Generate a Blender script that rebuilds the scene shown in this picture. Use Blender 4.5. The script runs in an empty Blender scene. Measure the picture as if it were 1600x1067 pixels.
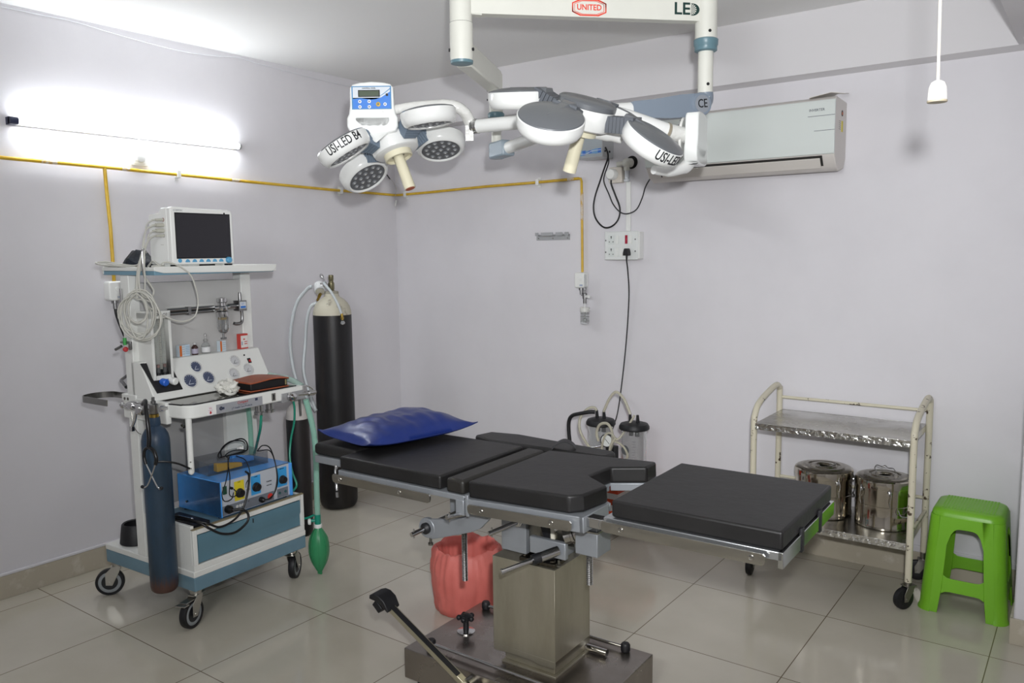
import bpy, bmesh, math, random
from mathutils import Matrix, Vector, noise
random.seed(7)
COL = bpy.context.scene.collection
PI = math.pi
V = Vector

# ---------------------------------------------------------------- materials
def lin(c):
    return tuple((x / 12.92 if x <= 0.04045 else ((x + 0.055) / 1.055) ** 2.4) for x in c)

def hexc(h):
    return lin(tuple(int(h[i:i + 2], 16) / 255 for i in (0, 2, 4)))

MATS = {}
def mat(name, col, rough=0.5, metal=0.0, var=0.0, scale=8.0, bump=0.0, bscale=40.0, col2=None,
        trans=0.0, alpha=1.0, emit=None, estr=0.0, coat=0.0, stretch=None, rvar=0.0, ior=1.45, spec=0.5, fac=(0.4, 0.7)):
    """principled material; var / col2 mix a second tone through noise, bump adds noise relief"""
    if name in MATS:
        return MATS[name]
    m = bpy.data.materials.new(name)
    m.use_nodes = True
    nt = m.node_tree
    b = nt.nodes['Principled BSDF']
    c = hexc(col) if isinstance(col, str) else col
    b.inputs['Base Color'].default_value = (*c, 1)
    b.inputs['Roughness'].default_value = rough
    b.inputs['Metallic'].default_value = metal
    b.inputs['Transmission Weight'].default_value = trans
    b.inputs['Alpha'].default_value = alpha
    b.inputs['Coat Weight'].default_value = coat
    b.inputs['IOR'].default_value = ior
    b.inputs['Specular IOR Level'].default_value = spec
    if emit:
        b.inputs['Emission Color'].default_value = (*(hexc(emit) if isinstance(emit, str) else emit), 1)
        b.inputs['Emission Strength'].default_value = estr
    if var or col2 or bump or rvar:
        tc = nt.nodes.new('ShaderNodeTexCoord')
        src = tc.outputs['Object']
        if stretch:
            mp = nt.nodes.new('ShaderNodeMapping')
            mp.inputs['Scale'].default_value = stretch
            nt.links.new(src, mp.inputs['Vector'])
            src = mp.outputs['Vector']
    if var or col2:
        nz = nt.nodes.new('ShaderNodeTexNoise')
        nz.inputs['Scale'].default_value = scale
        nz.inputs['Detail'].default_value = 6
        nz.inputs['Roughness'].default_value = 0.6
        nt.links.new(src, nz.inputs['Vector'])
        rp = nt.nodes.new('ShaderNodeValToRGB')
        c2 = (hexc(col2) if isinstance(col2, str) else col2) if col2 else tuple(x * (1 - var) for x in c)
        rp.color_ramp.elements[0].position = fac[0]
        rp.color_ramp.elements[1].position = fac[1]
        rp.color_ramp.elements[0].color = (*c, 1)
        rp.color_ramp.elements[1].color = (*c2, 1)
        nt.links.new(nz.outputs['Fac'], rp.inputs['Fac'])
        nt.links.new(rp.outputs['Color'], b.inputs['Base Color'])
        if rvar:
            mr = nt.nodes.new('ShaderNodeMapRange')
            mr.inputs['To Min'].default_value = max(0.02, rough - rvar)
            mr.inputs['To Max'].default_value = rough + rvar
            mr.inputs['From Min'].default_value = 0.3
            mr.inputs['From Max'].default_value = 0.7
            nt.links.new(nz.outputs['Fac'], mr.inputs['Value'])
            nt.links.new(mr.outputs['Result'], b.inputs['Roughness'])
    if bump:
        n2 = nt.nodes.new('ShaderNodeTexNoise')
        n2.inputs['Scale'].default_value = bscale
        n2.inputs['Detail'].default_value = 4
        nt.links.new(src, n2.inputs['Vector'])
        bp = nt.nodes.new('ShaderNodeBump')
        bp.inputs['Strength'].default_value = bump
        bp.inputs['Distance'].default_value = 0.01
        nt.links.new(n2.outputs['Fac'], bp.inputs['Height'])
        nt.links.new(bp.outputs['Normal'], b.inputs['Normal'])
    MATS[name] = m
    return m

# ---------------------------------------------------------------- mesh builder
def frame_from(z, x=None):
    z = V(z).normalized()
    if x is None:
        x = V((1, 0, 0)) if abs(z.x) < 0.9 else V((0, 1, 0))
    x = V(x)
    y = z.cross(x).normalized()
    x = y.cross(z).normalized()
    return Matrix((x, y, z)).transposed()

def TM(o, z=(0, 0, 1), x=None):
    """4x4 with origin o, local z axis z, local x axis near x"""
    return Matrix.Translation(V(o)) @ frame_from(z, x).to_4x4()

def AX(o, x, y):
    """4x4 whose local x,y are the given directions, origin o"""
    x = V(x).normalized()
    y = V(y)
    z = x.cross(y).normalized()
    y = z.cross(x)
    return Matrix.Translation(V(o)) @ Matrix((x, y, z)).transposed().to_4x4()

def rrect(w, h, r, n=5, cx=0, cy=0):
    p = []
    for sx, sy, a0 in ((1, 1, 0), (-1, 1, 90), (-1, -1, 180), (1, -1, 270)):
        for k in range(n + 1):
            a = math.radians(a0 + 90 * k / n)
            p.append((cx + sx * (w / 2 - r) + r * math.cos(a), cy + sy * (h / 2 - r) + r * math.sin(a)))
    return p

def catmull(pts, sub=8, closed=False):
    P = [V(p) for p in pts]
    n = len(P)
    out = []
    rng = range(n if closed else n - 1)
    for i in rng:
        if closed:
            a, b, c, d = P[(i - 1) % n], P[i], P[(i + 1) % n], P[(i + 2) % n]
        else:
            b, c = P[i], P[i + 1]
            a = P[i - 1] if i > 0 else b + (b - c)
            d = P[i + 2] if i + 2 < n else c + (c - b)
        for k in range(sub):
            t = k / sub
            out.append(0.5 * ((2 * b) + (c - a) * t + (2 * a - 5 * b + 4 * c - d) * t * t + (3 * b - a - 3 * c + d) * t ** 3))
    if not closed:
        out.append(P[-1])
    return out

class MB:
    def __init__(s, M=None):
        s.bm = bmesh.new()
        s.M = M or Matrix()
    def add(s, vs, fs, mi=0, M=None):
        M = s.M @ M if M is not None else s.M
        bv = [s.bm.verts.new(M @ V(v)) for v in vs]
        for f in fs:
            try:
                fc = s.bm.faces.new([bv[i] for i in f])
                fc.material_index = mi
            except ValueError:
                pass
        return s
    def box(s, x0, x1, y0, y1, z0, z1, mi=0, M=None):
        vs = [(x, y, z) for z in (z0, z1) for y in (y0, y1) for x in (x0, x1)]
        return s.add(vs, [(0, 2, 3, 1), (4, 5, 7, 6), (0, 1, 5, 4), (2, 6, 7, 3), (0, 4, 6, 2), (1, 3, 7, 5)], mi, M)
    def cbox(s, c, d, mi=0, M=None):
        return s.box(c[0] - d[0] / 2, c[0] + d[0] / 2, c[1] - d[1] / 2, c[1] + d[1] / 2, c[2] - d[2] / 2, c[2] + d[2] / 2, mi, M)
    def rings(s, rings, mi=0, M=None, close=False, caps=True):
        n = len(rings[0])
        vs = [v for r in rings for v in r]
        fs = []
        m = len(rings)
        for i in range(m if close else m - 1):
            j = (i + 1) % m
            for k in range(n):
                l = (k + 1) % n
                fs.append((i * n + k, i * n + l, j * n + l, j * n + k))
        if caps and not close:
            fs.append(tuple(range(n - 1, -1, -1)))
            fs.append(tuple((m - 1) * n + k for k in range(n)))
        return s.add(vs, fs, mi, M)
    def lathe(s, prof, o=(0, 0, 0), axis=(0, 0, 1), n=32, mi=0, M=None):
        T = TM(o, axis)
        rings = []
        for r, z in prof:
            r = max(r, 1e-5)
            rings.append([T @ V((r * math.cos(2 * PI * k / n), r * math.sin(2 * PI * k / n), z)) for k in range(n)])
        return s.rings(rings, mi, M)
    def cyl(s, p0, p1, r0, r1=None, n=20, mi=0, M=None):
        p0, p1 = V(p0), V(p1)
        return s.lathe([(r0, 0), (r0 if r1 is None else r1, (p1 - p0).length)], p0, p1 - p0, n, mi, M)
    def tube(s, pts, r, n=10, mi=0, sub=0, closed=False, M=None):
        P = catmull(pts, sub, closed) if sub else [V(p) for p in pts]
        m = len(P)
        tan = []
        for i in range(m):
            a = P[(i - 1) % m] if closed or i else P[i]
            b = P[(i + 1) % m] if closed or i < m - 1 else P[i]
            d = b - a
            tan.append(d.normalized() if d.length > 1e-9 else V((0, 0, 1)))
        up = V((0, 0, 1)) if abs(tan[0].z) < 0.9 else V((1, 0, 0))
        x = (up - tan[0] * up.dot(tan[0])).normalized()
        rings = []
        for i in range(m):
            if i:
                q = tan[i - 1].rotation_difference(tan[i])
                x = q @ x
                x = (x - tan[i] * x.dot(tan[i])).normalized()
            y = tan[i].cross(x)
            rr = r[min(len(r) - 1, int(i * len(r) / m))] if isinstance(r, (list, tuple)) else r
            rings.append([P[i] + (x * math.cos(2 * PI * k / n) + y * math.sin(2 * PI * k / n)) * rr for k in range(n)])
        return s.rings(rings, mi, M, close=closed)
    def prism(s, poly, h0, h1, mi=0, M=None):
        n = len(poly)
        a = sum(poly[i][0] * poly[(i + 1) % n][1] - poly[(i + 1) % n][0] * poly[i][1] for i in range(n))
        if a < 0:
            poly = poly[::-1]
        return s.rings([[V((p[0], p[1], h)) for p in poly] for h in (h0, h1)], mi, M)
    def loft(s, polys, mi=0, M=None):
        return s.rings([[V(p) for p in r] for r in polys], mi, M)
    def sphere(s, c, r, n=16, mi=0, sc=(1, 1, 1), M=None):
        prof = [(math.sin(PI * k / (n // 2)), -math.cos(PI * k / (n // 2))) for k in range(n // 2 + 1)]
        T = Matrix.Translation(V(c)) @ Matrix.Diagonal((r * sc[0], r * sc[1], r * sc[2], 1))
        return s.lathe(prof, n=n, mi=mi, M=(M @ T if M is not None else T))
    def torus(s, c, axis, R, r, n=32, k=10, mi=0, M=None):
        T = TM(c, axis)
        return s.tube([T @ V((R * math.cos(2 * PI * i / n), R * math.sin(2 * PI * i / n), 0)) for i in range(n)], r, k, mi, closed=True, M=M)
    def text(s, txt, size, M, mi=0, depth=0.0006, warp=None, bold=0.0, align='CENTER', width=None, shear=0.0):
        cu = bpy.data.curves.new('lettering', 'FONT')
        cu.body = txt
        cu.size = size
        cu.align_x = align
        cu.align_y = 'CENTER'
        cu.extrude = depth
        cu.offset = bold
        cu.shear = shear
        cu.resolution_u = 3
        ob = bpy.data.objects.new('lettering', cu)
        COL.objects.link(ob)
        dg = bpy.context.evaluated_depsgraph_get()
        me = bpy.data.meshes.new_from_object(ob.evaluated_get(dg))
        vs = [v.co.copy() for v in me.vertices]
        if width and vs:
            w = max(v.x for v in vs) - min(v.x for v in vs)
            for v in vs:
                v.x *= width / w
        if warp:
            vs = [warp(v) for v in vs]
        s.add(vs, [tuple(p.vertices) for p in me.polygons], mi, M)
        bpy.data.objects.remove(ob)
        bpy.data.curves.remove(cu)
        bpy.data.meshes.remove(me)
        return s
    def build(s, name, mats, parent=None, bev=0.0, seg=2, ang=38, label=None, smooth=True, sub=0, loc=None, solid=0.0):
        bm = s.bm
        bmesh.ops.remove_doubles(bm, verts=bm.verts[:], dist=1e-6)
        bmesh.ops.recalc_face_normals(bm, faces=bm.faces[:])
        off = None
        if parent is not None:
            W = FR.get(parent.name)
            if W is not None and s.world:
                bm.transform(W.inverted())
        elif loc is not None:
            bm.transform(Matrix.Translation(-V(loc)))
        lim = math.radians(ang)
        for f in bm.faces:
            f.smooth = smooth
        for e in bm.edges:
            if len(e.link_faces) == 2:
                e.smooth = e.calc_face_angle(0) < lim
        me = bpy.data.meshes.new(name)
        bm.to_mesh(me)
        bm.free()
        for m in (mats if isinstance(mats, (list, tuple)) else [mats]):
            me.materials.append(m)
        o = bpy.data.objects.new(name, me)
        COL.objects.link(o)
        if parent is not None:
            o.parent = parent
            FR[o.name] = FR.get(parent.name, Matrix())
        elif loc is not None:
            o.location = loc
            FR[o.name] = Matrix.Translation(V(loc))
        else:
            FR[o.name] = Matrix()
        if solid:
            md = o.modifiers.new('thickness', 'SOLIDIFY')
            md.thickness = solid
        if sub:
            md = o.modifiers.new('soft', 'SUBSURF')
            md.levels = md.render_levels = sub
        if bev:
            md = o.modifiers.new('round', 'BEVEL')
            md.width = bev
            md.segments = seg
            md.limit_method = 'ANGLE'
            md.angle_limit = math.radians(40)
        if label:
            o['label'] = label
        return o
    world = True

class LB(MB):
    """builder whose coordinates are already in its thing's own frame"""
    world = False

FR = {}
def tag(o, label, cat, group=None):
    o['label'] = label
    o['category'] = cat
    if group:
        o['group'] = group
    return o

def thing(name, label, cat, loc=(0, 0, 0), rz=0.0, group=None):
    o = bpy.data.objects.new(name, None)
    o.empty_display_size = 0.1
    COL.objects.link(o)
    o.location = loc
    o.rotation_euler = (0, 0, math.radians(rz))
    FR[o.name] = Matrix.Translation(V(loc)) @ Matrix.Rotation(math.radians(rz), 4, 'Z')
    return tag(o, label, cat, group)

def structure(o):
    o['kind'] = 'structure'
    return o

# ---------------------------------------------------------------- shared materials
WHITE = mat('white_enamel', 'e4e5e0', 0.32, var=0.05, scale=3)
WHITE_PL = mat('white_plastic', 'e6e7e4', 0.35)
CREAM = mat('cream_plastic', 'dcd6bc', 0.4)
GREY_PL = mat('grey_plastic', '6d7074', 0.38)
GREY_DK = mat('dark_grey_plastic', '55595f', 0.45)
GREYBLUE = mat('grey_blue_plastic', '7f8a97', 0.35)
TEALPAINT = mat('teal_grey_paint', '688797', 0.35, var=0.12, scale=5)
BLACK = mat('black_rubber', '17171a', 0.5)
BLACK_GL = mat('black_gloss', '0c0c0f', 0.2)
CHROME = mat('chrome', 'c9c9c9', 0.14, 1.0)
STEEL = mat('brushed_steel', 'a7a7a4', 0.28, 1.0, var=0.25, scale=6, stretch=(1, 1, 8), rvar=0.08)
STEEL_W = mat('worn_steel', '8f8d86', 0.3, 1.0, var=0.35, scale=5, rvar=0.12)
ALU = mat('cast_aluminium_paint', '8d9196', 0.38, 0.65, var=0.08, scale=10)
BRASS = mat('brass', 'a58a45', 0.3, 1.0)
RED = mat('red_plastic', 'c8332b', 0.4)
ORANGE = mat('orange_plastic', 'd2451f', 0.4)
CLEAR = mat('clear_plastic', 'f4f6f6', 0.08, trans=0.92, ior=1.2, spec=0.3)
CABLE_G = mat('grey_cable', 'b9b8b0', 0.45)
DARKTEXT = mat('black_print', '15171b', 0.5)
BLUETEXT = mat('blue_print', '2f6fc0', 0.5)
# ---------------------------------------------------------------- camera
CAM = V((4.00219769, -4.11424262, 1.55720681))
cam = bpy.data.cameras.new('camera')
cam.sensor_width = 36
cam.lens = 1255.16 * 36 / 1600
cam.clip_start = 0.02
co = bpy.data.objects.new('camera', cam)
COL.objects.link(co)
yaw, pit, rol = math.radians(-36.19993), math.radians(-6.320983), math.radians(-0.723640)
fw = V((math.sin(yaw) * math.cos(pit), math.cos(yaw) * math.cos(pit), math.sin(pit)))
rt = fw.cross(V((0, 0, 1))).normalized()
up = rt.cross(fw)
r2 = math.cos(rol) * rt + math.sin(rol) * up
u2 = -math.sin(rol) * rt + math.cos(rol) * up
co.matrix_world = Matrix.Translation(CAM) @ Matrix((r2, u2, -fw)).transposed().to_4x4()
bpy.context.scene.camera = co

# ---------------------------------------------------------------- room shell
ZC, XR, YF = 2.685, 4.75, -5.0
ZB = 2.378
wallm = mat('lavender_wall_paint', 'dad8dc', 0.55, col2='d5d3d7', scale=2.2, bump=0.12, bscale=5.0, spec=0.3)
ceilm = mat('ceiling_paint', 'ebebea', 0.7, spec=0.2, bump=0.05, bscale=4)
beamm = mat('beam_paint', 'd8d6d8', 0.6, spec=0.3, bump=0.08, bscale=4)

def floor_material():
    m = bpy.data.materials.new('polished_floor_tile')
    m.use_nodes = True
    nt = m.node_tree
    b = nt.nodes['Principled BSDF']
    tc = nt.nodes.new('ShaderNodeTexCoord')
    mp = nt.nodes.new('ShaderNodeMapping')
    mp.inputs['Location'].default_value = (-0.139 + 6.0, 0.094 + 6.0, 0)
    nt.links.new(tc.outputs['Object'], mp.inputs['Vector'])
    br = nt.nodes.new('ShaderNodeTexBrick')
    br.offset = 0
    br.inputs['Scale'].default_value = 1
    br.inputs['Brick Width'].default_value = 0.6
    br.inputs['Row Height'].default_value = 0.6
    br.inputs['Mortar Size'].default_value = 0.0022
    br.inputs['Mortar Smooth'].default_value = 0.3
    br.inputs['Color1'].default_value = (*hexc('c6c0b3'), 1)
    br.inputs['Color2'].default_value = (*hexc('c0baab'), 1)
    br.inputs['Mortar'].default_value = (*hexc('6b5f4d'), 1)
    nt.links.new(mp.outputs['Vector'], br.inputs['Vector'])
    nz = nt.nodes.new('ShaderNodeTexNoise')
    nz.inputs['Scale'].default_value = 3.5
    nz.inputs['Detail'].default_value = 8
    nt.links.new(tc.outputs['Object'], nz.inputs['Vector'])
    mx = nt.nodes.new('ShaderNodeMix')
    mx.data_type = 'RGBA'
    mx.blend_type = 'MULTIPLY'
    mx.inputs['Factor'].default_value = 0.5
    rp = nt.nodes.new('ShaderNodeValToRGB')
    rp.color_ramp.elements[0].position = 0.3
    rp.color_ramp.elements[0].color = (0.8, 0.79, 0.76, 1)
    rp.color_ramp.elements[1].position = 0.7
    rp.color_ramp.elements[1].color = (1, 1, 1, 1)
    nt.links.new(nz.outputs['Fac'], rp.inputs['Fac'])
    nt.links.new(br.outputs['Color'], mx.inputs['A'])
    nt.links.new(rp.outputs['Color'], mx.inputs['B'])
    nt.links.new(mx.outputs['Result'], b.inputs['Base Color'])
    b.inputs['Roughness'].default_value = 0.14
    b.inputs['Specular IOR Level'].default_value = 0.5
    mr = nt.nodes.new('ShaderNodeMapRange')
    mr.inputs['To Min'].default_value = 0.08
    mr.inputs['To Max'].default_value = 0.17
    nt.links.new(nz.outputs['Fac'], mr.inputs['Value'])
    nt.links.new(mr.outputs['Result'], b.inputs['Roughness'])
    return m

T = 0.12
structure(MB().box(-T, XR + T, YF - T, T, -0.1, 0).build('floor', floor_material()))
structure(MB().box(-T, XR + T, YF - T, T, ZC, ZC + 0.1).build('ceiling', ceilm))
structure(MB().box(-T, 0, YF - T, T, 0, ZC).build('wall_left', wallm))
structure(MB().box(0, XR, 0, T, 0, ZC).build('wall_back', wallm))
structure(MB().box(XR, XR + T, YF - T, T, 0, ZC).build('wall_right', wallm))
structure(MB().box(0, XR, YF - T, YF, 0, ZC).build('wall_front', wallm))
# concrete beams under the ceiling: along the back wall and along the right side
structure(MB().rings([[V((x, 0, ZB)), V((x, -0.06, ZB + 0.015)), V((x, -0.06, ZC)), V((x, 0, ZC))] for x in (0, XR)]).build('trim_1', beamm))
structure(MB().box(3.675, XR, YF, -0.06, ZB + 0.015, ZC).build('trim_2', beamm))
# the wall end that closes the view beside the green stool
structure(MB().box(3.80, XR, -0.525, 0, 0, ZB).build('trim_3', wallm, bev=0.006))

def skirting_material():
    return mat('stone_skirting', 'b6ae9d', 0.4, col2='cfc9bd', scale=14, fac=(0.55, 0.75), bump=0.15, bscale=30)
sk = skirting_material()
structure(MB().box(0, 0.010, YF, 0, 0, 0.108).build('baseboard_left', sk, bev=0.002))
structure(MB().box(0.010, 3.80, -0.010, 0, 0, 0.118).build('baseboard_back', sk, bev=0.002))
structure(MB().box(3.79, XR, -0.535, -0.525, 0, 0.105).box(3.79, 3.80, -0.525, -0.01, 0, 0.105).build('baseboard_right', sk, bev=0.002))
# plaster ledges that run along the top of the skirting
structure(MB().box(0, 0.012, YF, 0, 0.108, 0.122).build('trim_4', wallm, bev=0.004))
structure(MB().box(0.010, 3.79, -0.012, 0, 0.118, 0.150).build('trim_5', wallm, bev=0.004))

# ---------------------------------------------------------------- light sources of the room
tl = thing('tube_light', 'lit white tube light on the wall over the patient monitor', 'light', (0.0, -1.867, 2.165))
yA, yB, zt = -2.465, -1.270, 2.172
MB().box(0.0, 0.022, yA + 0.01, yB - 0.01, zt - 0.016, zt + 0.016).build('wall_mount', WHITE_PL, tl, bev=0.003)
MB().cyl((0.036, yA + 0.03, zt), (0.036, yB - 0.012, zt), 0.014, n=16).build('glowing_tube', mat('tube_glow', 'ffffff', 0.3, emit=(0.93, 0.97, 1.0), estr=52.0), tl)
MB().cyl((0.036, yA - 0.004, zt), (0.036, yA + 0.032, zt), 0.0165, n=16).box(0, 0.036, yA - 0.004, yA + 0.03, zt - 0.0165, zt + 0.0165).build('end_cap', mat('navy_cap', '2a2f4a', 0.4), tl, label='dark end cap')
MB().cyl((0.036, yB - 0.014, zt), (0.036, yB, zt), 0.0155, n=16).box(0, 0.036, yB - 0.014, yB, zt - 0.0155, zt + 0.0155).build('end_cap', mat('pale_cap', 'a9a9ac', 0.4), tl, label='pale grey end cap')
MB().tube([(0.02, -1.86, zt - 0.016), (0.03, -1.858, 2.12), (0.03, -1.856, 2.085), (0.02, -1.856, 2.07)], 0.003, 6, sub=5).build('lead', WHITE_PL, tl)

def area(name, loc, target, size, energy, col=(1, 1, 1), shape='SQUARE', sy=None, spread=180):
    l = bpy.data.lights.new(name, 'AREA')
    l.energy = energy
    l.color = col
    l.size = size
    l.shape = shape
    if sy:
        l.size_y = sy
    l.spread = math.radians(spread)
    o = bpy.data.objects.new(name, l)
    COL.objects.link(o)
    o.location = loc
    o.rotation_euler = (V(target) - V(loc)).to_track_quat('-Z', 'Z').to_euler()
    return o
# a second 4-foot tube behind the photographer, and the camera's own small flash
area('rear_tube_lamp', (3.3, -4.93, 2.2), (2.0, -1.0, 1.2), 1.2, 38, (0.96, 0.98, 1.0), 'RECTANGLE', 0.05)
fl = bpy.data.lights.new('camera_flash', 'SPOT')
fl.energy = 270
fl.spot_size = math.radians(95)
fl.spot_blend = 0.9
fl.shadow_soft_size = 0.035
fl.color = (0.98, 0.99, 1.0)
flo = bpy.data.objects.new('camera_flash', fl)
COL.objects.link(flo)
flo.location = CAM + 0.07 * r2 + 0.17 * u2
flo.rotation_euler = (V((1.6, 0.0, 2.0)) - flo.location).to_track_quat('-Z', 'Z').to_euler()

w = bpy.data.worlds.new('room_world')
w.use_nodes = True
w.node_tree.nodes['Background'].inputs[0].default_value = (0.05, 0.05, 0.055, 1)
bpy.context.scene.world = w
sc = bpy.context.scene
sc.view_settings.view_transform = 'Standard'
sc.view_settings.look = 'None'
sc.view_settings.gamma = 1
sc.view_settings.use_curve_mapping = False
sc.view_settings.exposure = 0.10
# ---------------------------------------------------------------- ceiling-mounted double surgical light
sl = thing('surgical_light', 'white ceiling mounted twin head surgical light with four petal lamp heads over the table', 'surgical light', (2.39, -1.41, ZC))
IVORY = mat('ivory_tube', 'dadad1', 0.35, var=0.04, scale=6)
SL_W = mat('lamp_white', 'e3e4e2', 0.22, coat=0.3)
CAPG = mat('lamp_cap_grey', '606367', 0.33, coat=0.15, bump=0.03, bscale=60)
KNUC = mat('knuckle_grey', '565a60', 0.55)
KNUC2 = mat('knuckle_blue_grey', '6f7d8c', 0.5)
RINGT = mat('teal_ring', '62808a', 0.35)
WRAP = mat('wrapped_white', 'e0e0dc', 0.18, bump=0.5, bscale=45, coat=0.6)
PA, PB = V((2.055, -1.745, 0)), V((2.722, -1.072, 0))
dirb = (PB - PA).normalized()
ctr = (PA + PB) / 2
MB().lathe([(0.16, ZC - 0.05), (0.16, ZC - 0.002)], (ctr.x, ctr.y, 0), n=40).build('ceiling_mount', IVORY, sl, bev=0.008)
MB().lathe([(0.055, 2.55), (0.055, ZC - 0.045)], (ctr.x, ctr.y, 0), n=28).build('column', IVORY, sl)
bmx = AX(PA + V((0, 0, 2.427)), dirb, (0, 0, 1))
L = (PB - PA).length
b = MB()
b.prism([(0.0, 0.0), (L, 0.0), (L, 0.15), (0.0, 0.15)], -0.022, 0.022, 0, bmx)
b.prism([(0.0, 0.0), (0.075, -0.004), (0.075, 0.0)], -0.018, 0.018, 0, bmx)
fx = lambda px: (px - 735) / (1095 - 735) * L
# lettering on the side that faces the table foot
RB = mat('signal_red_print', 'e0432f', 0.45)
oct_ = lambda w, h, c: [(w - c, h), (-w + c, h), (-w, h * 0.55), (-w, -h * 0.55), (-w + c, -h), (w - c, -h), (w, -h * 0.55), (w, h * 0.55)]
ux, uy = 0.505 * L, 0.034
for (w_, h_, c_, t_) in ((0.066, 0.030, 0.030, 0.0045), (0.057, 0.0245, 0.028, 0.0018)):
    o1, o2 = oct_(w_, h_, c_), oct_(w_ - t_, h_ - t_, c_)
    for k in range(8):
        q = [o1[k], o1[(k + 1) % 8], o2[(k + 1) % 8], o2[k]]
        b.prism([(x + ux, y + uy) for x, y in q], 0.0215, 0.0228, 1, bmx)
b.text('UNITED', 0.029, bmx @ Matrix.Translation((ux, uy + 0.0005, 0.0222)), 1, bold=0.0006, width=0.094)
b.text('LE', 0.062, bmx @ Matrix.Translation((0.888 * L, 0.041, 0.0222)), 2, bold=0.0012, width=0.062)
# the D of LED is a dark half disc cut by light rays
dx, dy = 0.936 * L, 0.041
hd = [(dx - 0.010, dy - 0.0225)] + [(dx + 0.028 * math.cos(math.radians(a)) - 0.004, dy + 0.0225 * math.sin(math.radians(a))) for a in range(-90, 91, 10)] + [(dx - 0.010, dy + 0.0225)]
b.prism(hd, 0.0215, 0.0227, 2, bmx)
for k in range(9):
    a0 = math.radians(-88 + 22 * k)
    q = [(dx - 0.012, dy), (dx - 0.010 + 0.022 * math.cos(a0 - 0.10), dy + 0.0205 * math.sin(a0 - 0.10)), (dx - 0.010 + 0.022 * math.cos(a0 + 0.10), dy + 0.0205 * math.sin(a0 + 0.10))]
    b.prism(q, 0.0216, 0.0230, 0, bmx)
b.build('cross_beam', [IVORY, RB, mat('dark_green_print', '143531', 0.45), mat('light_print', 'b9bdb9', 0.5)], sl, bev=0.002)

def ring_line(b, c, r, z, mi):
    b.lathe([(r, z - 0.0012), (r + 0.0008, z - 0.0012), (r + 0.0008, z + 0.0012), (r, z + 0.0012)], (c.x, c.y, 0), n=32, mi=mi)

# near post with its rounded lower cap, and the flat arm that runs back from it
b = MB()
b.lathe([(0.0415, 2.262), (0.043, 2.275), (0.043, 2.395), (0.0415, 2.396), (0.0415, 2.56), (0.030, 2.562)], (PA.x, PA.y, 0), n=36)
b.lathe([(0.030, 2.249), (0.041, 2.252), (0.0425, 2.262), (0.030, 2.263)], (PA.x, PA.y, 0), n=36, mi=1)
ring_line(b, PA, 0.0418, 2.395, 2)
for a in (0.3, 2.2, 3.9):
    d = V((math.cos(a), math.sin(a), 0))
    b.cyl(PA + d * 0.04 + V((0, 0, 2.30)), PA + d * 0.048 + V((0, 0, 2.30)), 0.006, n=12, mi=2)
b.build('post', [IVORY, RINGT, BLACK], sl)
FP = V((1.835, -1.250, 0))
da = (FP - PA).normalized()
na = da.cross(V((0, 0, 1)))
am = AX(PA + V((0, 0, 2.292)), da, (0, 0, 1))
MB().box(0.03, (FP - PA).length - 0.01, -0.044, 0.044, -0.03, 0.03, 0, am).build('swing_arm', IVORY, sl, bev=0.006)
b = MB()
b.lathe([(0.029, 2.163), (0.030, 2.165), (0.030, 2.326), (0.024, 2.328)], (FP.x, FP.y, 0), n=32)
b.lathe([(0.034, 2.140), (0.036, 2.144), (0.036, 2.158), (0.031, 2.164)], (FP.x, FP.y, 0), n=32, mi=1)
b.lathe([(0.022, 2.03), (0.022, 2.142)], (FP.x, FP.y, 0), n=28)
for z in (2.22, 2.26):
    b.cyl(FP + V((-0.028, -0.012, z)), FP + V((-0.036, -0.016, z)), 0.004, n=10, mi=2)
b.build('drop_tube', [IVORY, RINGT, BLACK], sl)
# far post: thick, ring, thin, elbow cover
b = MB()
b.lathe([(0.0415, 2.365), (0.042, 2.37), (0.042, 2.56), (0.03, 2.562)], (PB.x, PB.y, 0), n=36)
b.lathe([(0.036, 2.318), (0.043, 2.322), (0.043, 2.338), (0.046, 2.342), (0.047, 2.362), (0.042, 2.366)], (PB.x, PB.y, 0), n=36, mi=1)
b.lathe([(0.029, 2.14), (0.029, 2.322)], (PB.x, PB.y, 0), n=32)
for z, r in ((2.388, 0.040), (2.193, 0.0275)):
    cd = (CAM - PB); cd.z = 0; cd.normalize(); cd = Matrix.Rotation(0.35, 3, 'Z') @ cd
    b.cyl(PB + cd * r + V((0, 0, z)), PB + cd * (r + 0.003) + V((0, 0, z)), 0.006, n=12, mi=2)
b.build('post', [IVORY, RINGT, BLACK], sl)
# spring arm with its blue-grey cover and round pivot disc
P0, P1 = V((2.715, -1.118, 2.112)), V((2.452, -1.565, 2.055))
ds = (P1 - P0).normalized()
b = MB()
hx = V((ds.x, ds.y, 0)).normalized()
b.tube([V((PB.x, PB.y, 2.165)), V((PB.x, PB.y, 2.135)), P0 + V((0.004, 0.01, 0.0)) , P0 + V((-0.01, -0.016, -0.006))], [0.0305, 0.0305, 0.032, 0.026], 24, 0, sub=6)
sm = AX(P0, -ds, (0, 0, 1))
out = [(-x, y) for x, y in [(0.0, 0.042), (0.10, 0.040), (0.22, 0.029), (0.31, 0.026), (0.31, -0.024), (0.29, -0.034), (0.15, -0.044), (0.0, -0.043)]]
b.prism(out, -0.028, 0.028, 0, sm)
b.build('spring_arm_cover', [GREYBLUE], sl, bev=0.007)
b = MB()
b.lathe([(0.044, -0.031), (0.044, 0.034), (0.041, 0.038), (0.0, 0.038)], P0 + ds * 0.01, sm.to_3x3().col[2], n=40)
b.lathe([(0.033, 0.0375), (0.033, 0.0395), (0.0, 0.0395)], P0 + ds * 0.01, sm.to_3x3().col[2], n=40, mi=1)
b.text('CE', 0.045, AX(P0 + ds * 0.01 + sm.to_3x3().col[2] * 0.0398, -ds, (0, 0, 1)), 2, bold=0.0003, width=0.042)
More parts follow.
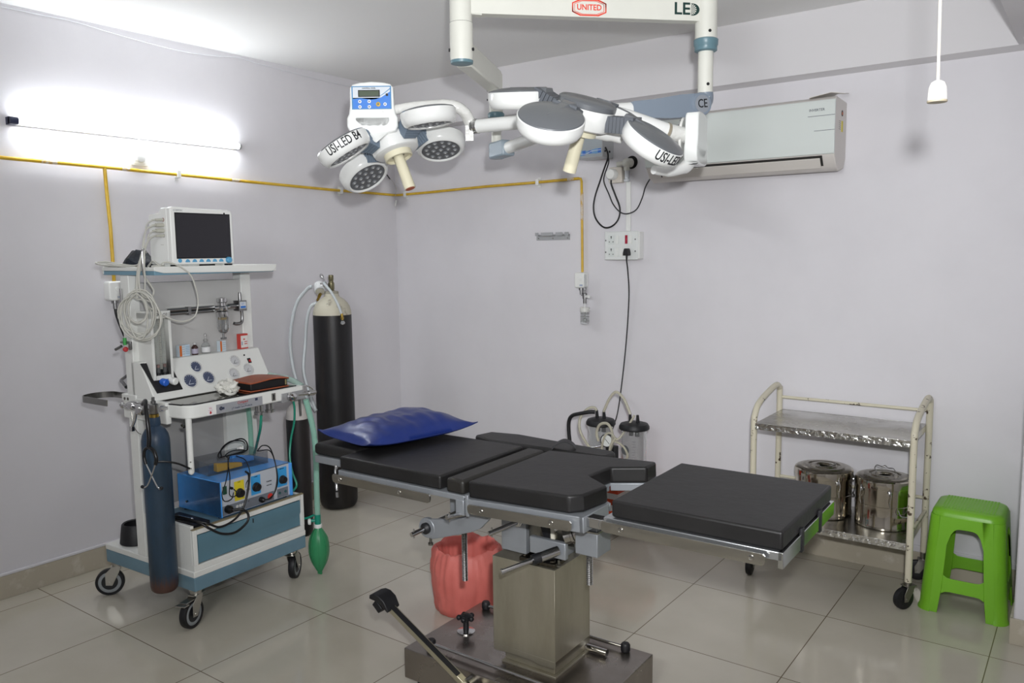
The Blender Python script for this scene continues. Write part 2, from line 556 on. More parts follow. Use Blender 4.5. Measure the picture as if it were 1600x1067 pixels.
b.build('pivot_disc', [GREYBLUE, mat('pivot_grey', '8d9299', 0.4), DARKTEXT], sl)
b = MB()
e1 = P0 + ds * 0.30
b.tube([e1, P1, P1 + ds * 0.03], [0.027, 0.025, 0.021], 20, sub=4)
b.build('spring_arm', SL_W, sl)

# --- heads
def petal(parent, hub, M3, k, rho, dl, cant=17, rim_text=None, text_shift=0.0):
    n = V(M3.col[2])
    a = math.radians(90 * k)
    e = M3 @ V((math.cos(a), math.sin(a), 0))
    c = math.radians(cant)
    nk = (n * math.cos(c) + e * math.sin(c)).normalized()
    ek = (e - nk * e.dot(nk)).normalized()
    P = hub + e * rho + n * dl
    W = AX(P, ek, nk.cross(ek))
    b = MB()
    b.lathe([(0.080, -0.024), (0.0805, -0.0305), (0.086, -0.033), (0.096, -0.028), (0.1035, -0.014), (0.1055, 0.0), (0.1055, 0.020), (0.103, 0.0225), (0.0, 0.0225)], n=56, M=W)
    if rim_text:
        dcam = W.inverted() @ CAM
        a0 = math.atan2(dcam.y, dcam.x) + text_shift
        R_ = 0.1060
        b.text(rim_text, 0.046, W, 1, depth=0.0004, bold=0.0006, width=0.150,
               warp=lambda v: V(((R_ + v.z) * math.cos(a0 + v.x / R_), (R_ + v.z) * math.sin(a0 + v.x / R_), v.y + 0.002)))
    b.build('lamp_petal', [SL_W, DARKTEXT], parent)
    # domed cap drawn out towards the hub into a ridge
    b = MB()
    b.lathe([(0.1025, 0.0225), (0.1000, 0.0265), (0.085, 0.031), (0.055, 0.036), (0.025, 0.0385), (0.0, 0.039)], n=56, M=W)
    b.loft([[(-0.118, -0.030, 0.018), (-0.118, 0.030, 0.018), (-0.118, 0.022, 0.032), (-0.118, -0.022, 0.032)],
            [(-0.085, -0.028, 0.026), (-0.085, 0.028, 0.026), (-0.085, 0.014, 0.0365), (-0.085, -0.014, 0.0365)],
            [(0.03, -0.006, 0.035), (0.03, 0.006, 0.035), (0.03, 0.002, 0.0392), (0.03, -0.002, 0.0392)]], M=W)
    b.build('petal_cap', CAPG, parent)
    b = MB()
    b.lathe([(0.0, -0.0265), (0.0805, -0.0265), (0.0805, -0.024), (0.0, -0.024)], n=48, M=W)
    pts = [(0, 0)] + [(0.031 * math.cos(PI / 3 * i + 0.3), 0.031 * math.sin(PI / 3 * i + 0.3)) for i in range(6)] + [(0.060 * math.cos(PI / 6 * i), 0.060 * math.sin(PI / 6 * i)) for i in range(12)]
    for x, y in pts:
        b.lathe([(0.0095, 0), (0.0095, 0.0015), (0.0065, 0.003), (0.0, 0.0035)], (x, y, -0.0265), (0, 0, -1), n=12, mi=1, M=W)
        b.lathe([(0.004, 0), (0.004, 0.001), (0, 0.0012)], (x, y, -0.0295), (0, 0, -1), n=8, mi=2, M=W)
    b.build('led_panel', [mat('led_board_grey', '5f6164', 0.45), mat('led_lens', '85888c', 0.12, spec=0.8), mat('led_core', 'c9cac8', 0.2)], parent)
    # accordion knuckle between hub and petal
    b = MB()
    q0 = hub + e * 0.090
    q1 = P - ek * 0.098
    d = (q1 - q0)
    kx = d.normalized()
    km = AX(q0, kx, n.cross(kx))
    ln = d.length
    for i in range(5):
        x0, x1 = ln * i / 5, ln * (i + 1) / 5
        w0 = 0.030 + 0.010 * i / 4
        b.box(x0, x1 - 0.0015, -w0, w0, -0.026, 0.026, 0, km)
        b.box(x1 - 0.0015, x1 + 0.0005, -w0 + 0.003, w0 - 0.003, -0.023, 0.023, 0, km)
    b.box(ln, ln + 0.03, -0.042, 0.042, -0.020, 0.026, 0, km)
    b.build('knuckle', KNUC if parent.name.endswith('1') else KNUC2, parent, bev=0.003)

def head(rows, hub, rho, dl, texts, cover):
    M3 = Matrix(rows)
    n = V(M3.col[2])
    W = AX(hub, M3.col[0], M3.col[1])
    b = MB()
    b.lathe([(0.0, -0.038), (0.080, -0.038), (0.090, -0.032), (0.095, -0.015), (0.096, 0.032), (0.0, 0.032)], n=48, M=W)
    h = b.build('lamp_head', SL_W, sl)
    b = MB()
    b.lathe([(0.096, 0.032), (0.098, 0.034), (0.098, 0.048), (0.091, 0.054), (0.03, 0.058), (0.0, 0.058)], n=48, M=W)
    b.build('hub_cap', CAPG, h)
    b = MB()
    b.lathe([(0.056, -0.038), (0.056, -0.060), (0.051, -0.062), (0.051, -0.050), (0.0, -0.050)], n=40, M=W)
    b.lathe([(0.0, -0.05), (0.021, -0.05), (0.023, -0.19), (0.0, -0.19)], n=28, M=W)
    b.lathe([(0.0, -0.1885), (0.0185, -0.1885), (0.0185, -0.1912), (0.0, -0.1912)], n=24, mi=1, M=W)
    b.build('handle', [CREAM, mat('orange_plug', 'b4552f', 0.5)], h, label='cream sterile handle with orange tip')
    for k in range(4):
        petal(h, hub, M3, k, rho, dl, 17, texts.get(k, (None, 0))[0], texts.get(k, (None, 0))[1])
    return h, W

hubL = V((1.702, -1.749, 1.990))
rowsL = ((-0.9183, -0.1386, -0.3709), (0.1711, -0.9837, -0.056), (-0.3571, -0.1149, 0.927))
hL, WL = head(rowsL, hubL, 0.240, -0.007, {1: ('USI-LED B4', 0.10)}, None)
hubR = V((2.594, -1.770, 2.003))
rowsR = ((0.1263, 0.9164, 0.3799), (-0.9777, 0.1798, -0.1087), (-0.1679, -0.3577, 0.9186))
hR, WR = head(rowsR, hubR, 0.250, -0.014, {1: ('USI-LED B4', 1.0)}, None)

# yoke of the far head: knuckle, arm, carrier tube, ring and the wrapped bent tube that holds the panel
b = MB()
k0, k1 = V((1.845, -1.262, 2.005)), V((1.930, -1.270, 1.995))
b.cyl((FP.x, FP.y, 1.965), (FP.x, FP.y, 2.035), 0.034, n=28)
kd = V((1, -0.25, 0.08)).normalized()
b.box(-0.005, 0.085, -0.034, 0.034, -0.034, 0.034, 0, AX((FP.x, FP.y, 2.0), kd, (0, 0, 1)))
b.build('elbow', mat('elbow_grey', '8b98a2', 0.35), sl, bev=0.008, label='grey elbow joint')
b = MB()
b.tube([V((1.90, -1.268, 2.004)), V((2.104, -1.325, 2.028)), V((2.249, -1.404, 2.042))], 0.026, 20, sub=3)
b.build('spring_arm', SL_W, sl)
b = MB()
b.tube([V((2.262, -1.410, 2.040)), V((2.285, -1.435, 2.062)), V((2.255, -1.470, 2.062)), V((2.196, -1.503, 2.060)), V((1.960, -1.539, 2.060))], 0.027, 24, sub=4)
b.build('carrier_tube', SL_W, sl)
b = MB()
b.cyl((1.964, -1.5385, 2.060), (1.950, -1.5405, 2.060), 0.030, n=28)
b.cyl((1.946, -1.541, 2.060), (1.938, -1.542, 2.060), 0.0295, n=28)
b.build('joint_ring', CHROME, sl)
b = MB()
b.tube([V((1.938, -1.543, 2.058)), V((1.928, -1.553, 2.085)), V((1.924, -1.574, 2.112)), V((1.906, -1.604, 2.133)), V((1.866, -1.645, 2.140)), V((1.813, -1.736, 2.128)), V((1.735, -1.845, 2.098))],
       [0.023, 0.022, 0.019], 18, sub=6)
b.box(-0.016, 0.016, -0.012, 0.012, -0.03, 0.03, 0, AX((1.934, -1.558, 2.032), (0.807, 0.59, 0), (0, 0, 1)) @ Matrix.Rotation(PI / 2, 4, 'X'))
b.build('bent_tube', WRAP, sl, label='bent tube in shiny wrapping film')
b = MB()
b.tube([V((1.712, -1.858, 2.022)), V((1.708, -1.82, 2.012)), V((1.703, -1.765, 2.012))], 0.012, 16, sub=5)
b.build('head_bracket', SL_W, sl)

# control panels: one turned to the camera, its twin seen from behind on the other head
GLOSSW = mat('panel_white', 'e6e8e6', 0.2, coat=0.5)
def panel(W, screen):
    b = MB()
    upper = rrect(0.194, 0.135, 0.022, 5, 0, 0.045)
    top = [(0.075, 0.108), (0.05, 0.117), (0.0, 0.121), (-0.05, 0.117), (-0.075, 0.108), (-0.075, 0.09), (0.075, 0.09)]
    body = [(0.0, 0.121), (0.05, 0.117), (0.080, 0.110), (0.092, 0.095), (0.094, 0.02), (0.099, -0.012), (0.108, -0.03), (0.108, -0.065), (0.098, -0.086), (0.06, -0.094), (0.0, -0.096)]
    body = body + [(-x, y) for x, y in body[-2:0:-1]]
    hole = [(-0.078, -0.026), (-0.070, -0.022), (0.070, -0.022), (0.078, -0.026), (0.079, -0.045), (0.068, -0.062), (0.05, -0.070), (0.036, -0.066), (0.022, -0.070), (0.006, -0.066), (-0.01, -0.070), (-0.026, -0.066), (-0.045, -0.067), (-0.064, -0.056), (-0.076, -0.040)]
    # outline and grip opening joined by a seam so that the slab stays one face
    i = 10
    poly = body[i:] + body[:i + 1]
    hj = min(range(len(hole)), key=lambda q: (hole[q][0]) ** 2 + (hole[q][1] + 0.1) ** 2)
    hl = hole[hj:] + hole[:hj + 1]
    a = sum(hl[q][0] * hl[(q + 1) % len(hl)][1] - hl[(q + 1) % len(hl)][0] * hl[q][1] for q in range(len(hl)))
    A = sum(poly[q][0] * poly[(q + 1) % len(poly)][1] - poly[(q + 1) % len(poly)][0] * poly[q][1] for q in range(len(poly)))
    if a * A > 0:
        hl = hl[::-1]
    b.prism(poly + hl, -0.022, 0.016, 0, W)
    cp = b.build('control_panel', GLOSSW, sl, bev=0.006, seg=3)
    if not screen:
        return cp
    z = 0.0165
    b = MB()
    b.box(-0.084, 0.084, 0.006, 0.102, z, z + 0.0012, 0, W)
    b.box(-0.079, 0.079, 0.009, 0.098, z + 0.0012, z + 0.0016, 1, W)
    wave = [(-0.079, 0.009), (0.079, 0.009), (0.079, 0.078), (0.06, 0.066), (0.04, 0.054), (0.02, 0.048), (0.0, 0.046), (-0.02, 0.048), (-0.045, 0.052), (-0.079, 0.049)]
    b.prism(wave, z + 0.0016, z + 0.0020, 2, W)
    st = [(0.079, 0.092), (0.079, 0.088), (0.055, 0.070), (0.03, 0.055), (0.03, 0.057), (0.053, 0.072)]
    b.prism(st, z + 0.0020, z + 0.0023, 0, W)
    b.text('CONTROL PANEL', 0.0072, W @ Matrix.Translation((-0.010, 0.0925, z + 0.002)), 3, depth=0.0003, bold=0.0002)
    b.box(0.061, 0.071, 0.060, 0.070, z + 0.002, z + 0.0032, 3, W)
    b.build('label_plate', [mat('panel_blue_edge', '3d7fae', 0.35), mat('panel_pale', 'cdd3da', 0.35), mat('panel_blue', '2f78d0', 0.35), DARKTEXT], cp, label='blue and pale face plate')
    MB().box(-0.056, 0.036, 0.057, 0.085, z + 0.002, z + 0.004, 0, W).box(-0.052, 0.032, 0.060, 0.082, z + 0.004, z + 0.0043, 1, W).build('display', [BLACK_GL, mat('lcd_green', '3d4a35', 0.3)], cp)
    for (x, y, big) in ((-0.050, 0.038, 0), (-0.050, 0.016, 0), (-0.010, 0.038, 0), (-0.010, 0.016, 0), (0.028, 0.026, 1), (0.057, 0.026, 0)):
        b = MB()
        r = 0.0095 if big else 0.0072
        b.lathe([(r, z + 0.002), (r, z + 0.0033), (r - 0.001, z + 0.0038), (0, z + 0.0038)], (x, y, 0), n=20, M=W)
        b.lathe([(r * 0.42, z + 0.0037), (r * 0.42, z + 0.0042), (0, z + 0.0042)], (x, y, 0), n=12, mi=1, M=W)
        b.build('button', [mat('button_yellow', 'c9a637', 0.4) if big else mat('button_white', 'dfe3ea', 0.4), mat('button_mark', '5a5f68', 0.5)], cp, label='yellow button' if big else None)
    return cp
WP = AX((1.708, -1.868, 2.103), (0.807, 0.590, 0), (0, 0, 1)) @ Matrix.Diagonal((0.9, 0.9, 0.9, 1))
panel(WP, True)
# twin panel of the near head, edge-on
xax = V((0.35, 0.86, -0.12)).normalized()
WQ = AX((2.752, -1.232, 1.957), (0.20, -0.98, 0.0), (0.02, -0.05, 1)) @ Matrix.Diagonal((0.9, 0.9, 1.3, 1))
panel(WQ, False)
b = MB()
b.lathe([(0.070, 0.0), (0.072, 0.008), (0.060, 0.016), (0.0, 0.018)], V((2.722, -1.255, 1.978)), V((-0.98, -0.20, 0.05)), n=36)
for k in range(10):
    a = 2 * PI * k / 10
    Wd = TM(V((2.722, -1.255, 1.978)), V((-0.98, -0.20, 0.05)))
    b.box(0.052, 0.062, -0.002, 0.002, 0.0145, 0.018, 1, Wd @ Matrix.Rotation(a, 4, 'Z'))
b.build('dial_disc', [WRAP, BLACK], sl)
b = MB()
b.tube([V((2.449, -1.600, 2.063)), V((2.564, -1.500, 2.044)), V((2.694, -1.357, 1.990))], 0.030, 24, sub=4)
b.build('carrier_tube', SL_W, sl)
b = MB()
b.cyl((2.692, -1.360, 1.991), (2.698, -1.352, 1.988), 0.0320, n=28)
b.build('joint_ring', mat('ring_tan', 'a89f8d', 0.4, 0.4), sl)
MB().tube([V((2.697, -1.353, 1.989)), V((2.716, -1.315, 1.984)), V((2.735, -1.27, 1.980))], 0.0295, 22, sub=4).build('wrapped_tube', WRAP, sl)
MB().tube([V((2.752, -1.262, 1.895)), V((2.745, -1.310, 1.860)), V((2.715, -1.390, 1.842)), V((2.690, -1.45, 1.845))], [0.024, 0.02, 0.016], 14, sub=5).build('head_bracket', SL_W, sl)
b = MB()
b.tube([V((2.561, -1.748, 1.962)), V((2.603, -1.693, 1.955)), V((2.651, -1.622, 1.940))], [0.012, 0.021, 0.017], 16, sub=5)
b.box(-0.018, 0.016, -0.007, 0.007, 0, 0.002, 1, AX((2.612, -1.690, 1.976), (0.66, 0.75, 0), (0.1, -0.1, 1)))
b.build('yoke_stub', [SL_W, mat('small_label', '6d6f70', 0.5)], sl)
# ---------------------------------------------------------------- operating table (frame: x towards the foot end, y towards the back wall)
ot = thing('operating_table', 'black padded operating table on a square steel column in the middle of the room', 'operating table', (2.52, -1.885, 0), 1.0)
PAD = mat('black_vinyl', '171616', 0.46, col2='1f1e1e', scale=5, bump=0.10, bscale=22, spec=0.45)
PADM = mat('kidney_vinyl', '211f1c', 0.48, bump=0.1, bscale=22)
OT_ST = mat('table_stainless', 'b9b7b1', 0.16, 1.0, var=0.25, scale=5, stretch=(1, 1, 6), rvar=0.08)
OT_COL = mat('column_stainless', 'b5b0a0', 0.42, 0.85, col2='a09a88', scale=2.5, stretch=(3, 3, 0.7), rvar=0.06)
OT_BASE = mat('base_stainless', '948e88', 0.3, 0.95, col2='857d77', scale=4, rvar=0.08)
GREYC = mat('silver_casting', '94989d', 0.36, 0.5, var=0.06, scale=12)

def pad(name, poly, z0, z1, m, parent, M=None, r=0.012, crown=0.0):
    b = LB()
    b.prism(poly, z0, z1, 0, M)
    o = b.build(name, m, parent, bev=r, seg=4)
    return o
SEATM = Matrix.Translation((-0.155, 0, 0.78)) @ Matrix.Rotation(math.radians(-2.3), 4, 'Y') @ Matrix.Translation((0.155, 0, -0.78))
Y0, Y1 = -0.248, 0.248
rect = lambda x0, x1, y0=Y0, y1=Y1: [(x0, y0), (x1, y0), (x1, y1), (x0, y1)]
bk_ = pad('back_cushion', rect(-0.762, -0.275), 0.766, 0.815, PAD, ot, None, 0.008)
pad('kidney_cushion', rect(-0.252, -0.176), 0.762, 0.813, PADM, ot)
seat = [(-0.155, Y0), (0.228, Y0), (0.262, -0.215), (0.278, -0.095), (0.165, -0.012), (0.178, 0.112), (0.288, 0.165), (0.284, 0.248), (-0.155, Y1)]
pad('seat_cushion', seat, 0.760, 0.815, PAD, ot, SEATM, 0.008)
FX0, FX1 = 0.372, 0.862
pad('leg_cushion', rect(FX0, FX1), 0.792, 0.842, PAD, ot, None, 0.007)
# scuff on the leg cushion is a dry grey smear
# head rest, narrower and set a little lower
pad('head_cushion', [(-1.00, -0.165), (-0.765, -0.165), (-0.765, 0.165), (-1.00, 0.165)], 0.772, 0.818, PAD, ot, None, 0.015)
b = LB()
b.box(-0.99, -0.765, -0.168, 0.168, 0.742, 0.771)
b.build('head_frame', GREYC, ot, bev=0.003)
b = LB()
b.tube([(-0.86, -0.175, 0.745), (-0.85, -0.190, 0.735), (-0.835, -0.20, 0.66)], 0.005, 10)
b.sphere((-0.86, -0.176, 0.745), 0.008, 10)
b.lathe([(0.006, 0), (0.006, 0.02), (0, 0.021)], (-0.835, -0.20, 0.655), (0.1, -0.05, -1), n=10)
b.build('head_clamp', CHROME, ot)

# frames with their accessory rails
def rail(name, x0, x1, y, z0, z1, M=None, bolts=()):
    b = LB()
    s = -1 if y < 0 else 1
    h = z1 - z0
    poly = [(x0 + h * 0.35, z0), (x1 - h * 0.35, z0), (x1 - h * 0.1, z0 + h * 0.12), (x1, z0 + h * 0.4), (x1, z1 - h * 0.2), (x1 - h * 0.2, z1), (x0 + h * 0.2, z1), (x0, z1 - h * 0.2), (x0, z0 + h * 0.4), (x0 + h * 0.1, z0 + h * 0.12)]
    W = Matrix(((1, 0, 0, 0), (0, 0, -1, y), (0, 1, 0, 0), (0, 0, 0, 1)))
    T_ = M or Matrix()
    b.prism(poly, -0.003, 0.003, 0, T_ @ W)
    for x in bolts:
        b.lathe([(0.0085, 0), (0.0085, 0.002), (0.004, 0.0025), (0.004, 0.0015), (0, 0.0015)], (x, y + s * 0.003, (z0 + z1) / 2), (0, s, 0), n=16, mi=0, M=T_)
        b.cyl((x, y, (z0 + z1) / 2), (x, y - s * 0.02, (z0 + z1) / 2), 0.006, n=10, M=T_)
    b.build(name, OT_ST, ot, bev=0.0012)
def frame(name, x0, x1, z0, z1, M=None, mat_=GREYC, lip=True):
    b = LB()
    b.box(x0, x1, -0.256, 0.256, z0, z1, 0, M)
    if lip:
        b.box(x0 + 0.002, x1 - 0.002, -0.258, -0.252, z0 - 0.010, z1 + 0.001, 0, M)
        b.box(x0 + 0.002, x1 - 0.002, 0.252, 0.258, z0 - 0.010, z1 + 0.001, 0, M)
    b.build(name, mat_, ot, bev=0.002)
frame('back_frame', -0.762, -0.165, 0.757, 0.765)
rail('side_rail', -0.775, -0.300, -0.272, 0.722, 0.754, None, (-0.735, -0.44))
rail('side_rail', -0.775, -0.300, 0.272, 0.722, 0.754, None, (-0.735, -0.44))
# seat frame follows the notch of the cushion
b = LB()
sf = [(-0.165, -0.256), (0.278, -0.256), (0.284, -0.095), (0.166, -0.016), (0.174, 0.114), (0.284, 0.17), (0.284, 0.256), (-0.165, 0.256)]
b.prism(sf, 0.748, 0.759, 0, SEATM)
b.box(-0.150, 0.284, -0.262, -0.252, 0.712, 0.760, 0, SEATM)
b.box(-0.150, 0.284, 0.252, 0.262, 0.712, 0.760, 0, SEATM)
b.box(0.270, 0.286, -0.262, -0.105, 0.712, 0.760, 0, SEATM)
b.box(0.270, 0.286, 0.175, 0.262, 0.712, 0.760, 0, SEATM)
b.box(0.164, 0.172, -0.016, 0.112, 0.732, 0.758, 0, SEATM)
b.box(-0.160, -0.148, -0.262, -0.252, 0.700, 0.772, 0, SEATM)
b.prism([(0.174, 0.114), (0.284, 0.166), (0.284, 0.174), (0.170, 0.121)], 0.732, 0.758, 0, SEATM)
b.prism([(0.166, -0.016), (0.284, -0.095), (0.284, -0.087), (0.170, -0.009)], 0.732, 0.758, 0, SEATM)
b.build('seat_frame', GREYC, ot, bev=0.002)
rail('side_rail', -0.140, 0.252, -0.274, 0.716, 0.748, SEATM, (-0.085, 0.18))
rail('side_rail', -0.140, 0.252, 0.274, 0.716, 0.748, SEATM, (-0.085, 0.18))
for y in (-0.245, 0.205):
    b = LB()
    b.box(0.280, 0.345, y, y + 0.04, 0.745, 0.775)
    b.cyl((0.345, y - 0.004, 0.762), (0.345, y + 0.044, 0.762), 0.016, n=20)
    b.build('leg_hinge', CHROME, ot, bev=0.002)
frame('leg_frame', FX0 - 0.022, FX1 + 0.005, 0.778, 0.790, None, mat('leg_frame_alloy', 'b9bcbf', 0.25, 0.9))
b = LB()
b.box(FX1 - 0.008, FX1 + 0.006, -0.258, 0.258, 0.748, 0.791)
b.build('end_plate', [mat('polished_end', 'c4c6c6', 0.1, 1.0)], ot, bev=0.0015)
rail('side_rail', FX0 - 0.020, FX1 - 0.035, -0.272, 0.752, 0.784, None, (0.415, 0.79))
rail('side_rail', FX0 - 0.020, FX1 - 0.035, 0.272, 0.752, 0.784, None, (0.415, 0.79))
for y in (-0.085, 0.10):
    LB().box(FX1 - 0.001, FX1 + 0.0085, y - 0.011, y + 0.011, 0.740, 0.806).build('strap', BLACK, ot, bev=0.002, label='black strap over the end')

# far-side padded arm board with its strap
b = LB()
ab = [(-0.60, 0.36), (-0.50, 0.315), (0.02, 0.33), (0.04, 0.345), (0.04, 0.41), (0.02, 0.43), (-0.45, 0.475), (-0.58, 0.45)]
b.prism(ab, 0.755, 0.798)
arm = b.build('arm_cushion', PAD, ot, bev=0.012, seg=3)
LB().box(-0.45, 0.0, 0.34, 0.42, 0.742, 0.756).box(-0.30, -0.27, 0.25, 0.42, 0.735, 0.748).build('arm_support', GREYC, ot)
sp = catmull([V((-0.200, 0.335, 0.797)), V((-0.185, 0.345, 0.815)), V((-0.160, 0.360, 0.828)), V((-0.135, 0.375, 0.818)), V((-0.120, 0.385, 0.800))], 5)
LB().rings([[p + V((-0.012, 0.022, 0.002)), p + V((0.012, -0.022, 0.002)), p + V((0.012, -0.022, -0.002)), p + V((-0.012, 0.022, -0.002))] for p in sp]).build('arm_strap', BLACK, ot, label='black strap on the arm cushion')

# lifting gear
b = LB()
W = Matrix(((1, 0, 0, 0), (0, 0, -1, -0.190), (0, 1, 0, 0), (0, 0, 0, 1)))
horn = [(-0.388, 0.566), (-0.36, 0.562), (-0.19, 0.620), (-0.150, 0.640), (-0.118, 0.672), (-0.100, 0.697), (-0.015, 0.700), (-0.013, 0.716), (-0.09, 0.722), (-0.18, 0.722), (-0.19, 0.690), (-0.215, 0.668), (-0.30, 0.645), (-0.388, 0.630)]
b.prism(horn, -0.007, 0.007, 0, W)
b.lathe([(0.036, -0.009), (0.036, 0.009)], (-0.385, -0.19, 0.599), (0, 1, 0), n=28)
b.build('lift_horn', GREYC, ot, bev=0.002)
W2 = Matrix(((1, 0, 0, 0), (0, 0, -1, 0.190), (0, 1, 0, 0), (0, 0, 0, 1)))
LB().prism(horn, -0.007, 0.007, 0, W2).lathe([(0.036, -0.009), (0.036, 0.009)], (-0.385, 0.19, 0.599), (0, 1, 0), n=28).build('lift_horn', GREYC, ot, bev=0.002)
b = LB()
b.cyl((-0.385, -0.21, 0.599), (-0.385, 0.19, 0.599), 0.017, n=20)
b.lathe([(0.017, 0), (0.020, 0.1), (0.026, 0.14), (0.026, 0.16)], (-0.35, -0.178, 0.615), (0.9, 0.3, 0.45), n=20)
b.build('cross_shaft', OT_ST, ot)
LB().lathe([(0.020, 0), (0.020, 0.012), (0.012, 0.02), (0, 0.02)], (-0.385, -0.197, 0.599), (0, -1, 0), n=20).build('bush', BLACK, ot)
def crank(p, d, l=0.07):
    d = V(d).normalized()
    p = V(p)
    b = LB()
    b.cyl(p, p + d * l, 0.0085, n=14)
    b.cyl(p + d * (l - 0.012) + V((0, 0, -0.016)), p + d * (l - 0.012) + V((0, 0, 0.016)), 0.003, n=8)
    b.build('crank_stub', CHROME, ot)
crank((-0.385, -0.215, 0.599), (-0.15, -1, -0.1), 0.055)
crank((-0.175, -0.225, 0.700), (-0.35, -1, 0.0), 0.085)
LB().lathe([(0.005, 0), (0.005, 0.016), (0.009, 0.018), (0.009, 0.026), (0, 0.027)], (-0.375, -0.190, 0.563), (0, 0, -1), n=12).build('set_screw', STEEL_W, ot)
LB().lathe([(0.005, 0), (0.005, 0.016), (0.009, 0.018), (0.009, 0.026), (0, 0.027)], (-0.665, -0.250, 0.742), (0.2, -0.2, -1), n=12).build('set_screw', STEEL_W, ot)
def spindle(x, y, z0, z1, r=0.011):
    prof = []
    n = int((z1 - z0) / 0.006)
    for k in range(n):
        z = z0 + (z1 - z0) * k / n
        prof += [(r, z), (r * 0.82, z + 0.003)]
    LB().lathe([(0.0, z0 - 0.001)] + prof + [(r, z1)], (x, y, 0), n=14).build('threaded_spindle', CHROME, ot)
spindle(-0.295, -0.10, 0.395, 0.66)
spindle(0.215, -0.10, 0.500, 0.66)
b = LB()
b.box(-0.33, -0.26, -0.135, -0.065, 0.625, 0.70)
b.box(-0.20, -0.165, -0.262, -0.10, 0.70, 0.752)
b.build('spindle_nut', GREYC, ot, bev=0.003)
# swivel block above the column
b = LB()
b.box(-0.132, -0.030, -0.100, 0.100, 0.545, 0.712)
b.box(-0.030, 0.150, -0.08, 0.100, 0.60, 0.712)
b.build('swivel_block', GREYC, ot, bev=0.003)
b = LB()
b.box(-0.0295, 0.148, -0.0815, -0.079, 0.602, 0.711)
b.build('recess_plate', STEEL_W, ot)
b = LB()
b.lathe([(0.017, 0), (0.017, 0.006), (0.014, 0.007), (0.014, 0.013), (0.012, 0.014)], (-0.030 - 0.03, -0.100, 0.655), (0, -1, 0), n=22)
b.build('lock_collar', CHROME, ot)
crank((-0.060, -0.112, 0.655), (-0.55, -1, -0.25), 0.105)
b = LB()
b.box(0.0, 0.140, -0.125, -0.105, 0.568, 0.625)
b.build('yoke_plate', GREYC, ot, bev=0.004)
b = LB()
b.lathe([(0.026, 0), (0.026, 0.02), (0.030, 0.022), (0.030, 0.03), (0.024, 0.032), (0.024, 0.07), (0.028, 0.075), (0.028, 0.085)], (0.125, -0.105, 0.640), (0.9, 0.45, 0.35), n=24)
b.build('trunnion', OT_ST, ot)
b = LB()
b.box(0.190, 0.270, -0.148, -0.060, 0.612, 0.688)
b.box(0.195, 0.265, -0.140, -0.070, 0.688, 0.712)
b.build('lift_block', GREYC, ot, bev=0.003)
LB().box(0.188, 0.272, -0.150, -0.058, 0.688, 0.694).lathe([(0.012, 0), (0.012, 0.018), (0.007, 0.02), (0.007, 0.03)], (0.225, -0.12, 0.694), n=6).build('block_lid', OT_ST, ot, bev=0.001)
LB().tube([(0.19, -0.11, 0.715), (0.15, -0.17, 0.700), (0.135, -0.185, 0.690)], 0.008, 12).build('release_pin', CHROME, ot)
b = LB()
b.cyl((0.115, -0.13, 0.600), (0.082, -0.185, 0.588), 0.016, n=20)
b.build('handle_socket', CHROME, ot)
LB().cyl((0.082, -0.185, 0.588), (0.068, -0.208, 0.583), 0.0165, n=20).build('grip_ring', BLACK, ot)
LB().cyl((0.070, -0.205, 0.584), (0.012, -0.300, 0.562), 0.008, n=14).cyl((0.016, -0.294, 0.555), (0.012, -0.300, 0.572), 0.004, n=8).build('crank_stub', CHROME, ot)
LB().lathe([(0.004, 0), (0.004, 0.014), (0.008, 0.016), (0.008, 0.022), (0, 0.023)], (0.115, -0.125, 0.566), (0, 0, -1), n=12).build('set_screw', STEEL_W, ot)
b = LB()
b.box(-0.055, 0.085, -0.105, -0.035, 0.523, 0.536)
for x, y in ((-0.04, -0.09), (0.07, -0.09), (-0.04, -0.05), (0.07, -0.05)):
    b.lathe([(0.010, 0), (0.010, 0.008), (0, 0.009)], (x, y, 0.536), n=6)
b.build('mount_plate', mat('oily_steel', '5d5850', 0.25, 1.0), ot, bev=0.0015)
LB().box(-0.06, 0.06, -0.03, 0.09, 0.52, 0.56).build('pillar_head', GREYC, ot, bev=0.003)
LB().box(0.05, 0.075, -0.09, -0.082, 0.615, 0.66).build('warning_label', mat('pale_label', 'd5d0c0', 0.5), ot)
LB().prism([(-0.006, 0.655), (0.030, 0.665), (0.033, 0.615), (0.012, 0.610)], -0.010, 0.0, 0, Matrix(((1, 0, 0, 0.03), (0, 0, -1, -0.095), (0, 1, 0, 0), (0, 0, 0, 1)))).build('dangling_strap', BLACK, ot)
# column: cover over a narrower sleeve
b = LB()
b.box(-0.160, 0.092, -0.115, 0.115, 0.205, 0.521)
n = 14
low = [(-0.160, 0.205), (-0.160, 0.182)] + [(-0.160 + 0.252 * k / n, 0.180 + 0.010 * math.sin(PI * k / n * 1.0) * (0.6 if k < n * 0.7 else -0.2)) for k in range(1, n)] + [(0.092, 0.182), (0.092, 0.205)]
b.prism(low, -0.0005, 0.0007, 0, Matrix(((1, 0, 0, 0), (0, 0, -1, -0.1145), (0, 1, 0, 0), (0, 0, 0, 1))))
b.box(0.0905, 0.092, -0.115, 0.115, 0.182, 0.205)
b.box(-0.160, -0.1585, -0.115, 0.115, 0.182, 0.205)
b.build('column_cover', OT_COL, ot, bev=0.0025)
LB().box(-0.125, 0.078, -0.096, 0.108, 0.150, 0.30).build('column_sleeve', OT_COL, ot, bev=0.002)
LB().box(-0.130, 0.090, -0.110, 0.112, 0.142, 0.150).build('column_foot', OT_COL, ot, bev=0.001)
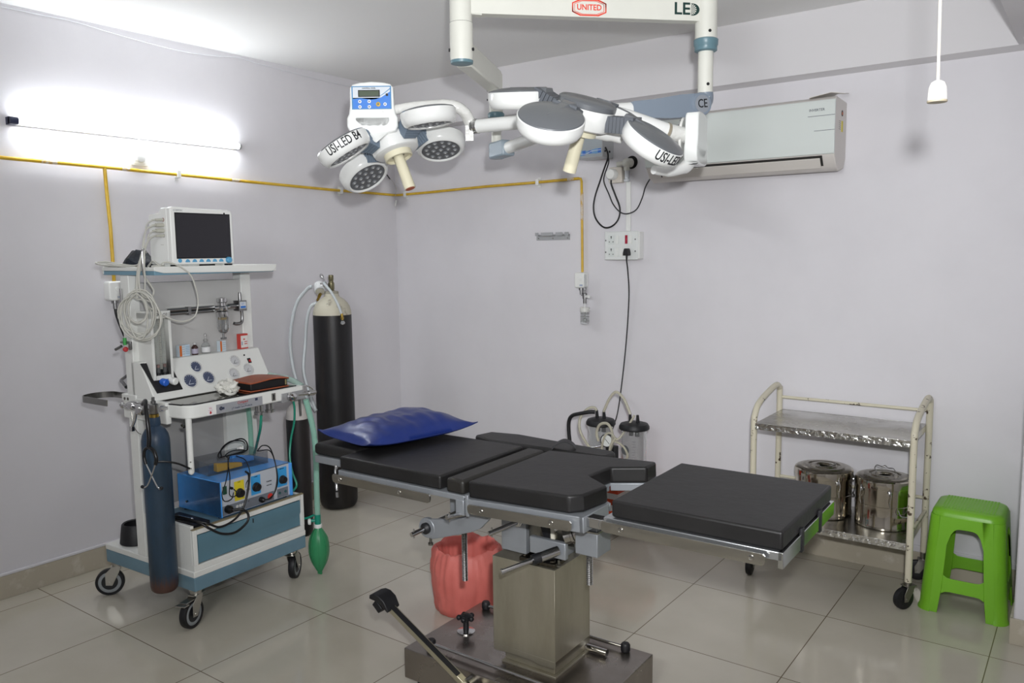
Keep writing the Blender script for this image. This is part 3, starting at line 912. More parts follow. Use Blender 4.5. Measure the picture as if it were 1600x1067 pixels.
# base box
b = LB()
b.box(-0.482, 0.284, -0.228, 0.228, 0.030, 0.142)
b.build('base', OT_BASE, ot, bev=0.003)
for x, y in ((-0.44, -0.18), (0.24, -0.18), (-0.44, 0.18), (0.24, 0.18)):
    LB().lathe([(0.018, 0), (0.018, 0.012), (0.010, 0.014), (0.010, 0.034)], (x, y, 0), n=18).build('levelling_foot', BLACK, ot)
def push_rod(p0, p1, r=0.006, knobs=(1, 1)):
    b = LB()
    b.cyl(p0, p1, r, n=14)
    o = b.build('push_rod', CHROME, ot)
    for p, q, k in ((p0, p1, knobs[0]), (p1, p0, knobs[1])):
        if k:
            c = V(p)
            LB().lathe([(0.015, -0.014), (0.017, -0.010), (0.017, 0.010), (0.013, 0.016), (0, 0.017)], c, (0, 0, 1), n=18).build('rod_knob', BLACK, o)
push_rod((-0.400, -0.172, 0.158), (0.30, -0.185, 0.158), knobs=(1, 1))
push_rod((-0.425, 0.190, 0.158), (0.195, 0.190, 0.158), knobs=(1, 1))
LB().cyl((0.08, 0.118, 0.157), (0.160, 0.118, 0.157), 0.013, n=18).build('oil_tube', CHROME, ot)
# star knob standing on the base
b = LB()
b.lathe([(0.034, 0.142), (0.034, 0.146), (0.012, 0.150)], (-0.372, -0.005, 0), n=26)
kn = b.build('washer', CHROME, ot)
b = LB()
b.lathe([(0.011, 0.148), (0.011, 0.185), (0.020, 0.19), (0.022, 0.205), (0.012, 0.212), (0, 0.213)], (-0.372, -0.005, 0), n=20)
for k in range(5):
    a = 2 * PI * k / 5
    b.sphere((-0.372 + 0.026 * math.cos(a), -0.005 + 0.026 * math.sin(a), 0.198), 0.0105, 10)
b.build('star_knob', BLACK, ot)
# foot pump lever with rubber pad
p0, p1 = V((-0.150, -0.262, 0.105)), V((-0.520, -0.285, 0.335))
d = (p1 - p0).normalized()
W = AX(p0, d, (0, 1, 0))
b = LB()
b.box(-0.02, (p1 - p0).length, -0.013, 0.013, -0.010, 0.010, 0, W)
b.build('pump_lever', mat('lever_plated', 'b7b29c', 0.3, 0.85), ot, bev=0.002)
LB().box(0.06, (p1 - p0).length - 0.02, -0.014, 0.006, -0.0125, -0.0095, 0, W).build('lever_strip', BLACK, ot)
b = LB()
W = AX(p1 + V((0.004, 0, 0.012)), V((1, 0.05, -0.12)), V((0.0, 1, 0.0)))
b.loft([[(-0.045, s_ * 0.030, -0.012), (-0.043, s_ * 0.032, 0.004), (-0.022, s_ * 0.034, 0.014), (0.0, s_ * 0.034, 0.014), (0.025, s_ * 0.034, 0.002), (0.047, s_ * 0.032, -0.028), (0.042, s_ * 0.030, -0.036), (0.0, s_ * 0.03, -0.012)] for s_ in (-1, 1)], M=W)
W = AX(p1 + V((-0.012, 0, -0.03)), V((0.72, 0, -0.62)), (0, -1, 0))
b.box(-0.028, 0.012, -0.017, 0.017, -0.014, 0.014, 0, W)
b.build('foot_pad', BLACK, ot, bev=0.003)
LB().lathe([(0.018, 0), (0.018, 0.01), (0.015, 0.014), (0, 0.015)], (-0.165, -0.275, 0.114), (0, -1, 0), n=20).build('pivot_cap', CREAM, ot, label='cream pivot cap')
LB().lathe([(0.022, 0), (0.022, 0.04)], (-0.165, -0.226, 0.114), (0, -1, 0), n=20).build('pivot_boss', STEEL_W, ot)

# ---------------------------------------------------------------- pillow: a sewn blue bag, high in two humps, pinched corners
def pillow():
    Lx, Wy = 0.36, 0.53
    nx, ny = 26, 40
    def h(u, v):
        e = max(0.0, (1 - abs(u) ** 2.6)) ** 0.55 * max(0.0, (1 - abs(v) ** 3.2)) ** 0.6
        hump = 0.82 + 0.22 * math.exp(-((v - 0.42) / 0.42) ** 2) + 0.13 * math.exp(-((v + 0.35) / 0.4) ** 2)
        return e * hump
    vs, fs = [], []
    for side in (1, -1):
        for i in range(nx + 1):
            for j in range(ny + 1):
                u, v = -1 + 2 * i / nx, -1 + 2 * j / ny
                k = 1 - 0.055 * (1 - abs(v) ** 3) * abs(u) - 0.0
                kk = 1 - 0.05 * (1 - abs(u) ** 3) * abs(v)
                x, y = u * Lx / 2 * k, v * Wy / 2 * kk
                hh = h(u, v)
                wr = noise.noise(V((u * 3.0, v * 7.0, 1.3))) * 0.008 * hh + 0.004 * hh * math.sin(26 * v + 5 * noise.noise(V((u * 2, v * 3, 0)))) * max(0, 1 - abs(v + 0.45) * 1.6)
                z = (0.074 * hh + wr) if side > 0 else -0.022 * hh
                lift = 0.020 * (abs(u) ** 4) * (abs(v) ** 4)
                vs.append((x, y, z + 0.022 + lift))
    q = lambda s_, i, j: s_ * (nx + 1) * (ny + 1) + i * (ny + 1) + j
    for s_ in (0, 1):
        for i in range(nx):
            for j in range(ny):
                f = (q(s_, i, j), q(s_, i + 1, j), q(s_, i + 1, j + 1), q(s_, i, j + 1))
                fs.append(f if s_ == 0 else f[::-1])
    W = Matrix.Translation((1.735, -1.80, 0.8215)) @ Matrix.Rotation(math.radians(-10), 4, 'Z')
    b = MB()
    b.add(vs, fs, 0, W)
    # seam cord round the edge
    edge = []
    for t in range(80):
        s4 = t / 20
        k = int(s4)
        f = -1 + 2 * (s4 - k)
        u, v = ((f, -1), (1, f), (-f, 1), (-1, -f))[k]
        kk = 1 - 0.055 * (1 - abs(v) ** 3) * abs(u)
        k2 = 1 - 0.05 * (1 - abs(u) ** 3) * abs(v)
        edge.append(V((u * Lx / 2 * kk, v * Wy / 2 * k2, 0.022 + 0.020 * abs(u) ** 4 * abs(v) ** 4)))
    o = b.build('pillow', mat('blue_vinyl', '1b2e70', 0.34, var=0.15, scale=4, coat=0.1, spec=0.5, bump=0.05, bscale=30), None, loc=(1.735, -1.80, 0.8215), ang=80)
    tag(o, 'shiny dark blue vinyl pillow on the head end of the operating table', 'pillow')
    MB().tube([W @ p for p in edge], 0.0022, 6, closed=True).build('seam', mat('blue_seam', '1a2a63', 0.4), o)
pillow()
# ---------------------------------------------------------------- anaesthesia trolley (frame: x out of the wall, y along it)
AO, AR = V((1.018, -2.302, 0)), 3.0
AM = Matrix.Translation(AO) @ Matrix.Rotation(math.radians(AR), 4, 'Z')
def aw(x, y, z):
    return AM @ V((x, y, z))
class AB(MB):
    """builder in trolley coordinates, for things that stand on or hang from the trolley"""
    def __init__(s):
        MB.__init__(s, AM)
am_ = thing('anaesthesia_machine', 'white and teal anaesthesia trolley with gauges and drawer on four casters', 'anaesthesia machine', AO, AR)
AWH = mat('trolley_white', 'dfe0dc', 0.33, var=0.05, scale=4)
APAN = mat('trolley_grey_panel', 'b9b8b6', 0.4, var=0.04, scale=3)
LBx = lambda *a: LB().box(*a)
# base plate with teal band and white lip
LBx(-0.656, 0.0, 0.0, 0.610, 0.161, 0.221).build('base', TEALPAINT, am_, bev=0.003, label='teal base band')
LBx(-0.657, 0.001, -0.001, 0.611, 0.221, 0.247).build('base_tray', AWH, am_, bev=0.003)
def caster(px, py, ang, brake=False):
    a = math.radians(ang)
    d = V((math.cos(a), math.sin(a), 0))          # rolling direction, wheel trails behind the pivot
    ax = V((-d.y, d.x, 0))
    c = V((px, py, 0.0625)) - d * 0.036
    b = LB()
    b.lathe([(0.028, 0.150), (0.028, 0.160)], (px, py, 0), n=24)
    b.lathe([(0.020, 0.134), (0.024, 0.138), (0.024, 0.150)], (px, py, 0), n=24)
    for s_ in (-1, 1):
        W = AX(c + ax * (0.021 * s_), -d, (0, 0, 1))
        b.prism([(-0.052, 0.074), (-0.014, 0.074), (0.016, 0.045), (0.016, -0.010), (-0.012, -0.014), (-0.022, 0.005), (-0.044, 0.048)], -0.0015, 0.0015, 0, W)
    b.box(-0.028, 0.040, -0.022, 0.022, 0.0715, 0.0745, 0, Matrix.Translation(V((px, py, 0.0625)) - V((0, 0, 0))) @ Matrix.Rotation(a, 4, 'Z'))
    b.cyl(c - ax * 0.026, c + ax * 0.026, 0.006, n=12)
    if brake:
        W = Matrix.Translation(V((px, py, 0))) @ Matrix.Rotation(a + PI, 4, 'Z')
        b.box(0.02, 0.085, -0.018, 0.018, 0.122, 0.126, 0, W)
        b.box(0.075, 0.105, -0.024, 0.024, 0.116, 0.121, 0, W)
    cs = b.build('caster', mat('zinc_plate', 'b8b6b0', 0.28, 1.0), am_, bev=0.001)
    b = LB()
    b.lathe([(0.049, -0.010), (0.050, -0.015), (0.0605, -0.014), (0.0625, -0.008), (0.0625, 0.008), (0.0605, 0.014), (0.050, 0.015), (0.049, 0.010)], c, ax, n=40, mi=0)
    for s_ in (-1, 1):
        b.lathe([(0.050, 0.0115), (0.046, 0.0135), (0.036, 0.0135), (0.034, 0.010)], c, ax * s_, n=40, mi=1)
        b.lathe([(0.0355, 0.0118), (0.012, 0.0125), (0.012, 0.016), (0, 0.016)], c, ax * s_, n=32, mi=2)
    b.build('wheel', [BLACK, mat('wheel_grey', '8f9496', 0.5), mat('wheel_hub_black', '1e1f22', 0.45)], cs)
caster(-0.045, 0.035, 107, True)
caster(-0.050, 0.565, -60)
caster(-0.630, 0.035, 50)
caster(-0.610, 0.560, 35)
# drawer body
b = LB()
b.box(-0.36, -0.001, 0.004, 0.607, 0.247, 0.272)
b.box(-0.36, -0.012, 0.004, 0.018, 0.272, 0.440)
b.box(-0.36, -0.012, 0.593, 0.607, 0.272, 0.425)
b.box(-0.36, -0.345, 0.004, 0.607, 0.272, 0.425)
b.box(-0.012, 0.0, 0.004, 0.024, 0.272, 0.424)
b.box(-0.012, 0.0, 0.588, 0.607, 0.272, 0.424)
b.box(-0.012, 0.0, 0.024, 0.588, 0.402, 0.424)
b.box(-0.345, -0.012, 0.018, 0.593, 0.412, 0.418)
b.build('drawer_body', AWH, am_, bev=0.0015)
LBx(-0.345, -0.014, 0.019, 0.592, 0.418, 0.4215).build('body_top', TEALPAINT, am_, label='teal top of the drawer body')
LBx(-0.016, 0.0005, 0.004, 0.607, 0.424, 0.4285).build('edge_strip', mat('tan_edge', '8f8468', 0.5, var=0.2, scale=20), am_, label='worn tan edge strip')
b = LB()
b.prism([(-0.012, 0.276), (-0.007, 0.276), (-0.007, 0.328), (0.000, 0.342), (0.000, 0.398), (-0.012, 0.398)], 0.028, 0.585, 0, Matrix(((1, 0, 0, 0), (0, 0, 1, 0), (0, 1, 0, 0), (0, 0, 0, 1))))
dr = b.build('drawer', mat('drawer_teal', '5d8292', 0.4, var=0.1, scale=4), am_, bev=0.001)
LB().box(-0.0005, 0.0016, 0.308, 0.312, 0.371, 0.389).build('keyhole', BLACK, dr)
# uprights, lower and upper back panels
LBx(-0.400, -0.340, 0.0, 0.048, 0.247, 1.480).build('upright', AWH, am_, bev=0.003)
LBx(-0.400, -0.340, 0.575, 0.632, 0.247, 1.480).build('upright', AWH, am_, bev=0.003)
LBx(-0.400, -0.375, 0.045, 0.460, 0.440, 0.940).build('lower_panel', mat('lower_grey', 'a3a2a1', 0.45), am_)
LBx(-0.385, -0.350, 0.460, 0.576, 0.440, 0.940).build('lower_panel', AWH, am_)
LBx(-0.395, -0.346, 0.046, 0.576, 1.085, 1.446).build('back_panel', APAN, am_, bev=0.002)
# overhead shelf: teal body, white tray lip with chamfered ends
b = LB()
b.box(-0.525, -0.150, 0.0, 0.615, 1.482, 1.500)
b.build('top_shelf', mat('shelf_teal', '7094a6', 0.35), am_, bev=0.002, label='teal underside of the top shelf')
b = LB()
pr = [(-0.004, 1.500), (0.040, 1.490), (0.605, 1.484), (0.628, 1.500), (0.630, 1.517), (0.0, 1.517), (-0.004, 1.512)]
b.prism(pr, -0.150, -0.144, 0, Matrix(((0, 0, 1, 0), (1, 0, 0, 0), (0, 1, 0, 0), (0, 0, 0, 1))))
b.box(-0.525, -0.146, -0.004, 0.006, 1.500, 1.515)
b.box(-0.525, -0.146, 0.610, 0.629, 1.486, 1.517)
b.box(-0.528, -0.518, -0.002, 0.628, 1.486, 1.520)
b.box(-0.520, -0.150, 0.004, 0.612, 1.500, 1.508)
b.build('shelf_tray', AWH, am_, bev=0.002)
LB().tube([(-0.205, -0.006, 1.470), (-0.200, -0.016, 1.50), (-0.200, -0.016, 1.575), (-0.200, -0.008, 1.590), (-0.200, 0.004, 1.575)], 0.005, 10, sub=4).build('cable_hook', CHROME, am_)
LB().tube([(-0.385, -0.008, 1.365), (-0.385, -0.008, 1.425)], 0.006, 10).build('side_pin', CHROME, am_)
# console with its slanted gauge face
z0c, z1c, x0c, x1c = 0.952, 1.108, -0.200, -0.288
b = LB()
Wy = Matrix(((1, 0, 0, 0), (0, 0, 1, 0), (0, 1, 0, 0), (0, 0, 0, 1)))
b.prism([(x0c, z0c), (x1c, z1c), (x1c - 0.004, z1c + 0.004), (-0.36, z1c + 0.004), (-0.36, z0c)], 0.0, 0.622, 0, Wy)
b.build('console', AWH, am_, bev=0.004)
sl_d = V((x1c - x0c, 0, z1c - z0c)).normalized()
CW = lambda y, z, off=0.0: AX(V((x0c + (x1c - x0c) * (z - z0c) / (z1c - z0c), y, z)) + V((sl_d.z, 0, -sl_d.x)) * off, (0, 1, 0), sl_d)
def gauge(y, z, r, face):
    W = CW(y, z)
    b = LB()
    b.lathe([(r + 0.004, 0.0), (r + 0.004, 0.004), (r, 0.006), (r, 0.0025), (0, 0.0025)], n=36, M=W)
    dk = face == 'dark'
    b.lathe([(r - 0.001, 0.0026), (0, 0.0030)], n=36, mi=1, M=W)
    for k in range(11):
        a = math.radians(220 - 26 * k)
        Wt = W @ Matrix.Rotation(a, 4, 'Z')
        b.box(r * 0.74, r * 0.90, -0.0005, 0.0005, 0.0030, 0.0034, 2, Wt)
    b.box(-r * 0.15, r * 0.68, -0.0007, 0.0007, 0.0034, 0.0040, 2, W @ Matrix.Rotation(math.radians(232), 4, 'Z'))
    b.box(-r * 0.4, r * 0.4, -r * 0.55, -r * 0.47, 0.003, 0.0033, 2, W)
    b.build('gauge', [mat('gauge_rim', 'd2d2d0', 0.3), mat('gauge_dark', '454d66', 0.4) if dk else mat('gauge_white', 'bfc0c2', 0.4), mat('gauge_tick_light', 'cfd3dc', 0.5) if dk else DARKTEXT], am_, label='dark blue dial gauge' if dk else 'pale dial gauge')
gauge(0.247, 1.064, 0.0255, 'dark')
gauge(0.193, 1.010, 0.0300, 'dark')
gauge(0.288, 1.012, 0.0285, 'dark')
gauge(0.458, 1.066, 0.0250, 'pale')
gauge(0.425, 1.012, 0.0250, 'pale')
gauge(0.512, 1.022, 0.0255, 'pale')
W = CW(0.538, 1.058)
LB().box(-0.008, 0.008, -0.012, 0.012, 0, 0.004, 0, W).box(-0.005, 0.005, -0.008, 0.003, 0.004, 0.0065, 1, W).build('switch', [BLACK, mat('switch_red', 'b02b2b', 0.4)], am_, label='black rocker switch with red key')
LB().lathe([(0.004, 0), (0.004, 0.003), (0, 0.003)], n=12, M=CW(0.522, 1.085)).build('pilot_lamp', BLACK_GL, am_)
# flow meter in its black recess
b = LB()
W = CW(0.0, z0c)
hl = 0.178
b.prism([(-0.002, hl), (0.022, 0.034), (0.144, 0.034), (0.128, hl), (0.114, hl), (0.129, 0.050), (0.034, 0.050), (0.014, hl)], -0.002, 0.004, 0, W)
b.prism([(0.014, hl), (0.034, 0.050), (0.129, 0.050), (0.114, hl)], -0.002, 0.001, 0, W)
b.build('recess_frame', BLACK, am_, bev=0.001)
b = LB()
fx0, fx1 = -0.338, -0.255
b.box(-0.345, -0.240, 0.027, 0.039, 1.034, 1.322)
b.box(-0.345, -0.240, 0.109, 0.122, 1.034, 1.322)
b.box(-0.345, -0.240, 0.027, 0.122, 1.296, 1.328)
b.box(-0.345, -0.240, 0.039, 0.109, 1.034, 1.052)
b.box(-0.345, -0.268, 0.039, 0.109, 1.052, 1.296, 1)
b.build('flow_meter', [AWH, mat('scale_plate', 'a9aaa2', 0.4)], am_, bev=0.001)
for i, y in enumerate((0.060, 0.091)):
    t = LB().cyl((-0.256, y, 1.053), (-0.256, y, 1.292), 0.0085, n=18).build('flow_tube', CLEAR, am_)
    b = LB()
    for k in range(28):
        b.box(-0.2679, -0.2675, y - 0.014, y - (0.007 if k % 4 else 0.002), 1.068 + k * 0.0076, 1.0692 + k * 0.0076)
    b.build('flow_scale', DARKTEXT, am_)
    LB().lathe([(0.0105, 1.052), (0.0105, 1.062), (0.006, 1.064), (0.006, 1.085)], (-0.256, y, 0), n=16).build('tube_seat', BLACK, am_)
    LB().lathe([(0.0055, 1.085), (0.0055, 1.098), (0, 1.100)], (-0.256, y, 0), n=12).build('float', mat('float_brown', '7e4a3a', 0.4), am_)
LB().lathe([(0.0, 0), (0.013, 0), (0.016, 0.003), (0.016, 0.026), (0.012, 0.030), (0, 0.030)], (-0.246, 0.066, 1.024), (1, 0.15, -0.1), n=20).build('flow_knob', mat('knob_blue', '2c63c4', 0.35), am_, label='blue flow knob')
LB().lathe([(0.0, 0), (0.013, 0), (0.016, 0.003), (0.016, 0.030), (0.012, 0.034), (0, 0.034)], (-0.246, 0.108, 1.024), (1, 0.15, -0.1), n=20).build('flow_knob', WHITE_PL, am_, label='white flow knob')
LB().text('N2O  O2', 0.016, AX((-0.2395, 0.075, 1.312), (0, 1, 0), (0, 0, 1)), 0).build('flow_legend', DARKTEXT, am_)
# back bar with trap and regulator
b = LB()
for z in (1.322, 1.306):
    b.cyl((-0.322, 0.165, z), (-0.322, 0.400, z), 0.0075, n=16)
b.box(-0.335, -0.31, 0.26, 0.275, 1.296, 1.332)
b.build('back_bar', mat('dull_chrome', '8e8e8e', 0.28, 1.0), am_)
LBx(-0.346, -0.343, 0.17, 0.42, 1.333, 1.336).build('panel_line', mat('faint_line', 'd6d6d2', 0.5), am_)
vx, vy = -0.305, 0.435
b = LB()
b.lathe([(0.0, 1.300), (0.022, 1.300), (0.026, 1.306), (0.026, 1.322), (0.018, 1.326), (0.018, 1.340), (0.024, 1.345), (0.024, 1.362), (0.0, 1.368)], (vx, vy, 0), n=24)
b.cyl((vx, vy - 0.045, 1.318), (vx, vy + 0.07, 1.318), 0.011, n=16)
b.lathe([(0.028, 1.276), (0.029, 1.280), (0.029, 1.298), (0.022, 1.300)], (vx, vy, 0), n=24)
b.build('trap_head', CHROME, am_)
b = LB()
b.lathe([(0.025, 1.285), (0.025, 1.225), (0.021, 1.208), (0.012, 1.200), (0.0, 1.198)], (vx, vy, 0), n=28)
b.build('trap_bowl', CLEAR, am_, label='clear bowl of the trap')
b = LB()
b.cyl((vx, vy, 1.212), (vx, vy, 1.285), 0.006, n=12)
b.lathe([(0.016, 1.262), (0.016, 1.272)], (vx, vy, 0), n=18, mi=1)
b.lathe([(0.013, 1.206), (0.014, 1.216), (0, 1.218)], (vx, vy, 0), n=18)
b.cyl((vx, vy, 1.174), (vx, vy, 1.202), 0.005, n=10)
b.box(vx - 0.004, vx + 0.004, vy - 0.014, vy + 0.014, 1.170, 1.178)
b.build('trap_core', [mat('trap_grey', '7f7f80', 0.4, 0.6), BRASS], am_)
for a in (0.6, 2.2, 3.7, 5.2):
    LB().tube([(vx + 0.027 * math.cos(a), vy + 0.027 * math.sin(a), 1.288), (vx + 0.027 * math.cos(a), vy + 0.027 * math.sin(a), 1.225), (vx + 0.020 * math.cos(a), vy + 0.020 * math.sin(a), 1.206), (vx + 0.008 * math.cos(a), vy + 0.008 * math.sin(a), 1.198)], 0.002, 6).build('guard_wire', CHROME, am_)
b = LB()
b.box(-0.325, -0.285, 0.515, 0.560, 1.298, 1.346)
b.box(-0.2848, -0.2840, 0.520, 0.556, 1.308, 1.340, 1)
b.box(-0.2840, -0.2836, 0.523, 0.553, 1.310, 1.320, 2)
b.text('LT', 0.012, AX((-0.2838, 0.536, 1.330), (0, 1, 0), (0, 0, 1)), 2)
b.cyl((-0.305, 0.47, 1.322), (-0.305, 0.516, 1.322), 0.012, n=16)
b.lathe([(0.008, 1.346), (0.008, 1.372), (0.006, 1.385), (0, 1.386)], (-0.305, 0.538, 0), n=14)
b.tube([(-0.305, 0.545, 1.30), (-0.305, 0.546, 1.262), (-0.303, 0.538, 1.240), (-0.300, 0.510, 1.236), (-0.298, 0.492, 1.240)], 0.0075, 12, sub=4)
b.build('regulator', [mat('dull_chrome', '8e8e8e', 0.28, 1.0), mat('regulator_plate', 'c9ced4', 0.4), BLUETEXT], am_)
# work top
b = LB()
top = [(-0.30, 0.0), (-0.30, 0.628), (0.0, 0.632), (0.0, 0.075), (-0.006, 0.045), (-0.024, 0.022), (-0.05, 0.014), (-0.12, 0.008)]
b.prism(top, 0.890, 0.946)
b.build('work_top', AWH, am_, bev=0.006)
b = LB()
b.prism([(-0.21, 0.010), (-0.21, 0.600), (-0.012, 0.600), (-0.014, 0.060), (-0.05, 0.022)], 0.9455, 0.9485)
b.build('work_tray', mat('dark_mirror_steel', '77746f', 0.06, 1.0), am_)
b = LB()
edge_ = [(-0.20, 0.009), (-0.12, 0.011), (-0.05, 0.020), (-0.014, 0.056), (-0.011, 0.60)]
b.tube([(x, y, 0.9475) for x, y in edge_], 0.0032, 8)
b.build('tray_gasket', BLACK, am_)
LBx(-0.43, -0.12, -0.004, 0.02, 0.862, 0.955).box(-0.437, -0.33, -0.006, 0.045, 0.935, 0.968).build('yoke_block', AWH, am_, bev=0.004)
for x, z in ((-0.412, 0.948), (-0.388, 0.948), (-0.412, 0.915), (-0.388, 0.915)):
    LB().lathe([(0.007, 0), (0.007, 0.003), (0, 0.004)], (x, -0.005, z), (0, -1, 0), n=6).build('bolt', STEEL_W, am_)
LB().cyl((-0.022, 0.030, 0.668), (-0.022, 0.030, 0.895), 0.0125, n=20).sphere((-0.022, 0.030, 0.668), 0.0125, 16).build('hanging_bar', AWH, am_)
for z in (0.685, 0.712):
    LB().lathe([(0.003, 0), (0.003, 0.002), (0, 0.002)], (-0.0125, 0.0225, z), (0.8, -0.6, 0), n=8).build('screw', STEEL_W, am_)
LB().tube([(-0.045, 0.030, 0.888), (-0.047, 0.030, 0.862), (-0.058, 0.030, 0.852), (-0.070, 0.030, 0.862)], 0.005, 8, sub=4).build('tray_hook', STEEL_W, am_)
# maker's plate and oxygen sticker on the front edge
b = LB()
PW = lambda y, z: AX((0.0008, y, z), (0, 1, 0), (0, 0, 1))
b.box(0.0, 0.0012, 0.150, 0.392, 0.893, 0.932)
b.text('Compact', 0.015, PW(0.285, 0.9235), 1, shear=0.25, bold=0.0003)
b.text('Anaesthesia System', 0.0062, PW(0.285, 0.9135), 2)
b.text('J.T Health Care Products', 0.0105, PW(0.282, 0.9035), 2, bold=0.0002)
b.lathe([(0.0085, 0.0012), (0.0085, 0.0016), (0.005, 0.0016), (0.005, 0.0012)], (0, 0.173, 0.913), (1, 0, 0), n=20, mi=2)
b.box(0.001, 0.0016, 0.180, 0.190, 0.907, 0.917, 2)
b.box(0.001, 0.0016, 0.352, 0.366, 0.918, 0.929, 2)
b.build('name_plate', [mat('plate_grey', 'a6a8ae', 0.35, 0.3), mat('plate_red', 'a3312f', 0.5), mat('plate_ink', '343a52', 0.5)], am_)
b = LB()
b.box(0.0, 0.0012, 0.110, 0.132, 0.893, 0.930)
b.prism([(0.121, 0.897), (0.128, 0.904), (0.124, 0.904), (0.124, 0.910), (0.118, 0.910), (0.118, 0.904), (0.114, 0.904)], 0.0012, 0.0017, 1, Matrix(((0, 0, 1, 0), (1, 0, 0, 0), (0, 1, 0, 0), (0, 0, 0, 1))))
b.text('O2', 0.009, PW(0.121, 0.922), 1)
b.box(0.0011, 0.0015, 0.110, 0.132, 0.9128, 0.9136, 1)
b.build('sticker', [mat('sticker_white', 'dcd9dc', 0.45), mat('sticker_red', 'b5252c', 0.5)], am_, label='white sticker with red arrow')
LBx(0.0, 0.0014, 0.445, 0.467, 0.900, 0.935).box(0.0014, 0.0018, 0.452, 0.460, 0.905, 0.930, 1).build('sticker', [mat('sticker_steel', '84827c', 0.4, 0.5), DARKTEXT], am_, label='small grey plate')
# outlet block at the end of the work top
b = LB()
b.box(-0.06, 0.004, 0.50, 0.64, 0.882, 0.925)
b.build('outlet_block', mat('block_grey', 'a3a4a6', 0.35, 0.4), am_, bev=0.002)
b = LB()
b.lathe([(0.020, 0), (0.022, 0.004), (0.022, 0.018), (0.015, 0.022), (0.013, 0.034), (0, 0.036)], (0.004, 0.548, 0.905), (1, 0, 0.05), n=24)
b.build('outlet_valve', CHROME, am_)
b = LB()
b.cyl((-0.005, 0.60, 0.905), (0.01, 0.700, 0.903), 0.0095, n=18)
b.lathe([(0.013, 0), (0.014, 0.03), (0.010, 0.032)], (0.006, 0.66, 0.904), (0.1, 1, 0), n=18)
b.tube([(0.0, 0.64, 0.915), (-0.01, 0.668, 0.937), (-0.02, 0.73, 0.900)], 0.004, 8, sub=4)
b.box(-0.012, 0.006, 0.628, 0.65, 0.915, 0.945)
b.build('outlet_pipe', CHROME, am_)
LB().cyl((-0.01, 0.618, 0.885), (-0.012, 0.622, 0.800), 0.0055, n=12).build('drain_rod', mat('dull_chrome', '8e8e8e', 0.28, 1.0), am_)
LB().tube([(-0.20, 0.60, 0.985), (-0.10, 0.640, 0.965), (-0.03, 0.655, 0.935)], 0.014, 14, sub=5).build('elbow_tube', mat('pale_green_tube', 'b7cfc6', 0.25, trans=0.4), am_)
for y in (0.405, 0.465):
    LB().lathe([(0.017, 0.0), (0.017, -0.028), (0.022, -0.030), (0.022, -0.042), (0.014, -0.044)], (-0.04, y, 0.884), n=22).build('hose_socket', CHROME, am_)
# stadium-shaped steel side holder and rubber cup for a standing cylinder
pts = []
for k in range(25):
    a = math.radians(90 + 180 * k / 24)
    pts.append((-0.580 + 0.060 * math.cos(a), -0.018 + 0.075 * math.sin(a)))
pts = [(-0.405, 0.057)] + pts + [(-0.405, -0.093)]
b = LB()
b.rings([[V((x, y, 0.928)), V((x, y, 0.955)), V((x * 1.0 + (0.004 if x > -0.58 else 0.004 * math.cos(math.atan2(y + 0.018, x + 0.58)) * -1), y + (-0.004 if y > -0.018 else 0.004), 0.955)), V((x + (0.0 if x > -0.58 else -0.004 * math.cos(math.atan2(y + 0.018, x + 0.58))), y + (-0.004 if y > -0.018 else 0.004), 0.928))] for x, y in pts])
b.build('side_holder', mat('holder_steel', '8c8b88', 0.25, 1.0), am_)
b = LB()
b.lathe([(0.068, 0.248), (0.072, 0.252), (0.061, 0.335), (0.056, 0.340), (0.050, 0.336), (0.052, 0.262), (0.0, 0.262)], (-0.552, 0.090, 0), n=36)
b.build('rubber_cup', BLACK, am_, label='black rubber cup on the base')
# clamp yokes that carry the two cylinders
for yb, s_ in ((-0.03, -1), (0.64, 1)):
    b = LB()
    b.cyl((-0.13, yb + 0.035 * -s_, 0.932), (-0.13, yb - 0.004 * s_, 0.932), 0.012, n=14)
    b.build('yoke_arm', CHROME, am_)

# ---------------------------------------------------------------- gas cylinders on the trolley
def yoke_cylinder(name, c, h0, h1, colbody, shoulder, label, r=0.055):
    """a slim cylinder with round shoulder, neck and pin valve, held by the trolley's yoke"""
    o = thing(name, label, 'gas cylinder', (c.x, c.y, h0))
    zb, zs = h0, h1 - 0.085
    b = MB()
    b.lathe([(0.0, zb), (r * 0.80, zb), (r * 0.95, zb + 0.010), (r, zb + 0.028), (r, zs)] , (c.x, c.y, 0), n=44)
    b.build('body', colbody, o)
    b = MB()
    b.lathe([(r, zs), (r * 0.985, zs + 0.018), (r * 0.90, zs + 0.040), (r * 0.70, zs + 0.060), (r * 0.40, zs + 0.075), (0.024, zs + 0.082), (0.022, zs + 0.110), (0.0, zs + 0.110)], (c.x, c.y, 0), n=44)
    b.build('shoulder', shoulder, o)
    b = MB()
    zv = zs + 0.110
    b.lathe([(0.019, zv - 0.002), (0.019, zv + 0.012)], (c.x, c.y, 0), n=18, mi=1)
    b.lathe([(0.015, zv + 0.012), (0.018, zv + 0.016), (0.018, zv + 0.052), (0.010, zv + 0.056), (0.010, zv + 0.066), (0.006, zv + 0.068), (0.006, zv + 0.082), (0, zv + 0.083)], (c.x, c.y, 0), n=18)
    b.build('valve', [mat('dull_chrome', '8e8e8e', 0.28, 1.0), BRASS], o)
    return o, zv
BLUEB = mat('old_blue_paint', '2c4358', 0.42, col2='22313f', scale=7, stretch=(1, 1, 0.35), bump=0.05, fac=(0.3, 0.65))
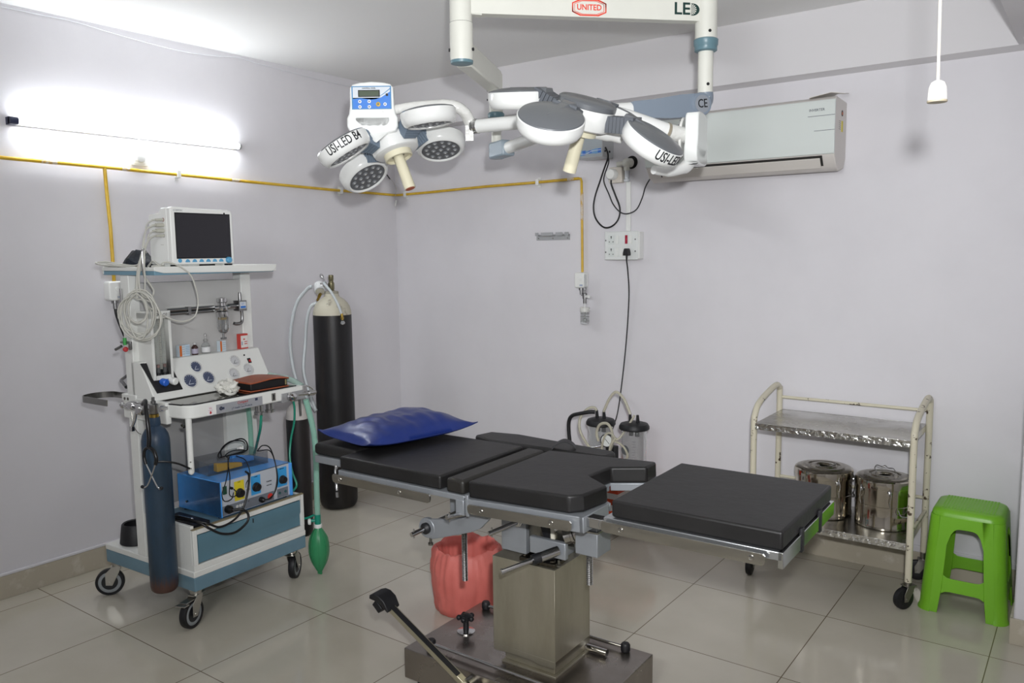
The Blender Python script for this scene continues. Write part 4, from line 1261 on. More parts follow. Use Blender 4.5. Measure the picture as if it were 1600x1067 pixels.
def blue_rust():
    m = mat('blue_paint_rusty_foot', '2c4358', 0.42, col2='22303c', scale=7, stretch=(1, 1, 0.35), bump=0.05, fac=(0.3, 0.65))
    nt = m.node_tree
    b = nt.nodes['Principled BSDF']
    src = b.inputs['Base Color'].links[0].from_socket
    geo = nt.nodes.new('ShaderNodeNewGeometry')
    sp = nt.nodes.new('ShaderNodeSeparateXYZ')
    nt.links.new(geo.outputs['Position'], sp.inputs[0])
    nz = nt.nodes.new('ShaderNodeTexNoise')
    nz.inputs['Scale'].default_value = 18
    ad = nt.nodes.new('ShaderNodeMath')
    ad.operation = 'MULTIPLY_ADD'
    ad.inputs[1].default_value = 0.10
    nt.links.new(nz.outputs['Fac'], ad.inputs[0])
    nt.links.new(sp.outputs['Z'], ad.inputs[2])
    mr = nt.nodes.new('ShaderNodeMapRange')
    mr.inputs['From Min'].default_value = 0.255
    mr.inputs['From Max'].default_value = 0.305
    mr.inputs['To Min'].default_value = 1
    mr.inputs['To Max'].default_value = 0
    nt.links.new(ad.outputs[0], mr.inputs['Value'])
    mx = nt.nodes.new('ShaderNodeMix')
    mx.data_type = 'RGBA'
    nt.links.new(mr.outputs['Result'], mx.inputs['Factor'])
    nt.links.new(src, mx.inputs['A'])
    mx.inputs['B'].default_value = (*hexc('4a322b'), 1)
    nt.links.new(mx.outputs['Result'], b.inputs['Base Color'])
    return m
blue_o, zvb = yoke_cylinder('gas_cylinder', aw(-0.100, -0.072, 0), 0.178, 0.885, blue_rust(), mat('blue_shoulder', '2a3d52', 0.4, var=0.2, scale=9), 'dusty blue gas cylinder clamped to the side of the anaesthesia trolley')
b = AB()
b.cyl((-0.100, -0.072, zvb + 0.034), (-0.30, -0.062, zvb + 0.030), 0.010, n=14)
b.cyl((-0.20, -0.070, zvb + 0.022), (-0.36, -0.045, zvb + 0.018), 0.007, n=12)
b.lathe([(0.012, 0), (0.016, 0.01), (0.016, 0.035), (0.010, 0.045)], (-0.24, -0.070, zvb + 0.03), (-1, 0.05, 0), n=16)
b.sphere((-0.37, -0.043, zvb + 0.018), 0.013, 12)
b.lathe([(0.014, 0), (0.017, 0.006), (0.017, 0.03), (0.012, 0.036)], (-0.15, -0.085, zvb + 0.018), (-1, -0.1, 0.1), n=16)
b.tube([(-0.195, -0.088, zvb + 0.020), (-0.205, -0.092, zvb - 0.02), (-0.225, -0.095, zvb - 0.055)], 0.006, 10)
b.box(-0.235, -0.215, -0.102, -0.088, zvb - 0.068, zvb - 0.048)
b.box(-0.29, -0.12, -0.055, -0.030, zvb + 0.030, zvb + 0.046)
b.build('yoke_clamp', CHROME, blue_o, bev=0.001)
AB().tube([(-0.262, -0.07, zvb + 0.005), (-0.245, -0.075, zvb - 0.05), (-0.21, -0.08, zvb - 0.075), (-0.18, -0.085, zvb - 0.078)], 0.0018, 6, sub=5).build('chain', STEEL_W, blue_o)
black_o, zvk = yoke_cylinder('gas_cylinder', aw(-0.114, 0.692, 0), 0.178, 0.850, mat('black_cylinder_paint', '1d1b1c', 0.45, col2='27201f', scale=8, stretch=(1, 1, 0.3)), mat('white_shoulder_paint', 'bdb7b3', 0.5, var=0.2, scale=12), 'small black gas cylinder with white shoulder on the far side of the trolley')

# ---------------------------------------------------------------- stethoscope hung over the blue cylinder's valve
st_ = thing('stethoscope', 'black stethoscope hung over the valve of the blue gas cylinder', 'stethoscope', aw(-0.05, -0.15, 0.66))
b = AB()
b.tube([(-0.13, -0.10, 0.965), (-0.085, -0.115, 0.985), (-0.045, -0.140, 0.965), (-0.020, -0.152, 0.915), (-0.010, -0.156, 0.855), (-0.010, -0.160, 0.815)], [0.008, 0.008, 0.0085], 12, sub=6)
b.tube([(-0.010, -0.160, 0.815), (-0.038, -0.160, 0.800), (-0.046, -0.160, 0.770), (-0.036, -0.160, 0.742)], 0.0065, 10, sub=6)
b.tube([(-0.010, -0.160, 0.815), (0.022, -0.160, 0.803), (0.036, -0.160, 0.775), (0.028, -0.160, 0.750)], 0.0075, 10, sub=6)
b.tube([(0.030, -0.158, 0.760), (0.055, -0.13, 0.758), (0.075, -0.09, 0.742), (0.085, -0.05, 0.715)], 0.004, 8, sub=5)
b.build('rubber_tubing', mat('black_tubing', '121214', 0.28), st_)
b = AB()
b.tube([(-0.036, -0.160, 0.744), (0.000, -0.162, 0.702), (0.035, -0.164, 0.665), (0.055, -0.166, 0.657)], 0.0028, 8, sub=5)
b.tube([(0.028, -0.160, 0.752), (0.005, -0.164, 0.705), (-0.022, -0.168, 0.660), (-0.045, -0.168, 0.648)], 0.0028, 8, sub=5)
b.build('ear_tubes', CHROME, st_, label='chrome ear tubes')
for p, d in (((-0.048, -0.168, 0.648), (-1, 0, 0.1)), ((0.058, -0.166, 0.658), (1, 0, 0.5))):
    AB().lathe([(0.003, 0), (0.006, 0.004), (0.007, 0.012), (0.003, 0.018), (0, 0.019)], p, d, n=12).build('ear_tip', BLACK, st_)

# ---------------------------------------------------------------- breathing bag and its hoses
GREENB = mat('green_rubber', '37905f', 0.35, var=0.12, scale=6, trans=0.12)
TEALT = mat('teal_connector', '1e8f78', 0.3, trans=0.15)
HOSE = mat('pale_green_hose', 'a9d8c6', 0.2, trans=0.45, ior=1.2)
rb = thing('breathing_bag', 'green rubber breathing bag hanging from a pale green hose beside the trolley', 'breathing bag', aw(-0.03, 0.70, 0.0))
gx, gy = 0.004, 0.688
b = AB()
b.lathe([(0.0, 0.012), (0.010, 0.014), (0.018, 0.028), (0.036, 0.062), (0.047, 0.105), (0.048, 0.145), (0.042, 0.185), (0.030, 0.212), (0.019, 0.228), (0.016, 0.242), (0.0, 0.242)], (gx, gy, 0), n=40)
for k in range(8):
    a = 2 * PI * k / 8
    pf = [(0.012, 0.016), (0.0365, 0.062), (0.0475, 0.105), (0.0485, 0.145), (0.0425, 0.185), (0.020, 0.228)]
    b.tube([(gx + r_ * math.cos(a), gy + r_ * math.sin(a), z) for r_, z in pf], 0.0012, 6, sub=4)
b.box(gx - 0.012, gx + 0.012, gy - 0.004, gy + 0.004, 0.001, 0.022)
b.build('bag', GREENB, rb)
AB().lathe([(0.018, 0.236), (0.019, 0.240), (0.019, 0.252), (0.017, 0.254)], (gx, gy, 0), n=24).build('neck_ring', WHITE_PL, rb)
AB().lathe([(0.014, 0.250), (0.015, 0.252), (0.015, 0.300), (0.013, 0.302)], (gx, gy, 0), n=24).cyl((gx, gy, 0.272), (gx - 0.03, gy - 0.03, 0.272), 0.008, n=14).build('connector', TEALT, rb)
AB().lathe([(0.014, 0), (0.016, 0.006), (0.013, 0.014), (0, 0.015)], (gx - 0.022, gy - 0.024, 0.268), (-0.7, -0.7, 0), n=16).build('relief_cap', WHITE_PL, rb)
b = AB()
path = catmull([V((gx, gy, 0.298)), V((gx + 0.000, gy, 0.42)), V((gx + 0.004, gy, 0.56)), V((gx + 0.004, gy - 0.006, 0.70)), V((gx - 0.005, gy - 0.025, 0.82)), V((gx - 0.008, gy - 0.038, 0.874))], 9)
b.tube(path, 0.0135, 14)
b.build('hose', HOSE, rb)
AB().tube([(gx - 0.01, gy - 0.012, 0.30), (gx - 0.04, gy - 0.03, 0.285), (gx - 0.08, gy - 0.05, 0.278)], 0.0055, 10, sub=5).build('side_tube', TEALT, rb)
gt = thing('gas_hose', 'thin green gas hoses looping down beside the small black cylinder', 'hose', aw(-0.04, 0.60, 0.45))
GT = mat('green_gas_tube', '2f9a80', 0.25, trans=0.3)
AB().tube([(-0.030, 0.598, 0.874), (-0.034, 0.606, 0.83), (-0.060, 0.622, 0.760), (-0.082, 0.618, 0.680), (-0.075, 0.600, 0.600), (-0.052, 0.590, 0.530), (-0.022, 0.588, 0.470), (-0.040, 0.570, 0.434)], 0.0052, 10, sub=6).build('tube', GT, gt)
AB().tube([(-0.040, 0.415, 0.838), (-0.055, 0.420, 0.78), (-0.13, 0.465, 0.71), (-0.24, 0.54, 0.64), (-0.318, 0.582, 0.56), (-0.326, 0.575, 0.43)], 0.0065, 10, sub=6).build('tube', GT, gt)
AB().tube([(-0.322, 0.560, 0.888), (-0.322, 0.574, 0.75), (-0.322, 0.575, 0.58), (-0.322, 0.573, 0.437)], 0.012, 12, sub=6).build('tube', HOSE, gt, label='wide pale green hose')

# ---------------------------------------------------------------- patient monitor on the top shelf
pm = thing('patient_monitor', 'white patient monitor with dark screen on top of the anaesthesia trolley', 'monitor', aw(-0.22, 0.24, 1.508))
ZM = 1.5235
b = AB()
fr = [(0.087, ZM), (0.398, ZM), (0.396, 1.745), (0.388, 1.757), (0.100, 1.766), (0.087, 1.760)]
b.prism(fr, -0.176, -0.150, 0, Matrix(((0, 0, 1, 0), (1, 0, 0, 0), (0, 1, 0, 0), (0, 0, 0, 1))))
sd = [(-0.176, ZM), (-0.176, 1.763), (-0.215, 1.762), (-0.235, 1.742), (-0.305, 1.735), (-0.305, ZM + 0.004), (-0.29, ZM)]
b.prism(sd, 0.088, 0.397, 0, Wy)
b.build('housing', WHITE_PL, pm, bev=0.004)
b = AB()
b.box(-0.1505, -0.1492, 0.107, 0.382, 1.5485, 1.742)
b.build('screen_surround', BLACK_GL, pm)
AB().box(-0.1492, -0.1486, 0.112, 0.377, 1.5535, 1.737).build('screen', mat('dark_screen', '2c2b30', 0.25, spec=0.4), pm)
b = AB()
b.text('COMTEC', 0.0105, AX((-0.1497, 0.125, 1.7505), (0, 1, 0), (0, 0, 1)), 0, width=0.045)
b.build('maker_name', mat('pale_grey_print', '8d9096', 0.5), pm)
AB().lathe([(0.004, 0), (0.004, 0.001), (0, 0.001)], (-0.15, 0.354, 1.7445), (1, 0, 0), n=12).build('alarm_lamp', BLACK_GL, pm)
KB = mat('key_blue', '5aa0c8', 0.35)
for k, y in enumerate((0.121, 0.158, 0.192, 0.226, 0.260, 0.293, 0.326)):
    b = AB()
    if k:
        b.prism([(y - 0.011, 1.5335), (y + 0.011, 1.5335), (y + 0.010, 1.538), (y + 0.006, 1.544), (y, 1.5465), (y - 0.006, 1.544), (y - 0.010, 1.538)], -0.150, -0.147, 0, Matrix(((0, 0, 1, 0), (1, 0, 0, 0), (0, 1, 0, 0), (0, 0, 0, 1))))
    else:
        b.lathe([(0.0085, 0), (0.0085, 0.003), (0.006, 0.004), (0, 0.004)], (-0.15, y, 1.5405), (1, 0, 0), n=20)
    b.build('key', KB, pm)
AB().lathe([(0.014, 0), (0.014, 0.003), (0.0125, 0.012), (0.010, 0.014), (0, 0.014)], (-0.15, 0.364, 1.5405), (1, 0, 0), n=24).build('rotary_knob', KB, pm)
for x, y in ((-0.165, 0.105), (-0.165, 0.245), (-0.165, 0.375), (-0.28, 0.11), (-0.28, 0.37)):
    AB().box(x - 0.012, x + 0.012, y - 0.012, y + 0.012, 1.5087, ZM).build('rubber_foot', BLACK, pm)
for k, z in enumerate((1.712, 1.690, 1.667, 1.646)):
    b = AB()
    b.lathe([(0.008, 0), (0.008, 0.001), (0, 0.001)], (-0.200, 0.0875, z), (0, -1, 0), n=14)
    b.build('socket', mat('socket_red' if k == 0 else 'socket_grey', '9c6a66' if k == 0 else 'b5b5b0', 0.5), pm)
AB().box(-0.225, -0.205, 0.0868, 0.0876, 1.607, 1.609).build('side_mark', CABLE_G, pm)

# cables from the monitor, coiled over the hook
cb = thing('monitor_cable', 'grey monitor leads coiled and hung from a hook under the top shelf', 'cable', aw(-0.20, -0.02, 1.22))
for k, z in enumerate((1.712, 1.690, 1.667, 1.646)):
    b = AB()
    rr = (0.006, 0.009, 0.0095, 0.006)[k]
    b.cyl((-0.200, 0.086, z), (-0.200, 0.052, z - 0.001), rr, rr * 0.85, n=14)
    b.cyl((-0.200, 0.052, z - 0.001), (-0.200, 0.036, z - 0.003), rr * 0.5, n=10)
    b.build('plug', mat('plug_grey', 'b4b3a8', 0.5), cb)
def lead(pts, r=0.0032, sub=6):
    AB().tube(pts, r, 8, sub=sub).build('lead', CABLE_G, cb)
lead([(-0.200, 0.038, 1.709), (-0.200, 0.012, 1.690), (-0.198, -0.002, 1.64), (-0.198, -0.008, 1.60), (-0.200, -0.012, 1.585)], 0.0026)
lead([(-0.200, 0.038, 1.687), (-0.202, 0.010, 1.670), (-0.202, -0.004, 1.63), (-0.202, -0.012, 1.588), (-0.200, -0.030, 1.53), (-0.19, -0.045, 1.46), (-0.19, -0.035, 1.405), (-0.19, 0.0, 1.388), (-0.19, 0.018, 1.42), (-0.195, -0.012, 1.475), (-0.195, -0.014, 1.52), (-0.195, -0.010, 1.56)], 0.0042)
lead([(-0.200, 0.038, 1.664), (-0.198, 0.018, 1.650), (-0.196, 0.008, 1.62), (-0.197, -0.004, 1.59), (-0.20, -0.02, 1.55)], 0.0032)
lead([(-0.200, 0.038, 1.643), (-0.20, 0.020, 1.632), (-0.20, 0.0, 1.60), (-0.204, -0.012, 1.57), (-0.21, -0.03, 1.52), (-0.20, -0.048, 1.45), (-0.20, -0.05, 1.39)], 0.0045)
# coil of turns
rnd = random.Random(4)
pts = []
for k in range(9 * 18):
    t = k / 18
    a = 2 * PI * t
    R1 = (0.072 + 0.018 * math.sin(t * 2.3)) 
    R2 = 0.088 + 0.014 * math.cos(t * 1.7)
    cz = 1.318 - 0.010 * math.sin(t * 1.3) + (0.035 if int(t) % 4 == 1 else 0)
    sc_ = 0.72 if int(t) % 4 == 1 else 1.0
    pts.append(V((-0.20 + 0.012 * math.sin(t * 5.1) + 0.8 * R1 * math.sin(a) * sc_ * 0.85, -0.050 + 0.025 * math.sin(t * 3.3) * 0.5 + R1 * sc_ * math.sin(a) * 0.55, cz + R2 * sc_ * math.cos(a))))
AB().tube(pts, 0.0032, 8).build('coil', CABLE_G, cb)
lead([(-0.23, -0.05, 1.405), (-0.22, -0.03, 1.46), (-0.205, -0.018, 1.54), (-0.20, -0.012, 1.585)], 0.003)
lead([(-0.18, -0.03, 1.40), (-0.185, -0.02, 1.47), (-0.195, -0.014, 1.55), (-0.20, -0.006, 1.590)], 0.003)
lead([(-0.19, 0.045, 1.513), (-0.165, 0.06, 1.535), (-0.140, 0.10, 1.522), (-0.125, 0.150, 1.480), (-0.12, 0.170, 1.42), (-0.125, 0.180, 1.36), (-0.13, 0.165, 1.305), (-0.14, 0.125, 1.285), (-0.15, 0.085, 1.290), (-0.17, 0.03, 1.32), (-0.19, -0.02, 1.36)], 0.0032)
# slack laid on the shelf top and over its back corner
lead([(-0.46, -0.005, 1.522), (-0.53, -0.02, 1.530), (-0.555, -0.005, 1.536), (-0.53, 0.02, 1.538), (-0.42, 0.02, 1.528), (-0.30, 0.012, 1.522), (-0.22, 0.0, 1.545), (-0.20, -0.006, 1.592)], 0.0042)
lead([(-0.26, 0.02, 1.516), (-0.38, 0.020, 1.522), (-0.50, 0.01, 1.530), (-0.545, 0.0, 1.530), (-0.50, -0.008, 1.526), (-0.38, 0.0, 1.519), (-0.27, 0.01, 1.513)], 0.0042)
lead([(-0.245, 0.05, 1.513), (-0.20, 0.075, 1.514), (-0.175, 0.06, 1.516), (-0.19, 0.035, 1.517), (-0.225, 0.04, 1.519), (-0.215, 0.066, 1.521), (-0.19, 0.07, 1.523), (-0.17, 0.055, 1.525)], 0.0036)
lead([(-0.30, 0.07, 1.516), (-0.25, 0.06, 1.540), (-0.22, 0.055, 1.534), (-0.205, 0.062, 1.518)], 0.004)

# folded cuff of black cloth behind the cable
b = AB()
prof = lambda t, k: V((-0.485 + 0.20 * t, 0.075 + 0.02 * k, 1.512 + k * (0.085 * math.exp(-((t - 0.55) / 0.27) ** 2)) + 0.003))
rows = []
for i in range(19):
    t = i / 18
    hgt = 0.004 + 0.075 * math.exp(-((t - 0.50) / 0.26) ** 2) + 0.030 * (t > 0.6) * (1 - abs(t - 0.85) * 2)
    x = -0.513 + 0.203 * t
    y = 0.055
    rows.append([V((x, y - 0.02, 1.5085)), V((x, y - 0.012 + 0.008 * math.sin(7 * t), 1.5085 + hgt * 0.55)), V((x, y + 0.02, 1.5085 + hgt)), V((x, y + 0.07, 1.5085 + hgt * 0.9)), V((x, y + 0.10, 1.5085))])
b.rings(rows)
tag(b.build('pressure_cuff', mat('black_cloth', '14171d', 0.75, col2='1b2430', scale=12, bump=0.3, bscale=50), None, loc=aw(-0.39, 0.09, 1.5085)), 'folded black cloth pressure cuff lying behind the monitor leads', 'cuff')

# ---------------------------------------------------------------- things on the console ledge
zl = 1.1125
def carton(name, x, y, w, d, h, rz, front, edge, label, stripes=None, face=None):
    o = thing(name, label, 'box', aw(x, y, zl), AR + rz)
    b = MB(FR[o.name])
    b.box(-d / 2, d / 2, -w / 2, w / 2, 0, h, 0)
    if face:
        b.box(d / 2, d / 2 + 0.0004, -w / 2 + face[0] * w, -w / 2 + face[1] * w, 0.001, h - 0.001, 1)
    for (a0, a1, z0_, z1_, mi) in (stripes or []):
        b.box(d / 2 + 0.0004, d / 2 + 0.0008, -w / 2 + a0 * w, -w / 2 + a1 * w, z0_ * h, z1_ * h, mi)
    b.build('carton', [front, edge, mat('carton_print', '8d9fae', 0.6), mat('carton_red', 'c0413a', 0.5)], o)
    return o
PALEB = mat('carton_pale_blue', 'c3ced6', 0.5)
ORG = mat('carton_orange', 'c8651e', 0.5)
lines = [(0.10, 0.9, z, z + 0.04, 2) for z in (0.2, 0.35, 0.5, 0.65, 0.8)]
carton('medicine_box', -0.315, 0.212, 0.030, 0.022, 0.050, 8, PALEB, ORG, 'pale blue and orange medicine carton nearest the flow meter', [(0.48, 0.92, z, z + 0.04, 2) for z in (0.2, 0.4, 0.6, 0.8)], (0.0, 0.42))
carton('medicine_box', -0.318, 0.241, 0.026, 0.022, 0.051, 5, PALEB, mat('carton_blue', 'b7cbdb', 0.5), 'pale blue medicine carton between the orange-edged carton and the brown bottle', lines, (0.05, 0.95))
carton('medicine_box', -0.315, 0.428, 0.034, 0.022, 0.050, 6, PALEB, ORG, 'orange-edged medicine carton under the clear trap', [(0.40, 0.92, z, z + 0.04, 2) for z in (0.2, 0.4, 0.6, 0.8)], (0.0, 0.30))
carton('medicine_box', -0.315, 0.548, 0.044, 0.026, 0.072, 4, mat('carton_red', 'c0413a', 0.5), mat('carton_white', 'dcd9d5', 0.5), 'red and white medicine carton beneath the grey regulator', [(0.1, 0.25, 0.25, 0.5, 2), (0.5, 0.9, 0.3, 0.36, 3), (0.5, 0.9, 0.45, 0.5, 3), (0.35, 0.6, 0.6, 0.68, 3), (0, 1, 0.0, 0.08, 3), (0, 1, 0.88, 1.0, 3)], (0.02, 0.98))
bt = thing('medicine_bottle', 'small brown glass medicine bottle with pale label on the console ledge', 'bottle', aw(-0.315, 0.285, zl))
MB(FR[bt.name]).lathe([(0.0, 0), (0.0135, 0), (0.0145, 0.002), (0.0145, 0.034), (0.010, 0.041), (0.0065, 0.044), (0.0065, 0.047)], n=28).build('glass', mat('brown_glass', '3a2320', 0.12, coat=0.4), bt)
MB(FR[bt.name]).lathe([(0.0147, 0.006), (0.0147, 0.028), (0.0145, 0.028), (0.0145, 0.006)], n=28).build('label', mat('violet_label', 'a9a3b3', 0.6), bt)
MB(FR[bt.name]).lathe([(0.0075, 0.046), (0.0075, 0.055), (0, 0.056)], n=20).build('cap', mat('cap_grey', 'b9b9b9', 0.4), bt)
bs = thing('spray_bottle', 'small clear bottle with pump nozzle beside the brown bottle', 'bottle', aw(-0.318, 0.345, zl))
MB(FR[bs.name]).lathe([(0.0, 0), (0.0185, 0), (0.0195, 0.002), (0.0195, 0.036), (0.014, 0.046), (0.008, 0.050), (0.008, 0.056)], n=28).build('glass', CLEAR, bs)
MB(FR[bs.name]).lathe([(0.0197, 0.006), (0.0197, 0.030), (0.0195, 0.030), (0.0195, 0.006)], n=28).build('label', mat('white_label', 'd5d6d6', 0.6), bs)
MB(FR[bs.name]).lathe([(0.009, 0.055), (0.010, 0.057), (0.010, 0.064), (0.004, 0.067), (0.0035, 0.080), (0.006, 0.081), (0.006, 0.088), (0.003, 0.092), (0, 0.092)], n=18).build('pump', mat('pump_grey', 'a7a7a5', 0.4, 0.4), bs)
# alarm-coloured gas fittings hanging by the upright
HV = lambda: MB(AM @ Matrix.Translation((0.060, 0.0, 0.034)))
vl = thing('hose_valve', 'small chrome fittings with green and red knobs beside the trolley upright', 'valve', aw(-0.42, -0.03, 1.12))
HV().cyl((-0.43, -0.03, 1.165), (-0.36, -0.03, 1.165), 0.006, n=12).cyl((-0.405, -0.045, 1.150), (-0.435, -0.055, 1.135), 0.006, n=12).lathe([(0.006, 0), (0.008, -0.03), (0.005, -0.035)], (-0.365, -0.03, 1.17), n=12).build('fitting', mat('dull_chrome', '8e8e8e', 0.28, 1.0), vl)
HV().lathe([(0.007, 0), (0.008, -0.015), (0.007, -0.03)], (-0.395, -0.035, 1.185), n=14).build('knob', mat('knob_green', '3f9a4b', 0.4), vl, label='green knob')
HV().sphere((-0.388, -0.038, 1.137), 0.0115, 14).build('knob', mat('knob_red', 'b8353a', 0.4), vl, label='red knob')

# ---------------------------------------------------------------- brown zip case and carrier bag on the work tray
LEATH = mat('brown_leather', 'a3573a', 0.5, col2='93492f', scale=9, bump=0.15, bscale=60)
cs_ = thing('zip_case', 'brown leather zip case with black sides lying on the trolley work tray', 'case', aw(-0.104, 0.465, 0.949), AR - 4)
b = MB(FR[cs_.name])
w_, d_ = 0.205, 0.158
def sheet(z, th, wv, m, name, label=None, gr=0.0):
    b = MB(FR[cs_.name])
    n = 12
    rows = []
    for i in range(n + 1):
        u = -1 + 2 * i / n
        z_ = z + wv * (0.5 * math.cos(u * 2.2) + 0.25 * math.sin(u * 3))
        rows.append([V((-d_ / 2 - gr, u * (w_ / 2 + gr), z_)), V((-d_ / 2 - gr, u * (w_ / 2 + gr), z_ + th)), V((0, u * (w_ / 2 + gr), z_ + th + wv * 0.4)), V((d_ / 2 + gr, u * (w_ / 2 + gr), z_ + th)), V((d_ / 2 + gr, u * (w_ / 2 + gr), z_)), V((0, u * (w_ / 2 + gr), z_))])
    b.rings(rows)
    return b.build(name, m, cs_, bev=0.0015, label=label)
sheet(0.001, 0.005, 0.0, LEATH, 'bottom_cover', gr=0.002)
b = MB(FR[cs_.name])
b.box(-d_ / 2 + 0.003, d_ / 2 - 0.003, -w_ / 2 + 0.003, w_ / 2 - 0.003, 0.006, 0.042)
b.build('side_panel', mat('black_gusset', '141214', 0.55), cs_, bev=0.004, label='black side gusset')
sheet(0.040, 0.006, 0.010, LEATH, 'top_cover', gr=0.003)
MB(FR[cs_.name]).box(d_ / 2 - 0.002, d_ / 2 + 0.001, w_ / 2 - 0.018, w_ / 2 - 0.012, 0.012, 0.036).build('zip_pull', mat('pale_brass', 'c9bd8f', 0.3, 0.8), cs_)
# thin white carrier bag, crumpled
b = AB()
ico = bmesh.new()
bmesh.ops.create_icosphere(ico, subdivisions=4, radius=1)
vs = []
for v in ico.verts:
    p = v.co.copy()
    n1 = noise.noise(p * 2.1 + V((3, 1, 7))) * 0.35 + abs(noise.noise(p * 4.7)) * 0.30 + noise.noise(p * 9) * 0.08
    s_ = 0.85 + n1
    vs.append((-0.110 + 0.050 * p.x * s_, 0.295 + 0.052 * p.y * s_, max(0.9495, 0.978 + 0.036 * p.z * s_)))
idx = {v: i for i, v in enumerate(ico.verts)}
b.add(vs, [tuple(idx[v] for v in f.verts) for f in ico.faces])
ico.free()
b.tube([(-0.09, 0.275, 0.975), (-0.060, 0.245, 0.965), (-0.045, 0.255, 0.957), (-0.05, 0.285, 0.957), (-0.08, 0.315, 0.960)], 0.006, 8, sub=5)
tag(b.build('carrier_bag', mat('thin_white_film', 'e4e3db', 0.3, bump=0.4, bscale=30, trans=0.15), None, loc=aw(-0.135, 0.335, 0.949)), 'crumpled white plastic carrier bag beside the brown zip case', 'bag')

# ---------------------------------------------------------------- electrosurgical unit on the drawer body
es = thing('electrosurgical_unit', 'bright blue electrosurgical unit with dials on the trolley drawer body', 'electrosurgical unit', aw(-0.17, 0.355, 0.4215), AR + 1.5)
EBL = mat('unit_blue', '4b9ff0', 0.3, coat=0.3)
ex0, ex1, ey0, ey1, ez0, ez1 = -0.318, -0.022, 0.160, 0.556, 0.432, 0.588
b = AB()
b.box(ex0, ex1 - 0.004, ey0, ey1, ez0, ez1)
b.box(ex1 - 0.004, ex1 + 0.010, ey0, ey0 + 0.004, ez0, ez1)
b.box(ex1 - 0.004, ex1 + 0.010, ey1 - 0.012, ey1, ez0, ez1)
b.build('case', EBL, es, bev=0.002)
FPM = lambda y, z: AX((ex1 + 0.0012, y, z), (0, 1, 0), (0, 0, 1))
b = AB()
b.box(ex1 - 0.004, ex1, ey0 + 0.004, ey1 - 0.012, ez0 + 0.002, ez1 - 0.002, 0)
b.box(ex1, ex1 + 0.0008, ey0 + 0.008, 0.450, ez0 + 0.004, ez0 + 0.046, 1)
b.box(ex1, ex1 + 0.0008, 0.470, 0.534, ez0 + 0.004, ez0 + 0.046, 1)
b.box(ex1, ex1 + 0.0008, 0.236, 0.288, ez0 + 0.053, ez0 + 0.140, 2)
b.box(ex1, ex1 + 0.0008, 0.325, 0.378, ez0 + 0.055, ez0 + 0.142, 3)
b.box(ex1, ex1 + 0.0008, 0.474, 0.530, ez0 + 0.054, ez0 + 0.144, 3)
for y, z, t_, s_ in ((0.262, 0.566, 'CUT', 0.007), (0.352, 0.568, 'COAG', 0.007), (0.502, 0.570, 'BIPOLAR', 0.0065), (0.308, 0.520, 'BLEND', 0.006), (0.425, 0.530, 'Cautery', 0.009), (0.425, 0.512, 'SOLID STATE', 0.005), (0.308, 0.468, 'HF', 0.006)):
    b.text(t_, s_, FPM(y, z), 4)
b.build('front_panel', [mat('unit_panel', 'b7bcc4', 0.4), mat('unit_grey', '6f757e', 0.4), mat('unit_yellow', 'd9c630', 0.4), mat('unit_cyan', '3b9bd8', 0.4), DARKTEXT], es)
def knob(y, z, r):
    b = AB()
    b.lathe([(r, 0), (r, 0.004), (r * 0.86, 0.006), (r * 0.80, 0.018), (r * 0.72, 0.020), (0, 0.020)], (ex1, y, z), (1, 0, 0), n=28)
    b.box(0.018, 0.0215, -0.001, 0.001, 0, r * 0.75, 0, Matrix.Translation((ex1, y, z)))
    b.build('dial_knob', BLACK, es)
knob(0.262, 0.517, 0.021)
knob(0.352, 0.521, 0.021)
knob(0.503, 0.518, 0.020)
AB().box(ex1, ex1 + 0.005, 0.176, 0.194, 0.531, 0.566).build('rocker', mat('rocker_green', '1f4a3a', 0.3), es, label='dark green rocker switch')
AB().lathe([(0.006, 0), (0.006, 0.012), (0.004, 0.016), (0, 0.016)], (ex1, 0.216, 0.551), (1, 0, 0), n=14).build('pilot_knob', BLACK, es)
AB().lathe([(0.014, 0), (0.014, 0.003), (0.004, 0.003), (0.003, 0.001), (0, 0.001)], (ex1, 0.428, 0.458), (1, 0, 0), n=24).build('patient_jack', RED, es, label='red round jack')
for y in (0.484, 0.518):
    AB().lathe([(0.006, 0), (0.006, 0.004), (0.003, 0.004), (0, 0.002)], (ex1, y, 0.458), (1, 0, 0), n=16).build('jack', mat('jack_teal', '2f5a5a', 0.4), es)
for y in (0.246, 0.262, 0.276):
    AB().lathe([(0.0065, 0), (0.0065, 0.002), (0.004, 0.002), (0, 0.0005)], (ex1, y, 0.460), (1, 0, 0), n=16).build('jack', mat('jack_pale', 'c5c6c4', 0.4), es)
for x in (-0.29, -0.05):
    for y in (0.18, 0.535):
        AB().lathe([(0.010, 0.4222), (0.010, 0.433)], (x, y, 0), n=14).build('rubber_foot', BLACK, es)
AB().lathe([(0.005, 0), (0.005, 0.008), (0, 0.009)], (-0.25, ey0, 0.47), (0, -1, 0), n=12).build('screw', STEEL_W, es)

